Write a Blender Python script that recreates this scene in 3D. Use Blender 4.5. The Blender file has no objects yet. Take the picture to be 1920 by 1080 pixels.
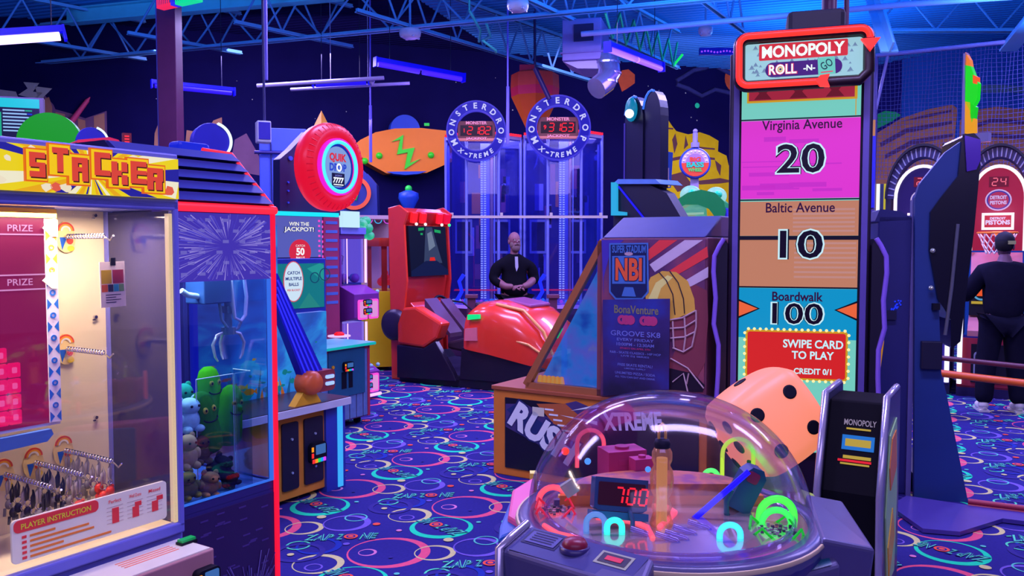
import bpy, math, random
from math import sin, cos, pi, radians, atan2, hypot
from mathutils import Vector, Matrix
random.seed(7)
SC = bpy.context.scene
C = SC.collection
# ---------------------------------------------------------------- camera, world, light, exposure
FOC, EYE = 1570.0, 1.65
PITCH = math.atan(80 / FOC)
cd = bpy.data.cameras.new('camera')
cam = bpy.data.objects.new('camera', cd); C.objects.link(cam)
cd.sensor_width = 36; cd.lens = 36 * FOC / 1920; cd.clip_start = .05; cd.clip_end = 100
cam.location = (0, 0, EYE); cam.rotation_euler = (pi / 2 - PITCH, 0, 0)
SC.camera = cam
SC.view_settings.view_transform = 'Standard'; SC.view_settings.look = 'None'
SC.view_settings.gamma = 1; SC.view_settings.use_curve_mapping = False
SC.view_settings.exposure = 0.0
w = bpy.data.worlds.new('world'); SC.world = w; w.use_nodes = True
w.node_tree.nodes['Background'].inputs[0].default_value = (.26, .22, .95, 1)
w.node_tree.nodes['Background'].inputs[1].default_value = .24

def lamp(kind, loc, power, col, size=.3, rot=None, sy=None):
    d = bpy.data.lights.new('house_or_fill_lamp', kind)
    d.energy = power; d.color = col
    if kind == 'AREA':
        d.size = size
        if sy: d.shape = 'RECTANGLE'; d.size_y = sy
    else:
        d.shadow_soft_size = size
    o = bpy.data.objects.new('house_or_fill_lamp', d); C.objects.link(o)
    o.location = loc
    if rot: o.rotation_euler = rot
    return o
UV = (.50, .40, 1.0)
# blacklight battens below the joists, wide soft pools of violet light over the floor
for x, y, p in ((-3.2, 4.5, 130), (1.2, 3.2, 110), (4.6, 5.2, 100), (-1.2, 8.2, 130), (3.2, 8.8, 120), (-4.2, 10.5, 90), (7.0, 9.5, 130), (.3, 9.9, 90), (-3.6, 12.0, 90), (4.2, 13.6, 110)):
    lamp('AREA', (x, y, 4.35), p * 1.5, UV, 2.2, None, .5)
# added fill lamps behind the camera and in a row brightening the back wall
for x, y, p, rx in ((-1.5, -2.2, 95, 62), (2.2, -2.5, 95, 62), (-3.5, 12.7, 120, 55), (.8, 13.8, 80, 55), (4.5, 14.0, 110, 55)):
    lamp('AREA', (x, y, 4.2), p, UV, 4.0, (radians(rx), 0, 0), 2.0)
# separate upward lamps added to light the deck blue
for x, y, p in ((-5.5, 9.0, 110), (-1.5, 8.0, 60), (2.2, 9.0, 120), (6.0, 9.0, 130), (4.5, 13.0, 70)):
    lamp('AREA', (x, y, 4.1), p * 2.0, (.05, .26, 1.0), 1.6, (pi, 0, 0), .6)

# ---------------------------------------------------------------- picture ray -> place helpers
def ray(px, py):
    dx = (px - 960) / FOC; dy = (py - 540) / FOC
    return Vector((dx, cos(PITCH) - dy * sin(PITCH), -sin(PITCH) - dy * cos(PITCH)))
EYEV = Vector((0, 0, EYE))
def on_z(px, py, z=0.0):
    d = ray(px, py); return EYEV + d * ((z - EYE) / d.z)
def on_y(px, py, Y):
    d = ray(px, py); return EYEV + d * (Y / d.y)
class Fr:
    """a place on the floor plan: x along a front, y into the thing, z up"""
    def __init__(s, ox, oy, rz, oz=0.0):
        s.o = Vector((ox, oy, oz)); s.rz = radians(rz)
        s.ex = Vector((cos(s.rz), sin(s.rz), 0)); s.ey = Vector((-sin(s.rz), cos(s.rz), 0))
    @staticmethod
    def at(px, Y, rz): return Fr((px - 960) / FOC * Y, Y, rz)
    def px(s, px, py, y=0.0):
        d = ray(px, py); n = s.ey
        t = ((s.o - EYEV).dot(n) + y) / d.dot(n)
        q = EYEV + d * t - s.o
        return (q.dot(s.ex), q.z)
    def poly(s, pts, y=0.0): return [s.px(a, b, y) for a, b in pts]
    def pz(s, px, py, z):
        q = on_z(px, py, z + s.o.z) - s.o
        return (q.dot(s.ex), q.dot(s.ey))
    def W(s, x, y, z): return s.o + s.ex * x + s.ey * y + Vector((0, 0, z))

# ---------------------------------------------------------------- materials
LF = (.62, .52, 1.25)
def lin(h):
    if isinstance(h, str):
        h = h.lstrip('#'); h = tuple(int(h[i:i + 2], 16) for i in (0, 2, 4))
    return tuple((c / 255 / 12.92) if c / 255 < .04045 else ((c / 255 + .055) / 1.055) ** 2.4 for c in h)
MC = {}
def mat(h, rough=.5, metal=0.0, spec=.4, var=.10, sc=9.0, own=False, coat=0.0):
    """painted / plastic / metal surface; h is the colour seen under the violet house light unless own"""
    k = (h, rough, metal, spec, var, sc, own, coat)
    if k in MC: return MC[k]
    a = lin(h)
    if not own: a = tuple(min(.92, a[i] / LF[i]) for i in range(3))
    m = bpy.data.materials.new('paint'); m.use_nodes = True
    nt = m.node_tree; b = nt.nodes['Principled BSDF']
    b.inputs['Roughness'].default_value = rough; b.inputs['Metallic'].default_value = metal
    b.inputs['Specular IOR Level'].default_value = spec; b.inputs['Coat Weight'].default_value = coat
    tc = nt.nodes.new('ShaderNodeTexCoord'); nz = nt.nodes.new('ShaderNodeTexNoise')
    nz.inputs['Scale'].default_value = sc; nz.inputs['Detail'].default_value = 3
    mx = nt.nodes.new('ShaderNodeMix'); mx.data_type = 'RGBA'
    mx.inputs['A'].default_value = (*[c * (1 - var) for c in a], 1)
    mx.inputs['B'].default_value = (*[min(.95, c * (1 + var)) for c in a], 1)
    nt.links.new(tc.outputs['Object'], nz.inputs['Vector'])
    nt.links.new(nz.outputs[0], mx.inputs['Factor']); nt.links.new(mx.outputs['Result'], b.inputs['Base Color'])
    MC[k] = m; return m
def glow(h, s=1.0, light=False, core=None):
    """lamp, neon, lit screen, or a part given a glow to look bright"""
    k = ('glow', h, s, light, core)
    if k in MC: return MC[k]
    m = bpy.data.materials.new('lit'); m.use_nodes = True
    nt = m.node_tree; b = nt.nodes['Principled BSDF']
    c = lin(h)
    b.inputs['Specular IOR Level'].default_value = .2; b.inputs['Base Color'].default_value = (*[x * .06 for x in c], 1); b.inputs['Roughness'].default_value = .35
    b.inputs['Emission Color'].default_value = (*c, 1); b.inputs['Emission Strength'].default_value = s
    if core:
        lw = nt.nodes.new('ShaderNodeLayerWeight'); lw.inputs['Blend'].default_value = .35
        mx = nt.nodes.new('ShaderNodeMix'); mx.data_type = 'RGBA'
        mx.inputs['A'].default_value = (*lin(core), 1); mx.inputs['B'].default_value = (*c, 1)
        nt.links.new(lw.outputs['Facing'], mx.inputs['Factor']); nt.links.new(mx.outputs['Result'], b.inputs['Emission Color'])
    if not light: m.cycles.emission_sampling = 'NONE'
    MC[k] = m; return m
def pane(tint='#ffffff', refl=.06, rough=.02, op=0.0, opcol='#202060'):
    k = ('pane', tint, refl, rough, op, opcol)
    if k in MC: return MC[k]
    m = bpy.data.materials.new('clear_pane'); m.use_nodes = True
    nt = m.node_tree; nt.nodes.clear()
    out = nt.nodes.new('ShaderNodeOutputMaterial'); tr = nt.nodes.new('ShaderNodeBsdfTransparent')
    gl = nt.nodes.new('ShaderNodeBsdfGlossy'); mx = nt.nodes.new('ShaderNodeMixShader'); fr = nt.nodes.new('ShaderNodeLayerWeight')
    fr.inputs['Blend'].default_value = .22
    ml = nt.nodes.new('ShaderNodeMath'); ml.operation = 'MULTIPLY_ADD'
    ml.inputs[1].default_value = .55; ml.inputs[2].default_value = refl; ml.use_clamp = True
    tr.inputs[0].default_value = (*lin(tint), 1); gl.inputs['Roughness'].default_value = rough
    nt.links.new(fr.outputs['Fresnel'], ml.inputs[0]); nt.links.new(ml.outputs[0], mx.inputs[0])
    nt.links.new(tr.outputs[0], mx.inputs[1]); nt.links.new(gl.outputs[0], mx.inputs[2])
    last = mx
    if op:
        df = nt.nodes.new('ShaderNodeBsdfDiffuse'); df.inputs[0].default_value = (*lin(opcol), 1)
        m2 = nt.nodes.new('ShaderNodeMixShader'); m2.inputs[0].default_value = op
        nt.links.new(mx.outputs[0], m2.inputs[1]); nt.links.new(df.outputs[0], m2.inputs[2]); last = m2
    nt.links.new(last.outputs[0], out.inputs[0])
    MC[k] = m; return m
def ramp_mat(stops, scale=3.0, vec=(1, 1, 1), kind='noise', emit=0.0, dist=0.0, detail=6, rough=.5, own=False):
    """blotchy printed or painted picture surface"""
    m = bpy.data.materials.new('printed'); m.use_nodes = True
    nt = m.node_tree; b = nt.nodes['Principled BSDF']; b.inputs['Roughness'].default_value = rough
    tc = nt.nodes.new('ShaderNodeTexCoord'); mp = nt.nodes.new('ShaderNodeMapping'); mp.inputs['Scale'].default_value = vec
    if kind == 'noise':
        t = nt.nodes.new('ShaderNodeTexNoise'); t.inputs['Detail'].default_value = detail; t.inputs['Distortion'].default_value = dist
    elif kind == 'voronoi': t = nt.nodes.new('ShaderNodeTexVoronoi')
    else:
        t = nt.nodes.new('ShaderNodeTexWave'); t.inputs['Distortion'].default_value = dist; t.inputs['Detail'].default_value = detail
    t.inputs['Scale'].default_value = scale
    rp = nt.nodes.new('ShaderNodeValToRGB'); cr = rp.color_ramp
    while len(cr.elements) < len(stops): cr.elements.new(.5)
    for e, (p, h) in zip(cr.elements, stops):
        c = lin(h)
        if not (emit or own): c = tuple(min(.92, c[i] / LF[i]) for i in range(3))
        e.position = p; e.color = (*c, 1)
    nt.links.new(tc.outputs['Object'], mp.inputs[0]); nt.links.new(mp.outputs[0], t.inputs['Vector'])
    nt.links.new(t.outputs[0], rp.inputs[0])
    if emit:
        nt.links.new(rp.outputs[0], b.inputs['Emission Color']); b.inputs['Emission Strength'].default_value = emit
        b.inputs['Base Color'].default_value = (.02, .02, .04, 1); m.cycles.emission_sampling = 'NONE'
    else: nt.links.new(rp.outputs[0], b.inputs['Base Color'])
    return m

# ---------------------------------------------------------------- mesh kit
TXT = {}
def glyphs(s, bold=0.0, shear=0.0, sp=1.0):
    k = (s, bold, shear, sp)
    if k in TXT: return TXT[k]
    cu = bpy.data.curves.new('t', 'FONT'); cu.body = s; cu.offset = bold; cu.shear = shear; cu.resolution_u = 3
    cu.align_x = 'CENTER'; cu.align_y = 'CENTER'; cu.space_character = sp; cu.fill_mode = 'FRONT'
    ob = bpy.data.objects.new('t', cu); C.objects.link(ob)
    bpy.context.view_layer.update()
    ev = ob.evaluated_get(bpy.context.evaluated_depsgraph_get()); me = ev.to_mesh()
    vs = [(v.co.x, v.co.y) for v in me.vertices]; fs = [tuple(p.vertices) for p in me.polygons]
    nz = [p.normal.z for p in me.polygons]
    fs = [f if n > 0 else f[::-1] for f, n in zip(fs, nz)]
    ev.to_mesh_clear(); bpy.data.objects.remove(ob); bpy.data.curves.remove(cu)
    xs = [v[0] for v in vs] or [0]; ys = [v[1] for v in vs] or [0]
    cx, cy = (min(xs) + max(xs)) / 2, (min(ys) + max(ys)) / 2
    vs = [(a - cx, b - cy) for a, b in vs]
    TXT[k] = (vs, fs, max(xs) - min(xs), max(ys) - min(ys)); return TXT[k]
class MB:
    def __init__(s): s.v = []; s.f = []; s.m = []; s.sm = []; s.M = None
    def add(s, vs, fs, mi=0, smooth=False):
        n = len(s.v)
        if s.M is not None: vs = [tuple(s.M @ Vector(q)) for q in vs]
        s.v += [tuple(q) for q in vs]
        for f in fs: s.f.append(tuple(n + i for i in f)); s.m.append(mi); s.sm.append(smooth)
        return s
    def box(s, x0, x1, y0, y1, z0, z1, mi=0):
        x0, x1 = sorted((x0, x1)); y0, y1 = sorted((y0, y1)); z0, z1 = sorted((z0, z1))
        return s.add([(x0, y0, z0), (x1, y0, z0), (x1, y1, z0), (x0, y1, z0), (x0, y0, z1), (x1, y0, z1), (x1, y1, z1), (x0, y1, z1)],
                     [(0, 3, 2, 1), (4, 5, 6, 7), (0, 1, 5, 4), (1, 2, 6, 5), (2, 3, 7, 6), (3, 0, 4, 7)], mi)
    def prism(s, pts, y0, y1, mi=0, smooth=False):
        """outline in x,z, thickness along y"""
        a = sum(p[0] * q[1] - q[0] * p[1] for p, q in zip(pts, pts[1:] + pts[:1]))
        if a < 0: pts = pts[::-1]
        n = len(pts); y0, y1 = sorted((y0, y1))
        vs = [(x, y0, z) for x, z in pts] + [(x, y1, z) for x, z in pts]
        s.add(vs, [tuple(range(n)), tuple(range(2 * n - 1, n - 1, -1))], mi)
        return s.add(vs, [(i, i + n, (i + 1) % n + n, (i + 1) % n) for i in range(n)], mi, smooth)
    def prismz(s, pts, z0, z1, mi=0):
        a = sum(p[0] * q[1] - q[0] * p[1] for p, q in zip(pts, pts[1:] + pts[:1]))
        if a < 0: pts = pts[::-1]
        n = len(pts)
        vs = [(x, y, z0) for x, y in pts] + [(x, y, z1) for x, y in pts]
        return s.add(vs, [tuple(range(n - 1, -1, -1)), tuple(range(n, 2 * n))] + [(i, (i + 1) % n, (i + 1) % n + n, i + n) for i in range(n)], mi)
    def prismx(s, pts, x0, x1, mi=0):
        """outline in y,z, thickness along x"""
        a = sum(p[0] * q[1] - q[0] * p[1] for p, q in zip(pts, pts[1:] + pts[:1]))
        if a < 0: pts = pts[::-1]
        n = len(pts)
        vs = [(x0, y, z) for y, z in pts] + [(x1, y, z) for y, z in pts]
        return s.add(vs, [tuple(range(n - 1, -1, -1)), tuple(range(n, 2 * n))] + [(i, (i + 1) % n, (i + 1) % n + n, i + n) for i in range(n)], mi)
    def quad(s, a, b, c, d, mi=0): return s.add([a, b, c, d], [(0, 1, 2, 3)], mi)
    def face(s, pts, y, mi=0):
        """flat print in the x,z plane facing -y"""
        a = sum(p[0] * q[1] - q[0] * p[1] for p, q in zip(pts, pts[1:] + pts[:1]))
        if a < 0: pts = pts[::-1]
        return s.add([(x, y, z) for x, z in pts], [tuple(range(len(pts)))], mi)
    def tube(s, path, r, n=8, closed=False, mi=0):
        P = [Vector(p) for p in path]; m = len(P); rings = []
        R = r if isinstance(r, (list, tuple)) else [r] * m
        up = None
        for i, p in enumerate(P):
            a = P[(i - 1) % m] if (closed or i > 0) else p
            b = P[(i + 1) % m] if (closed or i < m - 1) else p
            t = (b - a).normalized() if (b - a).length > 1e-9 else Vector((0, 0, 1))
            if up is None: up = Vector((0, 0, 1)) if abs(t.z) < .9 else Vector((1, 0, 0))
            u = (up - t * up.dot(t))
            if u.length < 1e-6: u = t.orthogonal()
            u.normalize(); v = t.cross(u); up = u
            rings.append([p + (u * cos(2 * pi * k / n) + v * sin(2 * pi * k / n)) * R[i] for k in range(n)])
        vs = [q for rg in rings for q in rg]; fs = []
        for i in range(m if closed else m - 1):
            j = (i + 1) % m
            for k in range(n): fs.append((i * n + k, i * n + (k + 1) % n, j * n + (k + 1) % n, j * n + k))
        s.add(vs, fs, mi, True)
        if not closed: s.add(rings[0], [tuple(range(n - 1, -1, -1))], mi); s.add(rings[-1], [tuple(range(n))], mi)
        return s
    def lathe(s, prof, n=24, c=(0, 0, 0), axis='z', mi=0, smooth=True, sx=1.0, sy=1.0):
        vs = []; fs = []
        for r, h in prof:
            for k in range(n):
                a = 2 * pi * k / n
                if axis == 'z': q = (c[0] + r * cos(a) * sx, c[1] + r * sin(a) * sy, c[2] + h)
                elif axis == 'y': q = (c[0] + r * cos(a) * sx, c[1] + h, c[2] + r * sin(a) * sy)
                else: q = (c[0] + h, c[1] + r * cos(a) * sx, c[2] + r * sin(a) * sy)
                vs.append(q)
        for i in range(len(prof) - 1):
            for k in range(n):
                f = (i * n + k, i * n + (k + 1) % n, (i + 1) * n + (k + 1) % n, (i + 1) * n + k)
                fs.append(f[::-1] if axis == 'y' else f)
        s.add(vs, fs, mi, smooth)
        if prof[0][0] > 1e-5: s.add(vs[:n], [tuple(range(n - 1, -1, -1)) if axis != 'y' else tuple(range(n))], mi)
        if prof[-1][0] > 1e-5: s.add(vs[-n:], [tuple(range(n)) if axis != 'y' else tuple(range(n - 1, -1, -1))], mi)
        return s
    def cyl(s, c, r, h, n=20, axis='z', mi=0): return s.lathe([(r, 0), (r, h)], n, c, axis, mi)
    def ball(s, c, r, nu=16, nv=10, mi=0):
        r = (r, r, r) if not isinstance(r, (list, tuple)) else r
        vs = [(c[0], c[1], c[2] - r[2])]; fs = []
        for j in range(1, nv):
            b = -pi / 2 + pi * j / nv
            for k in range(nu):
                a = 2 * pi * k / nu
                vs.append((c[0] + r[0] * cos(b) * cos(a), c[1] + r[1] * cos(b) * sin(a), c[2] + r[2] * sin(b)))
        vs.append((c[0], c[1], c[2] + r[2])); L = len(vs) - 1
        for k in range(nu):
            fs.append((0, 1 + (k + 1) % nu, 1 + k)); fs.append((L, L - nu + k, L - nu + (k + 1) % nu))
        for j in range(nv - 2):
            for k in range(nu):
                a = 1 + j * nu + k; b = 1 + j * nu + (k + 1) % nu
                fs.append((a, b, b + nu, a + nu))
        return s.add(vs, fs, mi, True)
    def ring(s, cx, cz, r0, r1, y0, y1, n=32, mi=0, a0=0, a1=2 * pi, sx=1.0):
        """flat annulus standing in x,z with thickness along y"""
        full = abs(a1 - a0 - 2 * pi) < 1e-6; m = n if full else n + 1; vs = []; fs = []
        for k in range(m):
            a = a0 + (a1 - a0) * k / n
            for r, y in ((r0, y0), (r1, y0), (r1, y1), (r0, y1)): vs.append((cx + r * cos(a) * sx, y, cz + r * sin(a)))
        for k in range(n):
            i = k * 4; j = ((k + 1) % m) * 4
            for q in range(4): fs.append((i + q, i + (q + 1) % 4, j + (q + 1) % 4, j + q))
        if not full: fs += [(3, 2, 1, 0), tuple((m - 1) * 4 + q for q in range(4))]
        return s.add(vs, fs, mi)
    def text(s, t, x, z, h, y, mi=0, w=None, bold=0.0, rot=0.0, shear=0.0, sp=1.0, dx=0.0):
        """lettering centred on x,z, cap height h (total height), facing -y"""
        vs, fs, tw, th = glyphs(t, bold, shear, sp)
        k = h / max(th, 1e-6); kx = (w / tw) if w else k
        cr, sr = cos(rot), sin(rot)
        return s.add([(x + a * kx * cr - b * k * sr, y, z + a * kx * sr + b * k * cr) for a, b in vs], fs, mi)
    def build(s, name, mats, parent=None, bev=0.0, sub=0, seg=2):
        me = bpy.data.meshes.new(name); me.from_pydata(s.v, [], s.f)
        if not isinstance(mats, (list, tuple)): mats = [mats]
        for m in mats: me.materials.append(m)
        me.polygons.foreach_set('material_index', s.m); me.polygons.foreach_set('use_smooth', s.sm)
        me.update()
        o = bpy.data.objects.new(name, me); C.objects.link(o)
        if parent is not None: o.parent = parent
        if bev:
            b = o.modifiers.new('bevel', 'BEVEL'); b.width = bev; b.segments = seg; b.limit_method = 'ANGLE'; b.angle_limit = radians(50)
        if sub:
            b = o.modifiers.new('sub', 'SUBSURF'); b.levels = b.render_levels = sub
        return o
def tag(o, label, cat, group=None):
    o['label'] = label; o['category'] = cat
    if group: o['group'] = group
    return o
def thing(name, label, cat, F=None, group=None, loc=None, rz=None):
    o = bpy.data.objects.new(name, None); C.objects.link(o); o.empty_display_size = .1
    if F is not None: o.location = F.o; o.rotation_euler = (0, 0, F.rz)
    if loc is not None: o.location = loc
    if rz is not None: o.rotation_euler = (0, 0, rz)
    return tag(o, label, cat, group)
def put(o, F):
    o.location = F.o; o.rotation_euler = (0, 0, F.rz); return o
def struct(o): o['kind'] = 'structure'; return o
def dup(root, loc, rz=None, label=None, group=None, scale=None):
    r = root.copy(); C.objects.link(r); r.location = loc
    if rz is not None: r.rotation_euler = (0, 0, rz)
    if scale: r.scale = scale
    if label: r['label'] = label
    if group: r['group'] = group
    for ch in list(root.children):
        c = ch.copy(); C.objects.link(c); c.parent = r
        for g in list(ch.children):
            q = g.copy(); C.objects.link(q); q.parent = c
    return r
def arc(cx, cz, r, a0, a1, n=14): return [(cx + r * cos(a0 + (a1 - a0) * k / n), cz + r * sin(a0 + (a1 - a0) * k / n)) for k in range(n + 1)]
def rrect(x0, x1, z0, z1, r, n=5):
    x0, x1 = sorted((x0, x1)); z0, z1 = sorted((z0, z1))
    return arc(x1 - r, z0 + r, r, -pi / 2, 0, n) + arc(x1 - r, z1 - r, r, 0, pi / 2, n) + arc(x0 + r, z1 - r, r, pi / 2, pi, n) + arc(x0 + r, z0 + r, r, pi, 1.5 * pi, n)

BLK = mat('#0b0a24', .5, spec=.2, var=.05); BLK2 = mat('#14123a', .4); NAVY = mat('#1c1a66', .45); STEEL = mat('#8f8fd8', .25, .8, own=False)
CHROME = mat('#c8c8d8', .12, 1.0, own=True); DARKP = mat('#2a1340', .4); WHT = mat('#cfcfff', .4)

# ---------------------------------------------------------------- the setting: floor
def floor_pattern():
    A = Vector((.380, .785)); B = Vector((.800, -.395))
    K = 4.155
    def P(a, b):
        q = on_z(540 + a / K, 820 + b / K); return Vector((q.x, q.y))
    cols = ['#2320a0', '#b8407c', '#1aa8a6', '#a8988c', '#5a44c0', '#4a94b8', '#1826a0', '#b060b8', '#c84048', '#48a8ac', '#2a2286']
    mats = [mat('#221c80', .9, spec=.1, var=.22, sc=60)] + [mat(c, .9, spec=.1, var=.15, sc=40) for c in cols[1:]]
    rings = [  # centre in tile, outer r, inner r, shift of the hole, colour
        (P(785, 895), .224, .194, (-.022, .004), 1), (P(620, 897), .050, .040, (-.006, 0), 7), (P(1145, 900), .112, .094, (-.012, 0), 3),
        (P(1195, 703), .186, .158, (0, .020), 2), (P(950, 607), .134, .112, (-.014, -.008), 3), (P(925, 627), .048, .038, (0, 0), 4),
        (P(460, 670), .142, .118, (-.016, 0), 4), (P(530, 627), .070, .060, (0, 0), 5), (P(240, 850), .125, .100, (-.01, 0), 6),
        (P(80, 845), .068, .056, (0, 0), 9), (P(800, 545), .14, .11, (0, 0), 10)]
    dots = [(P(690, 680), .023, 8), (P(865, 730), .017, 7), (P(1250, 803), .029, 3), (P(1485, 665), .015, 5), (P(455, 835), .019, 4), (P(20, 918), .019, 3), (P(800, 940), .012, 10)]
    t1, t2 = P(95, 790), P(715, 770)
    d1, d2 = P(1040, 640), P(1365, 765)
    fb = MB()
    fb.quad((-12, -3, 0), (14, -3, 0), (14, 21, 0), (-12, 21, 0), 0)
    for i in range(-14, 30):
        for j in range(-14, 18):
            o = A * i + B * j
            c0 = P(785, 895) + o
            if not (1.7 < c0.y < 14.2 and abs(c0.x) < .63 * c0.y + .9): continue
            far = c0.y > 8; n = 22 if far else 40
            lay = 0
            for c, r, ri, sh, mi in rings:
                lay += 1; z = .0003 * lay; c = c + o; s = Vector(sh)
                vs = []
                for k in range(n):
                    a = 2 * pi * k / n; e = Vector((cos(a), sin(a)))
                    p = c + e * r; q = c + s + e * ri
                    vs += [(p.x, p.y, z), (q.x, q.y, z)]
                fb.add(vs, [(2 * k, (2 * k + 2) % (2 * n), (2 * k + 3) % (2 * n), 2 * k + 1) for k in range(n)], mi)
            for c, r, mi in dots:
                c = c + o; n2 = n // 2
                fb.add([(c.x + r * cos(2 * pi * k / n2), c.y + r * sin(2 * pi * k / n2), .0045) for k in range(n2)], [tuple(range(n2))], mi)
            for (a, b, hh) in ((t1, t2, .105), (d2, d1, .10)):
                if far and hh < .105: continue
                ctr = (a + b) / 2 + o; dr = (b - a); L = dr.length; dr.normalize(); pr = Vector((-dr.y, dr.x))
                for word, off, wd in (('ZAP', -.27, .40), ('Z', .0, .13), ('NE', .36, .25)):
                    for bold, mi, z in ((.035, 9, .0048), (-.012, 0, .0052)):
                        if far and mi == 0: continue
                        vs, fs, tw, th = glyphs(word, bold, .35, 1.05)
                        kx = L * wd / tw; kz = hh / th
                        fb.add([(*(ctr + dr * (off * L + u * kx) + pr * (v * kz)), z) for u, v in vs], fs, mi)
                c = ctr + dr * (.135 * L)
                for r, mi, z in ((.040, 8, .005), (.026, 0, .0054), (.016, 8, .0058)):
                    fb.add([(c.x + r * cos(2 * pi * k / 16), c.y + r * sin(2 * pi * k / 16), z) for k in range(16)], [tuple(range(16))], mi)
    struct(fb.build('floor', mats))
floor_pattern()
# ---------------------------------------------------------------- walls with their painted murals
WB = Fr(-6.0, 14.3, 17.6)
def blob(c, rx, rz, n=9, jag=.12, seed=1):
    r = random.Random(seed)
    return [(c[0] + rx * cos(2 * pi * k / n) * (1 + r.uniform(-jag, jag)), c[1] + rz * sin(2 * pi * k / n) * (1 + r.uniform(-jag, jag))) for k in range(n)]
def wall_back():
    b = MB()
    b.box(-4.5, 13.43, 0, .2, 0, 5.6, 0)
    y = -.004
    pl = WB.poly
    # left: brown mesa cliffs with paler faces
    b.face(pl([(30, 330), (40, 200), (85, 180), (100, 196), (104, 205), (140, 215), (160, 222), (200, 208), (203, 330)]), y, 1)
    for k, pts in enumerate([[(86, 300), (84, 185), (92, 182), (98, 200), (96, 300)], [(108, 300), (104, 210), (122, 214), (128, 300)], [(150, 300), (146, 222), (160, 226), (164, 300)], [(178, 300), (176, 218), (196, 212), (198, 300)]]):
        b.face(pl(pts), y - .003, 2)
    b.face(pl([(288, 300), (290, 250), (296, 234), (312, 230), (318, 300)]), y, 2)
    b.face(pl([(345, 300), (350, 244), (362, 246), (380, 262), (400, 226), (416, 220), (418, 300)]), y, 2)
    b.face(pl([(430, 320), (440, 262), (462, 250), (480, 282), (494, 310), (494, 330)]), y, 1)
    # pale jagged letters of the mural
    for pts in ([(44, 154), (74, 156), (62, 172), (80, 174), (68, 186), (34, 178), (52, 166)], [(66, 162), (98, 166), (82, 182), (84, 198), (48, 192), (70, 180)], [(0, 168), (30, 172), (34, 182), (0, 180)], [(0, 184), (46, 186), (46, 194), (0, 192)]):
        b.face(pl(pts), y - .004, 3)
    # right: yellow sandstone stack with shadowed strata
    b.face(pl([(1238, 420), (1236, 226), (1252, 224), (1260, 236), (1268, 246), (1290, 252), (1312, 248), (1330, 254), (1347, 264), (1346, 284), (1362, 292), (1366, 310), (1380, 312), (1390, 420)]), y, 4)
    for pts in ([(1236, 238), (1262, 240), (1262, 243), (1236, 241)], [(1266, 250), (1270, 270), (1264, 288), (1260, 262)], [(1285, 254), (1290, 272), (1282, 280)], [(1240, 300), (1290, 290), (1340, 296), (1340, 300), (1290, 296), (1240, 306)], [(1300, 340), (1350, 334), (1378, 340), (1350, 344), (1312, 346)], [(1340, 300), (1352, 310), (1350, 330), (1344, 318)], [(1306, 256), (1312, 276), (1304, 284)], [(1250, 330), (1280, 322), (1300, 350), (1270, 360)], [(1300, 274), (1340, 278), (1340, 281), (1300, 278)]):
        b.face(pl(pts), y - .003, 5)
    # outlined cloud, red moon, green star
    cl = pl([(1268, 152), (1300, 132), (1320, 128), (1335, 120), (1350, 128), (1370, 138), (1385, 150)])
    c2 = pl([(1268, 158), (1290, 166), (1315, 180), (1340, 168), (1360, 172), (1385, 180)])
    b.tube([(p[0], -.004, p[1]) for p in cl], .05, 6, mi=6); b.tube([(p[0], -.004, p[1]) for p in c2], .05, 6, mi=6)
    b.face(blob(WB.px(1376, 148), .22, .26, 20, 0), y - .003, 7)
    b.face(blob(WB.px(1307, 198), .055, .055, 14, 0), y - .003, 8)
    # orange boulder seen behind the duct
    b.face(pl([(1158, 150), (1166, 132), (1178, 130), (1190, 140), (1190, 156), (1176, 166), (1166, 172)]), y - .003, 7)
    r = random.Random(4)
    for k in range(26):
        p = WB.px(r.uniform(240, 1390), r.uniform(60, 260)); s = r.uniform(.006, .016)
        b.face(blob(p, s, s, 6, 0), y - .002, 3)
    mats = [mat('#0c0844', .85, spec=.05, var=.25, sc=1.5), mat('#5a3a70', .9, spec=.05, var=.3, sc=3), mat('#8a5a62', .9, spec=.05, var=.3, sc=4), mat('#8d84a8', .9, spec=.05), mat('#c9951c', .9, spec=.05, var=.25, sc=4), mat('#5a3548', .9, spec=.05), mat('#2c2a70', .9, spec=.05, var=.3), mat('#b04438', .9, spec=.05, var=.25), mat('#25b89a', .9, spec=.05)]
    struct(put(b.build('wall_back', mats), WB))
wall_back()
WR = Fr(6.8, 18.36, atan2(-7.86, 4.2) * 180 / pi)
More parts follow.
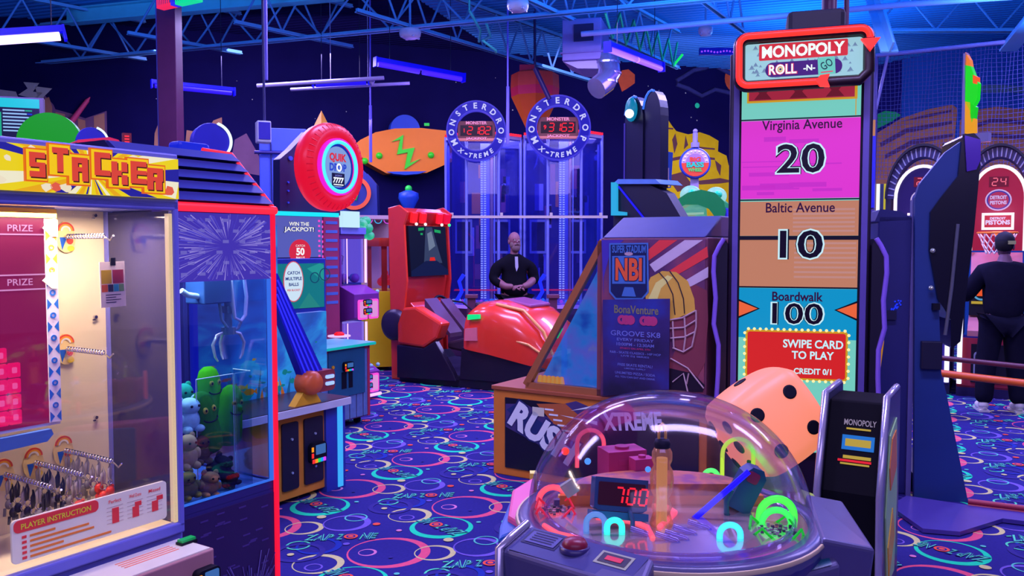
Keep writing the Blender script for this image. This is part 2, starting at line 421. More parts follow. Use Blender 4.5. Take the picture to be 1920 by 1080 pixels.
def wall_right():
    b = MB()
    b.box(0, 11.5, 0, .2, 0, 5.6, 0)
    pl = WR.poly; y = -.004
    b.face(pl([(1620, 440), (1620, 60), (1692, 60), (1688, 440)]), y - .001, 4)
    b.face(pl([(1640, 440), (1644, 250), (1690, 222), (1740, 205), (1786, 196), (1796, 204), (1790, 260), (1800, 440)]), y - .002, 1)
    b.face(pl([(1794, 440), (1800, 226), (1830, 206), (1870, 200), (1930, 206), (1930, 440)]), y - .002, 1)
    for pts in ([(1650, 268), (1700, 240), (1785, 226), (1786, 232), (1700, 250), (1652, 276)], [(1660, 290), (1710, 262), (1788, 250), (1788, 256), (1710, 272), (1660, 298)], [(1690, 228), (1740, 214), (1784, 206), (1784, 210), (1740, 220)], [(1805, 240), (1860, 222), (1930, 226), (1930, 234), (1860, 230), (1806, 248)], [(1805, 268), (1860, 250), (1930, 254), (1930, 262), (1860, 258), (1806, 276)]):
        b.face(pl(pts), y - .004, 2)
    b.face(pl([(1630, 250), (1640, 216), (1660, 208), (1680, 210), (1690, 216), (1672, 228), (1640, 244)]), y - .005, 3)
    b.face(pl([(1810, 168), (1850, 158), (1930, 162), (1930, 174), (1850, 174)]), y - .001, 5)
    struct(put(b.build('wall_right', [mat('#1b3fae', .9, spec=.05, var=.25, sc=1.2), mat('#8d5a5e', .9, spec=.05, var=.3, sc=4), mat('#4a2f66', .9, spec=.05), mat('#1c8a66', .9, spec=.05), mat('#15146a', .9, spec=.05, var=.2), mat('#465a90', .9, spec=.05)]), WR))
wall_right()

# ---------------------------------------------------------------- ceiling deck, girders, joists, column
def ceiling():
    b = MB(); F = Fr(0, 0, -18.3)
    n = 150; x0, x1 = -14, 14; y0, step = 4.0, .14; prof = []
    for k in range(n):
        y = y0 + k * step
        prof += [(y, 5.30), (y + .06, 5.30), (y + .08, 5.34), (y + .12, 5.34)]
    xm = -5.3; m = len(prof)   # the far left bay is coloured near black
    for xa, xb in ((x0, xm), (xm, x1)):
        vs = [(xa, y, z) for y, z in prof] + [(xb, y, z) for y, z in prof]
        for i in range(m - 1): b.add([vs[i], vs[i + 1], vs[i + 1 + m], vs[i + m]], [(0, 1, 2, 3)], 1 if xa == x0 and prof[i][0] > 10.6 else 0)
    struct(put(b.build('ceiling', [mat('#1b5fc8', .5, var=.12, sc=2), mat('#0c0840', .8, spec=.05)]), F))
ceiling()
BEAM = mat('#5a8cf4', .45, var=.15, sc=3); BEAM2 = mat('#4a72d8', .5, var=.15, sc=3)
def truss(name, p, q, zlo, zhi, pitch=.75, wall=.05, m=BEAM, tail=0.0, webm=None):
    """open-web steel joist between plan points p and q"""
    L = hypot(q[0] - p[0], q[1] - p[1]); a = atan2(q[1] - p[1], q[0] - p[0])
    b = MB()
    for z in (zlo, zhi):
        b.box(0, L, -wall, -.008, z, z + .012); b.box(0, L, .008, wall, z, z + .012)
        b.box(0, L, -.02, -.008, z, z + .05); b.box(0, L, .008, .02, z, z + .05)
    k = 0; x = .1
    while x + pitch / 2 < L - .05:
        z0, z1 = (zlo + .03, zhi) if k % 2 == 0 else (zhi, zlo + .03)
        b.tube([(x, 0, z0), (x + pitch / 2, 0, z1)], .016, 6, mi=1); x += pitch / 2; k += 1
    o = b.build(name, [m, webm or BEAM2]); o.location = (p[0], p[1], 0); o.rotation_euler = (0, 0, a)
    return struct(o)
def xy(px, py, z):
    q = on_z(px, py, z); return (q.x, q.y)
def ext(p, q, a=0.0, b=0.0):
    L = hypot(q[0] - p[0], q[1] - p[1]); u = ((q[0] - p[0]) / L, (q[1] - p[1]) / L)
    return (p[0] - u[0] * a, p[1] - u[1] * a), (q[0] + u[0] * b, q[1] + u[1] * b)
g0, g1 = ext(xy(107, 117, 4.6), xy(1000, 33, 4.6), 1.8, 6.5)
truss('ceiling_beam', g0, g1, 4.6, 5.2, 1.1, .07)
gl, gr = xy(126, 40, 5.1), xy(640, -8, 5.1); L_ = hypot(gr[0] - gl[0], gr[1] - gl[1])
b = MB(); b.box(0, L_, -.01, .01, 5.06, 5.28); b.box(0, L_, -.09, .09, 5.05, 5.07); b.box(0, L_, -.09, .09, 5.26, 5.28)
o = struct(b.build('ceiling_beam', mat('#4a9ae8', .45))); o.location = (*gl, 0); o.rotation_euler = (0, 0, atan2(gr[1] - gl[1], gr[0] - gl[0]))
for (a, b, e0, e1) in (((67, 80), (262, 112), 1.2, .1), ((253, 67), (430, 98), .1, .2), ((453, 47), (640, 86), .1, .2), ((680, 26), (1090, 148), .1, .3), ((1012, 12), (1268, 128), .6, .1), ((1318, 5), (1395, 62), 1.5, .2)):
    p, q = ext(xy(*a, 4.62), xy(*b, 4.62), e0, e1)
    truss('ceiling_joist', p, q, 4.62, 5.22, .62, .04)
# joist webs with the green light of the lit bar put into their colour
p, q = xy(1128, 18, 4.95), xy(1290, 130, 4.95)
def web_light():
    b = MB()
    pts = [(1135, 25), (1148, 72), (1162, 25), (1174, 84), (1188, 38), (1200, 95), (1211, 50), (1222, 103), (1233, 62), (1242, 112), (1253, 73), (1262, 124), (1270, 80)]
    Y = [11.2 + .22 * k for k in range(len(pts))]
    b.tube([on_y(a, c, y) for (a, c), y in zip(pts, Y)], .018, 6)
    e = on_y(1262, 124, Y[-1]); f = on_y(1280, 102, Y[-1])
    b.tube([e, f], .02, 6, mi=1)
    tag(b.build('green_tinted_web', [mat('#2fae9a', .5), glow('#16f06a', .9)]), 'zigzag joist web with green light put into its colour between the ceiling joists above the violet tube lamp', 'rod')
web_light()
# violet conduit below the deck on the right
b = MB(); b.tube([on_y(1090, 64, 10.8), on_y(1400, 36, 10.3), on_y(1700, 8, 9.9), on_y(1930, -8, 9.6)], .035, 8)
tag(b.build('conduit', mat('#7a72d8', .4)), 'long violet conduit strung under the blue deck towards the right', 'conduit')
# deck panel edge and struts on the right
def strut(p, q, wdt, m=BEAM):
    b = MB(); P, Q = Vector(p), Vector(q); L = (Q - P).length
    b.box(-wdt, wdt, -.012, .012, 0, L); b.box(-.012, .012, -.001, wdt * 1.5, 0, L)
    o = b.build('ceiling_strut', m); o.location = P
    o.rotation_euler = (Q - P).to_track_quat('Z', 'Y').to_euler(); return struct(o)
strut(on_y(1668, 98, 10.0), on_y(1636, -10, 10.6), .10)
strut(on_y(1890, 95, 10.2), on_y(1960, 10, 9.4), .10)
truss('ceiling_beam', *ext(xy(1650, 60, 4.7), xy(1900, 60, 4.7), .2, 1.5), 4.7, 5.25, .9, .06)
CB = Fr.at(327, 9.3, 0)
b = MB(); b.box(-.1, .1, -.1, .1, 0, 5.3, 0); b.box(-.13, .13, -.13, .13, 0, .02, 0); b.box(-.125, -.095, -.07, -.02, 0, 5.2, 1); b.box(-.14, .14, -.14, .14, 5.2, 5.3, 1)
struct(put(b.build('column', [mat('#4a1450', .5, var=.15), mat('#4a44b8', .4)], bev=.006), CB))
CE = on_y(1555, 10, 6.4)
b = MB(); b.tube([(CE.x, CE.y, 2.9), (CE.x, CE.y, 5.3)], .055, 12); b.cyl((CE.x + .13, CE.y, 3.2), .02, 2.1, 8)
struct(b.build('column', mat('#3a1148', .4)))

# ---------------------------------------------------------------- ceiling fittings
def tube_lamp(label, a, b_, Ya, Yb, r, hcol, core, rail=None, power=0, group='blacklight tube lamps', s=1.0, halves=1):
    P, Q = on_y(*a, Ya), on_y(*b_, Yb); mid = (P + Q) / 2; L = (Q - P).length
    t = thing('tube_lamp', label, 'lamp', None, group, mid, 0)
    q = (Q - P).to_track_quat('X', 'Z').to_matrix().to_4x4()
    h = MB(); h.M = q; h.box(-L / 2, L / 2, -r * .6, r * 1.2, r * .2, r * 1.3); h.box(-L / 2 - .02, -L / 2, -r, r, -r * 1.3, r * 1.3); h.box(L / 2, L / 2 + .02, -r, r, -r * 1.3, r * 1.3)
    h.build('housing', glow('#0605f0', .9), t)  # housing glows to paint in the blue halo around the tube
    for k in range(halves):
        g = MB(); g.M = q; x0 = -L / 2 + L * k / halves + .03; x1 = -L / 2 + L * (k + 1) / halves - .03
        g.tube([(x0, 0, -r * .5), (x1, 0, -r * .5)], r * .75, 10); g.build('tube', glow(hcol, s, core=core), t)
    for f in (-.35, .35):
        hg = MB(); p = (Q - P) * f; hg.tube([(p.x, p.y, p.z + r), (p.x, p.y, 5.29 - mid.z)], .005, 5)
        hg.build('hanger_wire', BLK2, t)
    if power: lamp('POINT', mid - Vector((0, 0, .25)), power, (.25, .15, 1.0), .25)
    return t
tube_lamp('bright white and violet tube lamp at upper left beside the joists', (-30, 72), (118, 62), 7.0, 7.3, .05, '#b060ff', '#ffffff', power=25, s=2.2)
tube_lamp('dim blue tube lamp crossing behind the maroon column', (286, 157), (438, 172), 11.6, 12.2, .045, '#1a08ff', '#3a20ff', s=1.0)
tube_lamp('blue two-part tube lamp hanging over the orange saucer', (705, 116), (868, 146), 11.5, 12.3, .05, '#1408ff', '#5028ff', power=18, s=1.1, halves=2)
tube_lamp('violet two-part tube lamp under the joist near the metal duct', (1140, 88), (1240, 126), 10.0, 11.6, .05, '#5a20ff', '#c888ff', power=22, s=1.4, halves=2)
tube_lamp('short blue lamp held between two pale rails at upper center left', (588, 157), (690, 152), 12.0, 12.0, .04, '#1208ff', '#2a18ff', s=.9)
b = MB(); b.tube([on_y(482, 161, 11.9), on_y(720, 146, 11.9)], .028, 8); b.tube([on_y(545, 168, 12.1), on_y(768, 156, 12.1)], .024, 8)
b.tube([on_y(694, 152, 12), on_y(700, 156, 12)], .04, 8)
for f in (620, 690): q = on_y(f, 153, 11.95); b.tube([q, (q.x, q.y, 5.29)], .005, 5)
tag(b.build('suspended_rail', mat('#8a7ad8', .4)), 'pair of pale suspended rails around the short blue lamp', 'rail')
t = thing('led_bar', 'red and green led bar light at the top of the maroon column', 'lamp', None, None, on_y(335, 6, 8.8), 0)
b = MB(); b.M = Matrix.Rotation(radians(-30), 4, 'Z'); b.box(-.28, .34, -.05, .05, .0, .10); b.build('housing', mat('#2a6ad0', .4), t)
for x0, x1, h in ((-.27, -.05, '#ff2a60'), (-.05, .02, '#3030ff'), (.02, .33, '#12e8a0')):
    b = MB(); b.M = Matrix.Rotation(radians(-30), 4, 'Z'); b.box(x0, x1, -.06, .03, -.03, .0)
    n = int((x1 - x0) / .03)
    for k in range(n): b.box(x0 + .03 * k + .004, x0 + .03 * k + .02, -.064, -.06, -.025, .07)
    b.build('led_strip', glow(h, .9), t)
t = thing('violet_led_strip', 'short strip of violet leds left of the red neon sign', 'lamp', None, None, on_y(1345, 97, 12.5), 0)
b = MB(); b.box(-.26, .28, 0, .06, -.04, .06); b.build('housing', mat('#1208c0', .4), t)
b = MB()
for k in range(11): b.ball((-.23 + k * .046, -.01, .01 * sin(k)), .014, 8, 6)
b.build('led_row', glow('#8a40ff', 1.3), t)
def disc_light(label, px, py, Y, r):
    t = thing('ceiling_disc', label, 'fixture', None, 'white round ceiling fixtures', on_y(px, py, Y), 0)
    b = MB(); b.lathe([(.0, -.05), (r * .6, -.05), (r * .95, -.02), (r, .02), (r, .06), (r * .5, .08)], 24); b.build('cover', mat('#b0a0f0', .4), t)
    b = MB(); b.tube([(0, 0, .06), (0, 0, .5)], .015, 6); b.build('stem', BEAM2, t)
    b = MB()
    for a in range(4): b.cyl((r * .8 * cos(a * 1.57 + .5), r * .8 * sin(a * 1.57 + .5), -.045), .02, .04, 8)
    b.build('stud', mat('#9a8ae0', .4), t)
disc_light('white round fixture hanging where two joists cross', 769, 65, 10.9, .14)
disc_light('white round fixture near the top edge below the blue deck', 971, 13, 9.5, .12)
disc_light('round white smoke detector between joists left of the red neon sign', 1323, 60, 12, .10)
t = thing('speaker_box', 'small white and blue pendant box hanging on a cable over the claw machine roof', 'speaker', None, None, on_y(496, 247, 7.6), radians(25))
b = MB(); b.box(-.07, .05, -.06, .08, -.1, .09); b.build('body', mat('#a8a0f0', .4), t, bev=.008)
b = MB(); b.box(-.06, .04, -.068, -.06, -.075, .075); b.build('face_panel', mat('#2a1fd0', .4), t)
b = MB(); b.tube([(0, 0, .09), (0, 0, 3.0)], .012, 6); b.build('cable', NAVY, t)
# duct unit and its metal elbow
t = thing('duct_box', 'pale violet sheet metal duct box below the blue deck', 'duct', None, None, on_y(1096, 80, 11.2), radians(-15))
b = MB(); b.box(-.3, .22, 0, .7, -.22, .32); b.box(-.33, .25, -.02, .72, -.13, -.11); b.build('body', mat('#6a58c8', .5), t, bev=.01)
b = MB(); b.box(-.14, .12, -.03, 0, .02, .24); b.build('opening', mat('#151050', .6), t)
b = MB(); b.prism([(-.3, -.22), (.22, -.22), (.24, -.34), (-.1, -.32)], .05, .65); b.build('skirt', mat('#8a78d8', .4), t)
EL = [on_y(1130, 100, 11.3), on_y(1140, 118, 11.25), on_y(1142, 138, 11.2), on_y(1134, 154, 11.1), on_y(1118, 166, 11.0)]
b = MB(); b.tube(EL, [.15, .155, .155, .15, .145], 16)
for p in EL[1:-1]: b.tube([p + Vector((0, 0, .012)), p - Vector((0, 0, .012))], .165, 16)
o = b.build('duct_elbow', mat('#8f84e0', .22, .85), t); o['label'] = 'shiny segmented metal elbow'
o.matrix_parent_inverse = (Matrix.Translation(t.location) @ Matrix.Rotation(t.rotation_euler.z, 4, 'Z')).inverted()
b = MB()
for a, c in (((880, 20), (898, 78)), ((912, 45), (905, 76)), ((905, 76), (930, 98))):
    P, Q = on_y(*a, 10.9), on_y(*c, 11.3); b.tube([P, (P + Q) / 2 + Vector((.08, 0, -.05)), Q], .018, 6)
    if a[1] < 30: b.tube([P, (P.x, P.y, 5.29)], .012, 6)
tag(b.build('loose_cable', mat('#3a9ac0', .5)), 'teal loose cable drooping from the joist at top center', 'cable')
for (x, ya, yb, Y, lab) in ((695, 160, 304, 12.2, 'thin blue pole left of the orange saucer zigzag'), (952, 62, 270, 11.3, 'tall pale pole between the two round jackpot signs'), (498, 0, 150, 7.7, 'dark pole dropping from the ceiling over the white and blue box')):
    b = MB(); P, Q = on_y(x, ya, Y), on_y(x, yb, Y); P.z = 5.29; b.tube([Q, (P + Q * 2) / 3, (P + Q * 2) / 3], [.022, .022, .022], 8); b.tube([(P + Q * 2) / 3, P], .012, 8, mi=0)
    tag(b.build('drop_pole', mat('#5548e0', .4)), lab, 'pole')
P = on_y(1003, 128, 12); Q = on_y(1030, 186, 12)
b = MB(); b.tube([P, Q], .035, 8); b.tube([(P.x, P.y, P.z - .05), (P.x, P.y, 5.29)], .01, 6); tag(b.build('drop_pole', mat('#2a1668', .4)), 'slanted dark pole reaching the right round jackpot sign', 'pole')
# ================================================================ prize stacker cabinet, left foreground
def chain(path, r, w=.004, link=.018): pass
def helix(b, p, q, R, turns, r, mi=0):
    P, Q = Vector(p), Vector(q); t = (Q - P).normalized(); u = t.orthogonal().normalized(); v = t.cross(u); n = turns * 8
    b.tube([P + (Q - P) * (k / n) + u * R * cos(2 * pi * k / 8) + v * R * sin(2 * pi * k / 8) for k in range(n + 1)], r, 5, mi=mi)
def card_reader(root, F, x0, x1, z0, z1, y):
    """small card swipe unit with rainbow rim"""
    b = MB(); b.prism(rrect(x0, x1, z0, z1, (z1 - z0) * .25), y - .03, y)
    rd = b.build('card_reader', BLK, root, bev=.003)
    b = MB(); w = x1 - x0; h = z1 - z0
    b.prism(rrect(x0 + w * .3, x1 - w * .1, z0 + h * .42, z1 - h * .12, .004), y - .034, y - .03); b.build('reader_screen', glow('#4a80d0', .6), rd)
    for k, hcol in enumerate(('#ff3030', '#ff9a20', '#20e060', '#20a0ff', '#e040ff')):
        b = MB(); b.box(x0 + w * (.08 + .17 * k), x0 + w * (.22 + .17 * k), y - .036, y - .028, z0 + h * .04, z0 + h * .22)
        if k < 2: b.box(x0 + w * .04, x0 + w * .14, y - .036, y - .028, z0 + h * (.3 + .3 * k), z0 + h * (.52 + .3 * k))
        b.build('status_light', glow(hcol, 1.0), rd)
    return rd
S = Fr(-1.11, 2.80, 57.8)
FRM = mat('#5450d8', .4, var=.06); CREAM = mat('#e8d8b0', .6, own=True, var=.05)
def stacker():
    t = thing('prize_cabinet', 'tall stacking game prize cabinet with yellow marquee in the left foreground', 'arcade machine', S)
    zt = S.px(340, 290)[1]; zm0 = S.px(338, 376)[1]; zg1 = S.px(325, 395)[1]; zg0 = S.px(330, 992)[1]; zb = zg0 - .045
    xl = -.98; D = .40
    b = MB()
    b.box(xl, 0, 0, D, zm0 - .03, zt)                       # marquee box
    b.box(-.022, 0, 0, .03, zg0, zm0); b.box(xl, 0, 0, .03, zg1, zm0)
    b.box(-.022, 0, D - .03, D, zg0, zm0)
    b.box(xl, 0, 0, .03, zg0 - .02, zg0 + .018); b.box(xl, 0, .012, D, .02, zg0 - .02)
    b.box(xl - .03, xl, 0, D, .02, zt)
    b.build('cabinet_body', FRM, t, bev=.006)
    b = MB(); b.box(xl, 0, D, D + .02, .02, zt); b.build('back_panel', CREAM, t)
    b = MB(); b.box(-.020, -.004, .03, D - .03, zg0, zg1); b.build('side_pane', mat('#191760', .08, spec=.6, var=.03), t)
    b = MB(); b.box(xl, -.022, .03, D - .005, zg0, zg0 + .012); b.build('prize_floor', CREAM, t)
    b = MB(); b.box(-.034, -.022, .008, .03, zg0 + .02, zg1 - .01); b.build('light_strip', glow('#ffe0b0', .75), t)
    # marquee print with burst rays and block lettering
    m = MB(); z1 = S.px(338, 300)[1]; z0 = S.px(338, 374)[1]; x0, x1 = xl + .01, -.008; y = -.012
    m.box(x0, x1, y, 0, z0, z1, 0)
    cx, cz = S.px(168, 325); r = random.Random(3)
    def clip(pts): return [(min(max(a, x0), x1), min(max(c, z0), z1)) for a, c in pts]
    for k in range(26):
        a0 = 2 * pi * k / 26 + r.uniform(-.06, .06); a1 = a0 + r.uniform(.08, .2); R = 1.2
        def hit(a):
            ca, sa = cos(a), sin(a); tt = []
            if abs(ca) > 1e-6: tt.append(((x1 if ca > 0 else x0) - cx) / ca)
            if abs(sa) > 1e-6: tt.append(((z1 if sa > 0 else z0) - cz) / sa)
            q = min(v for v in tt if v > 0); return (cx + ca * q, cz + sa * q)
        m.face([(cx, cz), hit(a0), hit(a1)], y - .001 - .0001 * (k % 3), [1, 2, 3][k % 3])
    for k in range(22):
        c = (r.uniform(x0 + .03, x1 - .03), r.uniform(z0 + .012, z1 - .012)); s = r.uniform(.008, .022)
        m.face(clip(blob(c, s, s * .8, 7, .4, k)), y - .0016, 4 if k % 2 else 5)
    m.build('marquee_print', [glow('#f2d81e', .9), glow('#2a28a8', .8), glow('#f6f0d0', .9), glow('#f0b01c', .9), glow('#e8604a', .9), glow('#f4e6c8', .9)], t)
    # letters
    lx = [(60, 309), (103, 300), (140, 318), (182, 308), (214, 325), (250, 324), (281, 336)]
    lb = MB(); hh = .074
    for (px_, py_), ch in zip(lx, 'STACKER'):
        x, z = S.px(px_, py_); w = S.px(px_ + 17, py_)[0] - S.px(px_ - 17, py_)[0]
        lb.box(x - w * .62, x + w * .62, y - .012, y - .002, z - hh * .66, z + hh * .62, 1)
        lb.box(x - w * .56, x + w * .56, y - .0135, y - .011, z - hh * .60, z + hh * .56, 0)
        for (bx, by, mi, o) in ((.004, -.004, 3, .0145), (0, 0, 2, .0155)):
            X0, X1, Z0, Z1 = x - w * .44 + bx, x + w * .44 + bx, z - hh * .48 + by, z + hh * .46 + by; T = w * .33; zm = (Z0 + Z1) / 2; th = hh * .22; yy = y - o
            def R(a, c, d, e): lb.box(a, c, yy - .001, yy, d, e, mi)
            if ch in 'SACER': R(X0, X1, Z1 - th, Z1)
            if ch in 'SCE': R(X0, X1, Z0, Z0 + th)
            if ch in 'SAER': R(X0, X1, zm - th * .4, zm + th * .4)
            if ch == 'S': R(X0, X0 + T, zm, Z1); R(X1 - T, X1, Z0, zm)
            if ch in 'ACKER': R(X0, X0 + T, Z0, Z1)
            if ch == 'A': R(X1 - T, X1, Z0, Z1)
            if ch == 'T': R(X0, X1, Z1 - th, Z1); R(x - T / 2, x + T / 2, Z0, Z1)
            if ch == 'K': R(X0 + T, X1 - T, zm - th * .5, zm + th * .5); R(X1 - T, X1, zm + th * .3, Z1); R(X1 - T, X1, Z0, zm - th * .3)
            if ch == 'R': R(X1 - T, X1, zm, Z1); R(X1 - T * 1.3, X1 - T * .2, Z0, zm)
    lb.build('lettering', [glow('#f6c818', .95), glow('#e86a1c', .9), glow('#e0483a', .9), glow('#5a2028', .6)], t)
    # led game board
    yb = .20; P = lambda a, c: S.px(a, c, yb)
    X1 = P(103, 412)[0]; Z1 = P(103, 402)[1]; Z0 = P(103, 790)[1]; bx0 = xl + .02
    b = MB(); b.box(bx0, X1, yb, yb + .05, Z0 - .01, Z1 + .03); bd = b.build('game_board', mat('#e8e0e8', .5, own=True), t)
    b = MB(); xs = P(86, 600)[0]
    b.box(bx0, xs, yb - .004, yb, Z0, Z1 - .012); b.build('led_screen', glow('#a8185c', .62), bd)
    b = MB()
    for zz in (P(86, 440)[1], P(86, 514)[1], P(86, 541)[1]): b.box(bx0, xs, yb - .006, yb - .004, zz - .0022, zz + .0022)
    for py_ in (428, 528):
        z = P(60, py_)[1]; x = P(36, py_)[0]; b.text('PRIZE', x, z, .020, yb - .006, 0, w=.075, bold=.01)
    b.build('board_lettering', glow('#f0a8d8', .8), bd)
    sq = MB()
    cw = P(40, 700)[0] - P(17, 700)[0]
    for col, rows in ((0, 4), (1, 5), (2, 3)):
        for r_ in range(rows):
            x = P(39, 790)[0] - cw * 1.08 * (col + .5); z = Z0 + .012 + (r_ + .5) * .048
            sq.prism(rrect(x - cw * .5, x + cw * .5, z - .022, z + .022, .004, 2), yb - .010, yb - .004, 0)
            sq.prism(rrect(x - cw * .2, x + cw * .2, z - .009, z + .009, .003, 2), yb - .012, yb - .010, 1)
    sq.build('lit_block', [glow('#ff1068', .95), glow('#ff5c9c', 1.0)], bd)
    # side column of round and wedge marks
    b = MB(); zA, zB = Z1 - .015, Z0
    b.box(xs, X1, yb - .008, yb, zB, zA, 0)
    n = 18
    for k in range(n):
        z = zA - (k + .5) * (zA - zB) / n; x = (xs + X1) / 2; mi = 2 if z > P(100, 515)[1] else 1; h = (zA - zB) / n
        if k % 2 == 0: b.ring(x, z, .005, .0095, yb - .010, yb - .008, 12, mi)
        else: b.face([(xs + .001, z - h * .5), (x - .003, z), (xs + .001, z + h * .5)], yb - .0085, mi); b.face([(X1 - .001, z - h * .5), (X1 - .001, z + h * .5), (x + .003, z)], yb - .0085, mi)
    for py_, hc in ((428, 3), (526, 3)):
        x, z = P(86, py_); b.prism([(x - .016, z), (x + .012, z + .026), (x + .03, z + .026), (x + .03, z - .026), (x + .012, z - .026)], yb - .013, yb - .008, hc)
    b.box(bx0, X1, yb - .01, yb, Z1 - .012, Z1 + .016, 2)
    b.build('marker_strip', [mat('#ece6ec', .5, own=True), mat('#1a6cc8', .5, own=True), mat('#f0b428', .5, own=True), mat('#efe4cc', .5, own=True)], bd)
    b = MB(); b.prism([(bx0, Z0 - .075), (P(82, 810)[0], Z0 - .055), (P(94, 808)[0], Z0 - .035), (P(90, 800)[0], Z0 - .018), (bx0, Z0 - .022)], yb - .02, yb); b.build('score_plate', [mat('#4a78c8', .4, own=True)], bd)
    # hook racks on the back wall
    hooks = [((122, 445), .24), ((122, 655), .24), ((118, 845), .30), ((62, 868), .30), ((5, 890), .30)]
    HK = []
    for (px_, py_), L in hooks:
        yb2 = D - .005; x, z = S.px(px_, py_, yb2)
        b = MB()
        b.prism(blob((x, z), .034, .055, 14, .05, 2), yb2 - .004, yb2, 0)
        for r0, mi in ((.030, 1), (.024, 2), (.018, 3)): b.ring(x, z + .022, r0 - .006, r0, yb2 - .006, yb2 - .004, 14, mi, 0, pi)
        b.face([(x - .022, z), (x + .004, z), (x - .014, z - .045)], yb2 - .005, 4); b.face(blob((x + .014, z - .012), .012, .012, 10, 0), yb2 - .0055, 1); b.face(blob((x + .016, z - .038), .013, .010, 10, 0), yb2 - .0055, 5)
        rk = b.build('prize_rack', [mat('#f0d088', .5, own=True), mat('#d84830', .5, own=True), mat('#f0a020', .5, own=True), mat('#e8e0d0', .5, own=True), mat('#2060c0', .5, own=True), mat('#e0c030', .5, own=True)], t)
        b = MB(); y1 = yb2 - L
        b.tube([(x, yb2, z), (x, y1, z - .002), (x, y1 - .02, z - .012), (x, y1 - .04, z + .004)], .003, 6)
        helix(b, (x, yb2 - .01, z + .003), (x, y1 + .01, z + .003), .0075, int(L / .017), .0022)
        b.build('hook_rod', CHROME, rk); HK.append((x, z, yb2, L))
    b = MB()
    for px_, py_ in ((176, 404), (177, 594), (178, 782)):
        x, z = S.px(px_, py_, D); b.cyl((x, D - .012, z), .006, .012, 10, 'y'); b.box(x - .012, x - .002, D - .01, D - .006, z - .012, z - .008)
    b.build('wall_screws', CHROME, t)
    # glass with printed instruction plate
    b = MB(); b.box(xl + .005, -.024, .008, .014, zg0 + .016, zg1); b.build('front_glass', pane('#f4f0ff', .05), t)
    q = S.poly([(20, 988), (311, 893), (311, 968), (25, 1064)], -.002)
    xa = (q[0][0] + q[3][0]) / 2; xb = q[1][0]; za = (q[2][1] + q[3][1]) / 2; zc = (q[0][1] + q[1][1]) / 2
    b = MB(); b.prism(rrect(xa, xb, za, zc, .012), -.003, .006, 0)
    w = xb - xa; h = zc - za
    b.prism(rrect(xa + w * .01, xa + w * .52, zc - h * .30, zc - .002, .014), -.0045, -.003, 1)
    b.text('PLAYER INSTRUCTION', xa + w * .26, zc - h * .17, h * .13, -.0052, 2, w=w * .42, bold=.015)
    for k, f in enumerate((.16, .42, .46, .22, .60)):
        z = zc - h * (.42 + .12 * k); b.box(xa + w * .1, xa + w * (.12 + f * .8), -.0045, -.003, z - h * .03, z + h * .02, 3); b.box(xa + w * .055, xa + w * .08, -.0045, -.003, z - h * .03, z + h * .03, 1)
    for k, nm in enumerate(('Perfect', 'Well Done', 'Missed')):
        x = xa + w * (.63 + .14 * k); b.text(nm, x, zc - h * .16, h * .09, -.0045, 1, w=w * .085, bold=.01)
        for j in range(5): b.box(x - w * .055, x + w * .055, -.0042, -.003, zc - h * (.30 + .1 * j), zc - h * (.29 + .1 * j), 4)
        b.box(x - w * .02, x + w * .025, -.0045, -.003, zc - h * .72, zc - h * .45, 1); b.box(x - w * .02 + w * .018 * k, x + w * .025 + w * .018 * k, -.0045, -.003, zc - h * .45, zc - h * .34, 1)
    b.build('instruction_plate', [mat('#d8c4e0', .5), mat('#d83048', .5), mat('#f0b040', .5), mat('#c8683c', .5), mat('#a890c0', .5)], t)
    # control ledge with green button
    zl = zg0 - .035; c1 = S.pz(404, 1028, zl); c2 = S.pz(345, 1008, zl)
    xr = c1[0]; yf = c1[1]
    b = MB(); b.prismz([(xl, 0), (xr, 0)] + [(xr - .015 + .015 * cos(a), yf + .015 + .015 * sin(a)) for a in (0, -.5, -1, -pi / 2)] + [(xl, yf)], .30, zl)
    cl = b.build('control_ledge', mat('#8a5a88', .4), t, bev=.004)
    b = MB(); b.prismz([(xl, -.01), (xr - .012, -.01), (xr - .012, yf + .012), (xl, yf + .012)], zl, zl + .004); b.build('top_plate', mat('#b8a8e0', .4), cl)
    x, y = S.pz(350, 1020, zl); b = MB(); b.box(x - .03, x + .03, y - .016, y + .016, zl, zl + .012, 0); b.prismz([(x - .026, y - .013), (x + .026, y - .013), (x + .026, y + .013), (x - .026, y + .013)], zl + .012, zl + .020, 1)
    b.build('green_button', [BLK, mat('#14905a', .3)], cl)
    b = MB()
    for k in range(4): b.box(x - .24, x - .05, y - .03 + .016 * k, y - .024 + .016 * k, zl + .004, zl + .005)
    b.build('ledge_print', mat('#c06a78', .5), cl)
    x, z = S.px(383, 1082, yf); card_reader(cl, S, x - .045, x + .04, z - .03, z + .035, yf)
    return t, HK, D, zg0
_st, HK, SD, SZ = stacker()
lamp('AREA', S.W(-.45, .16, S.px(325, 398)[1] - .01), 22.0, (1.0, .80, .52), .7, (0, 0, S.rz), .12)
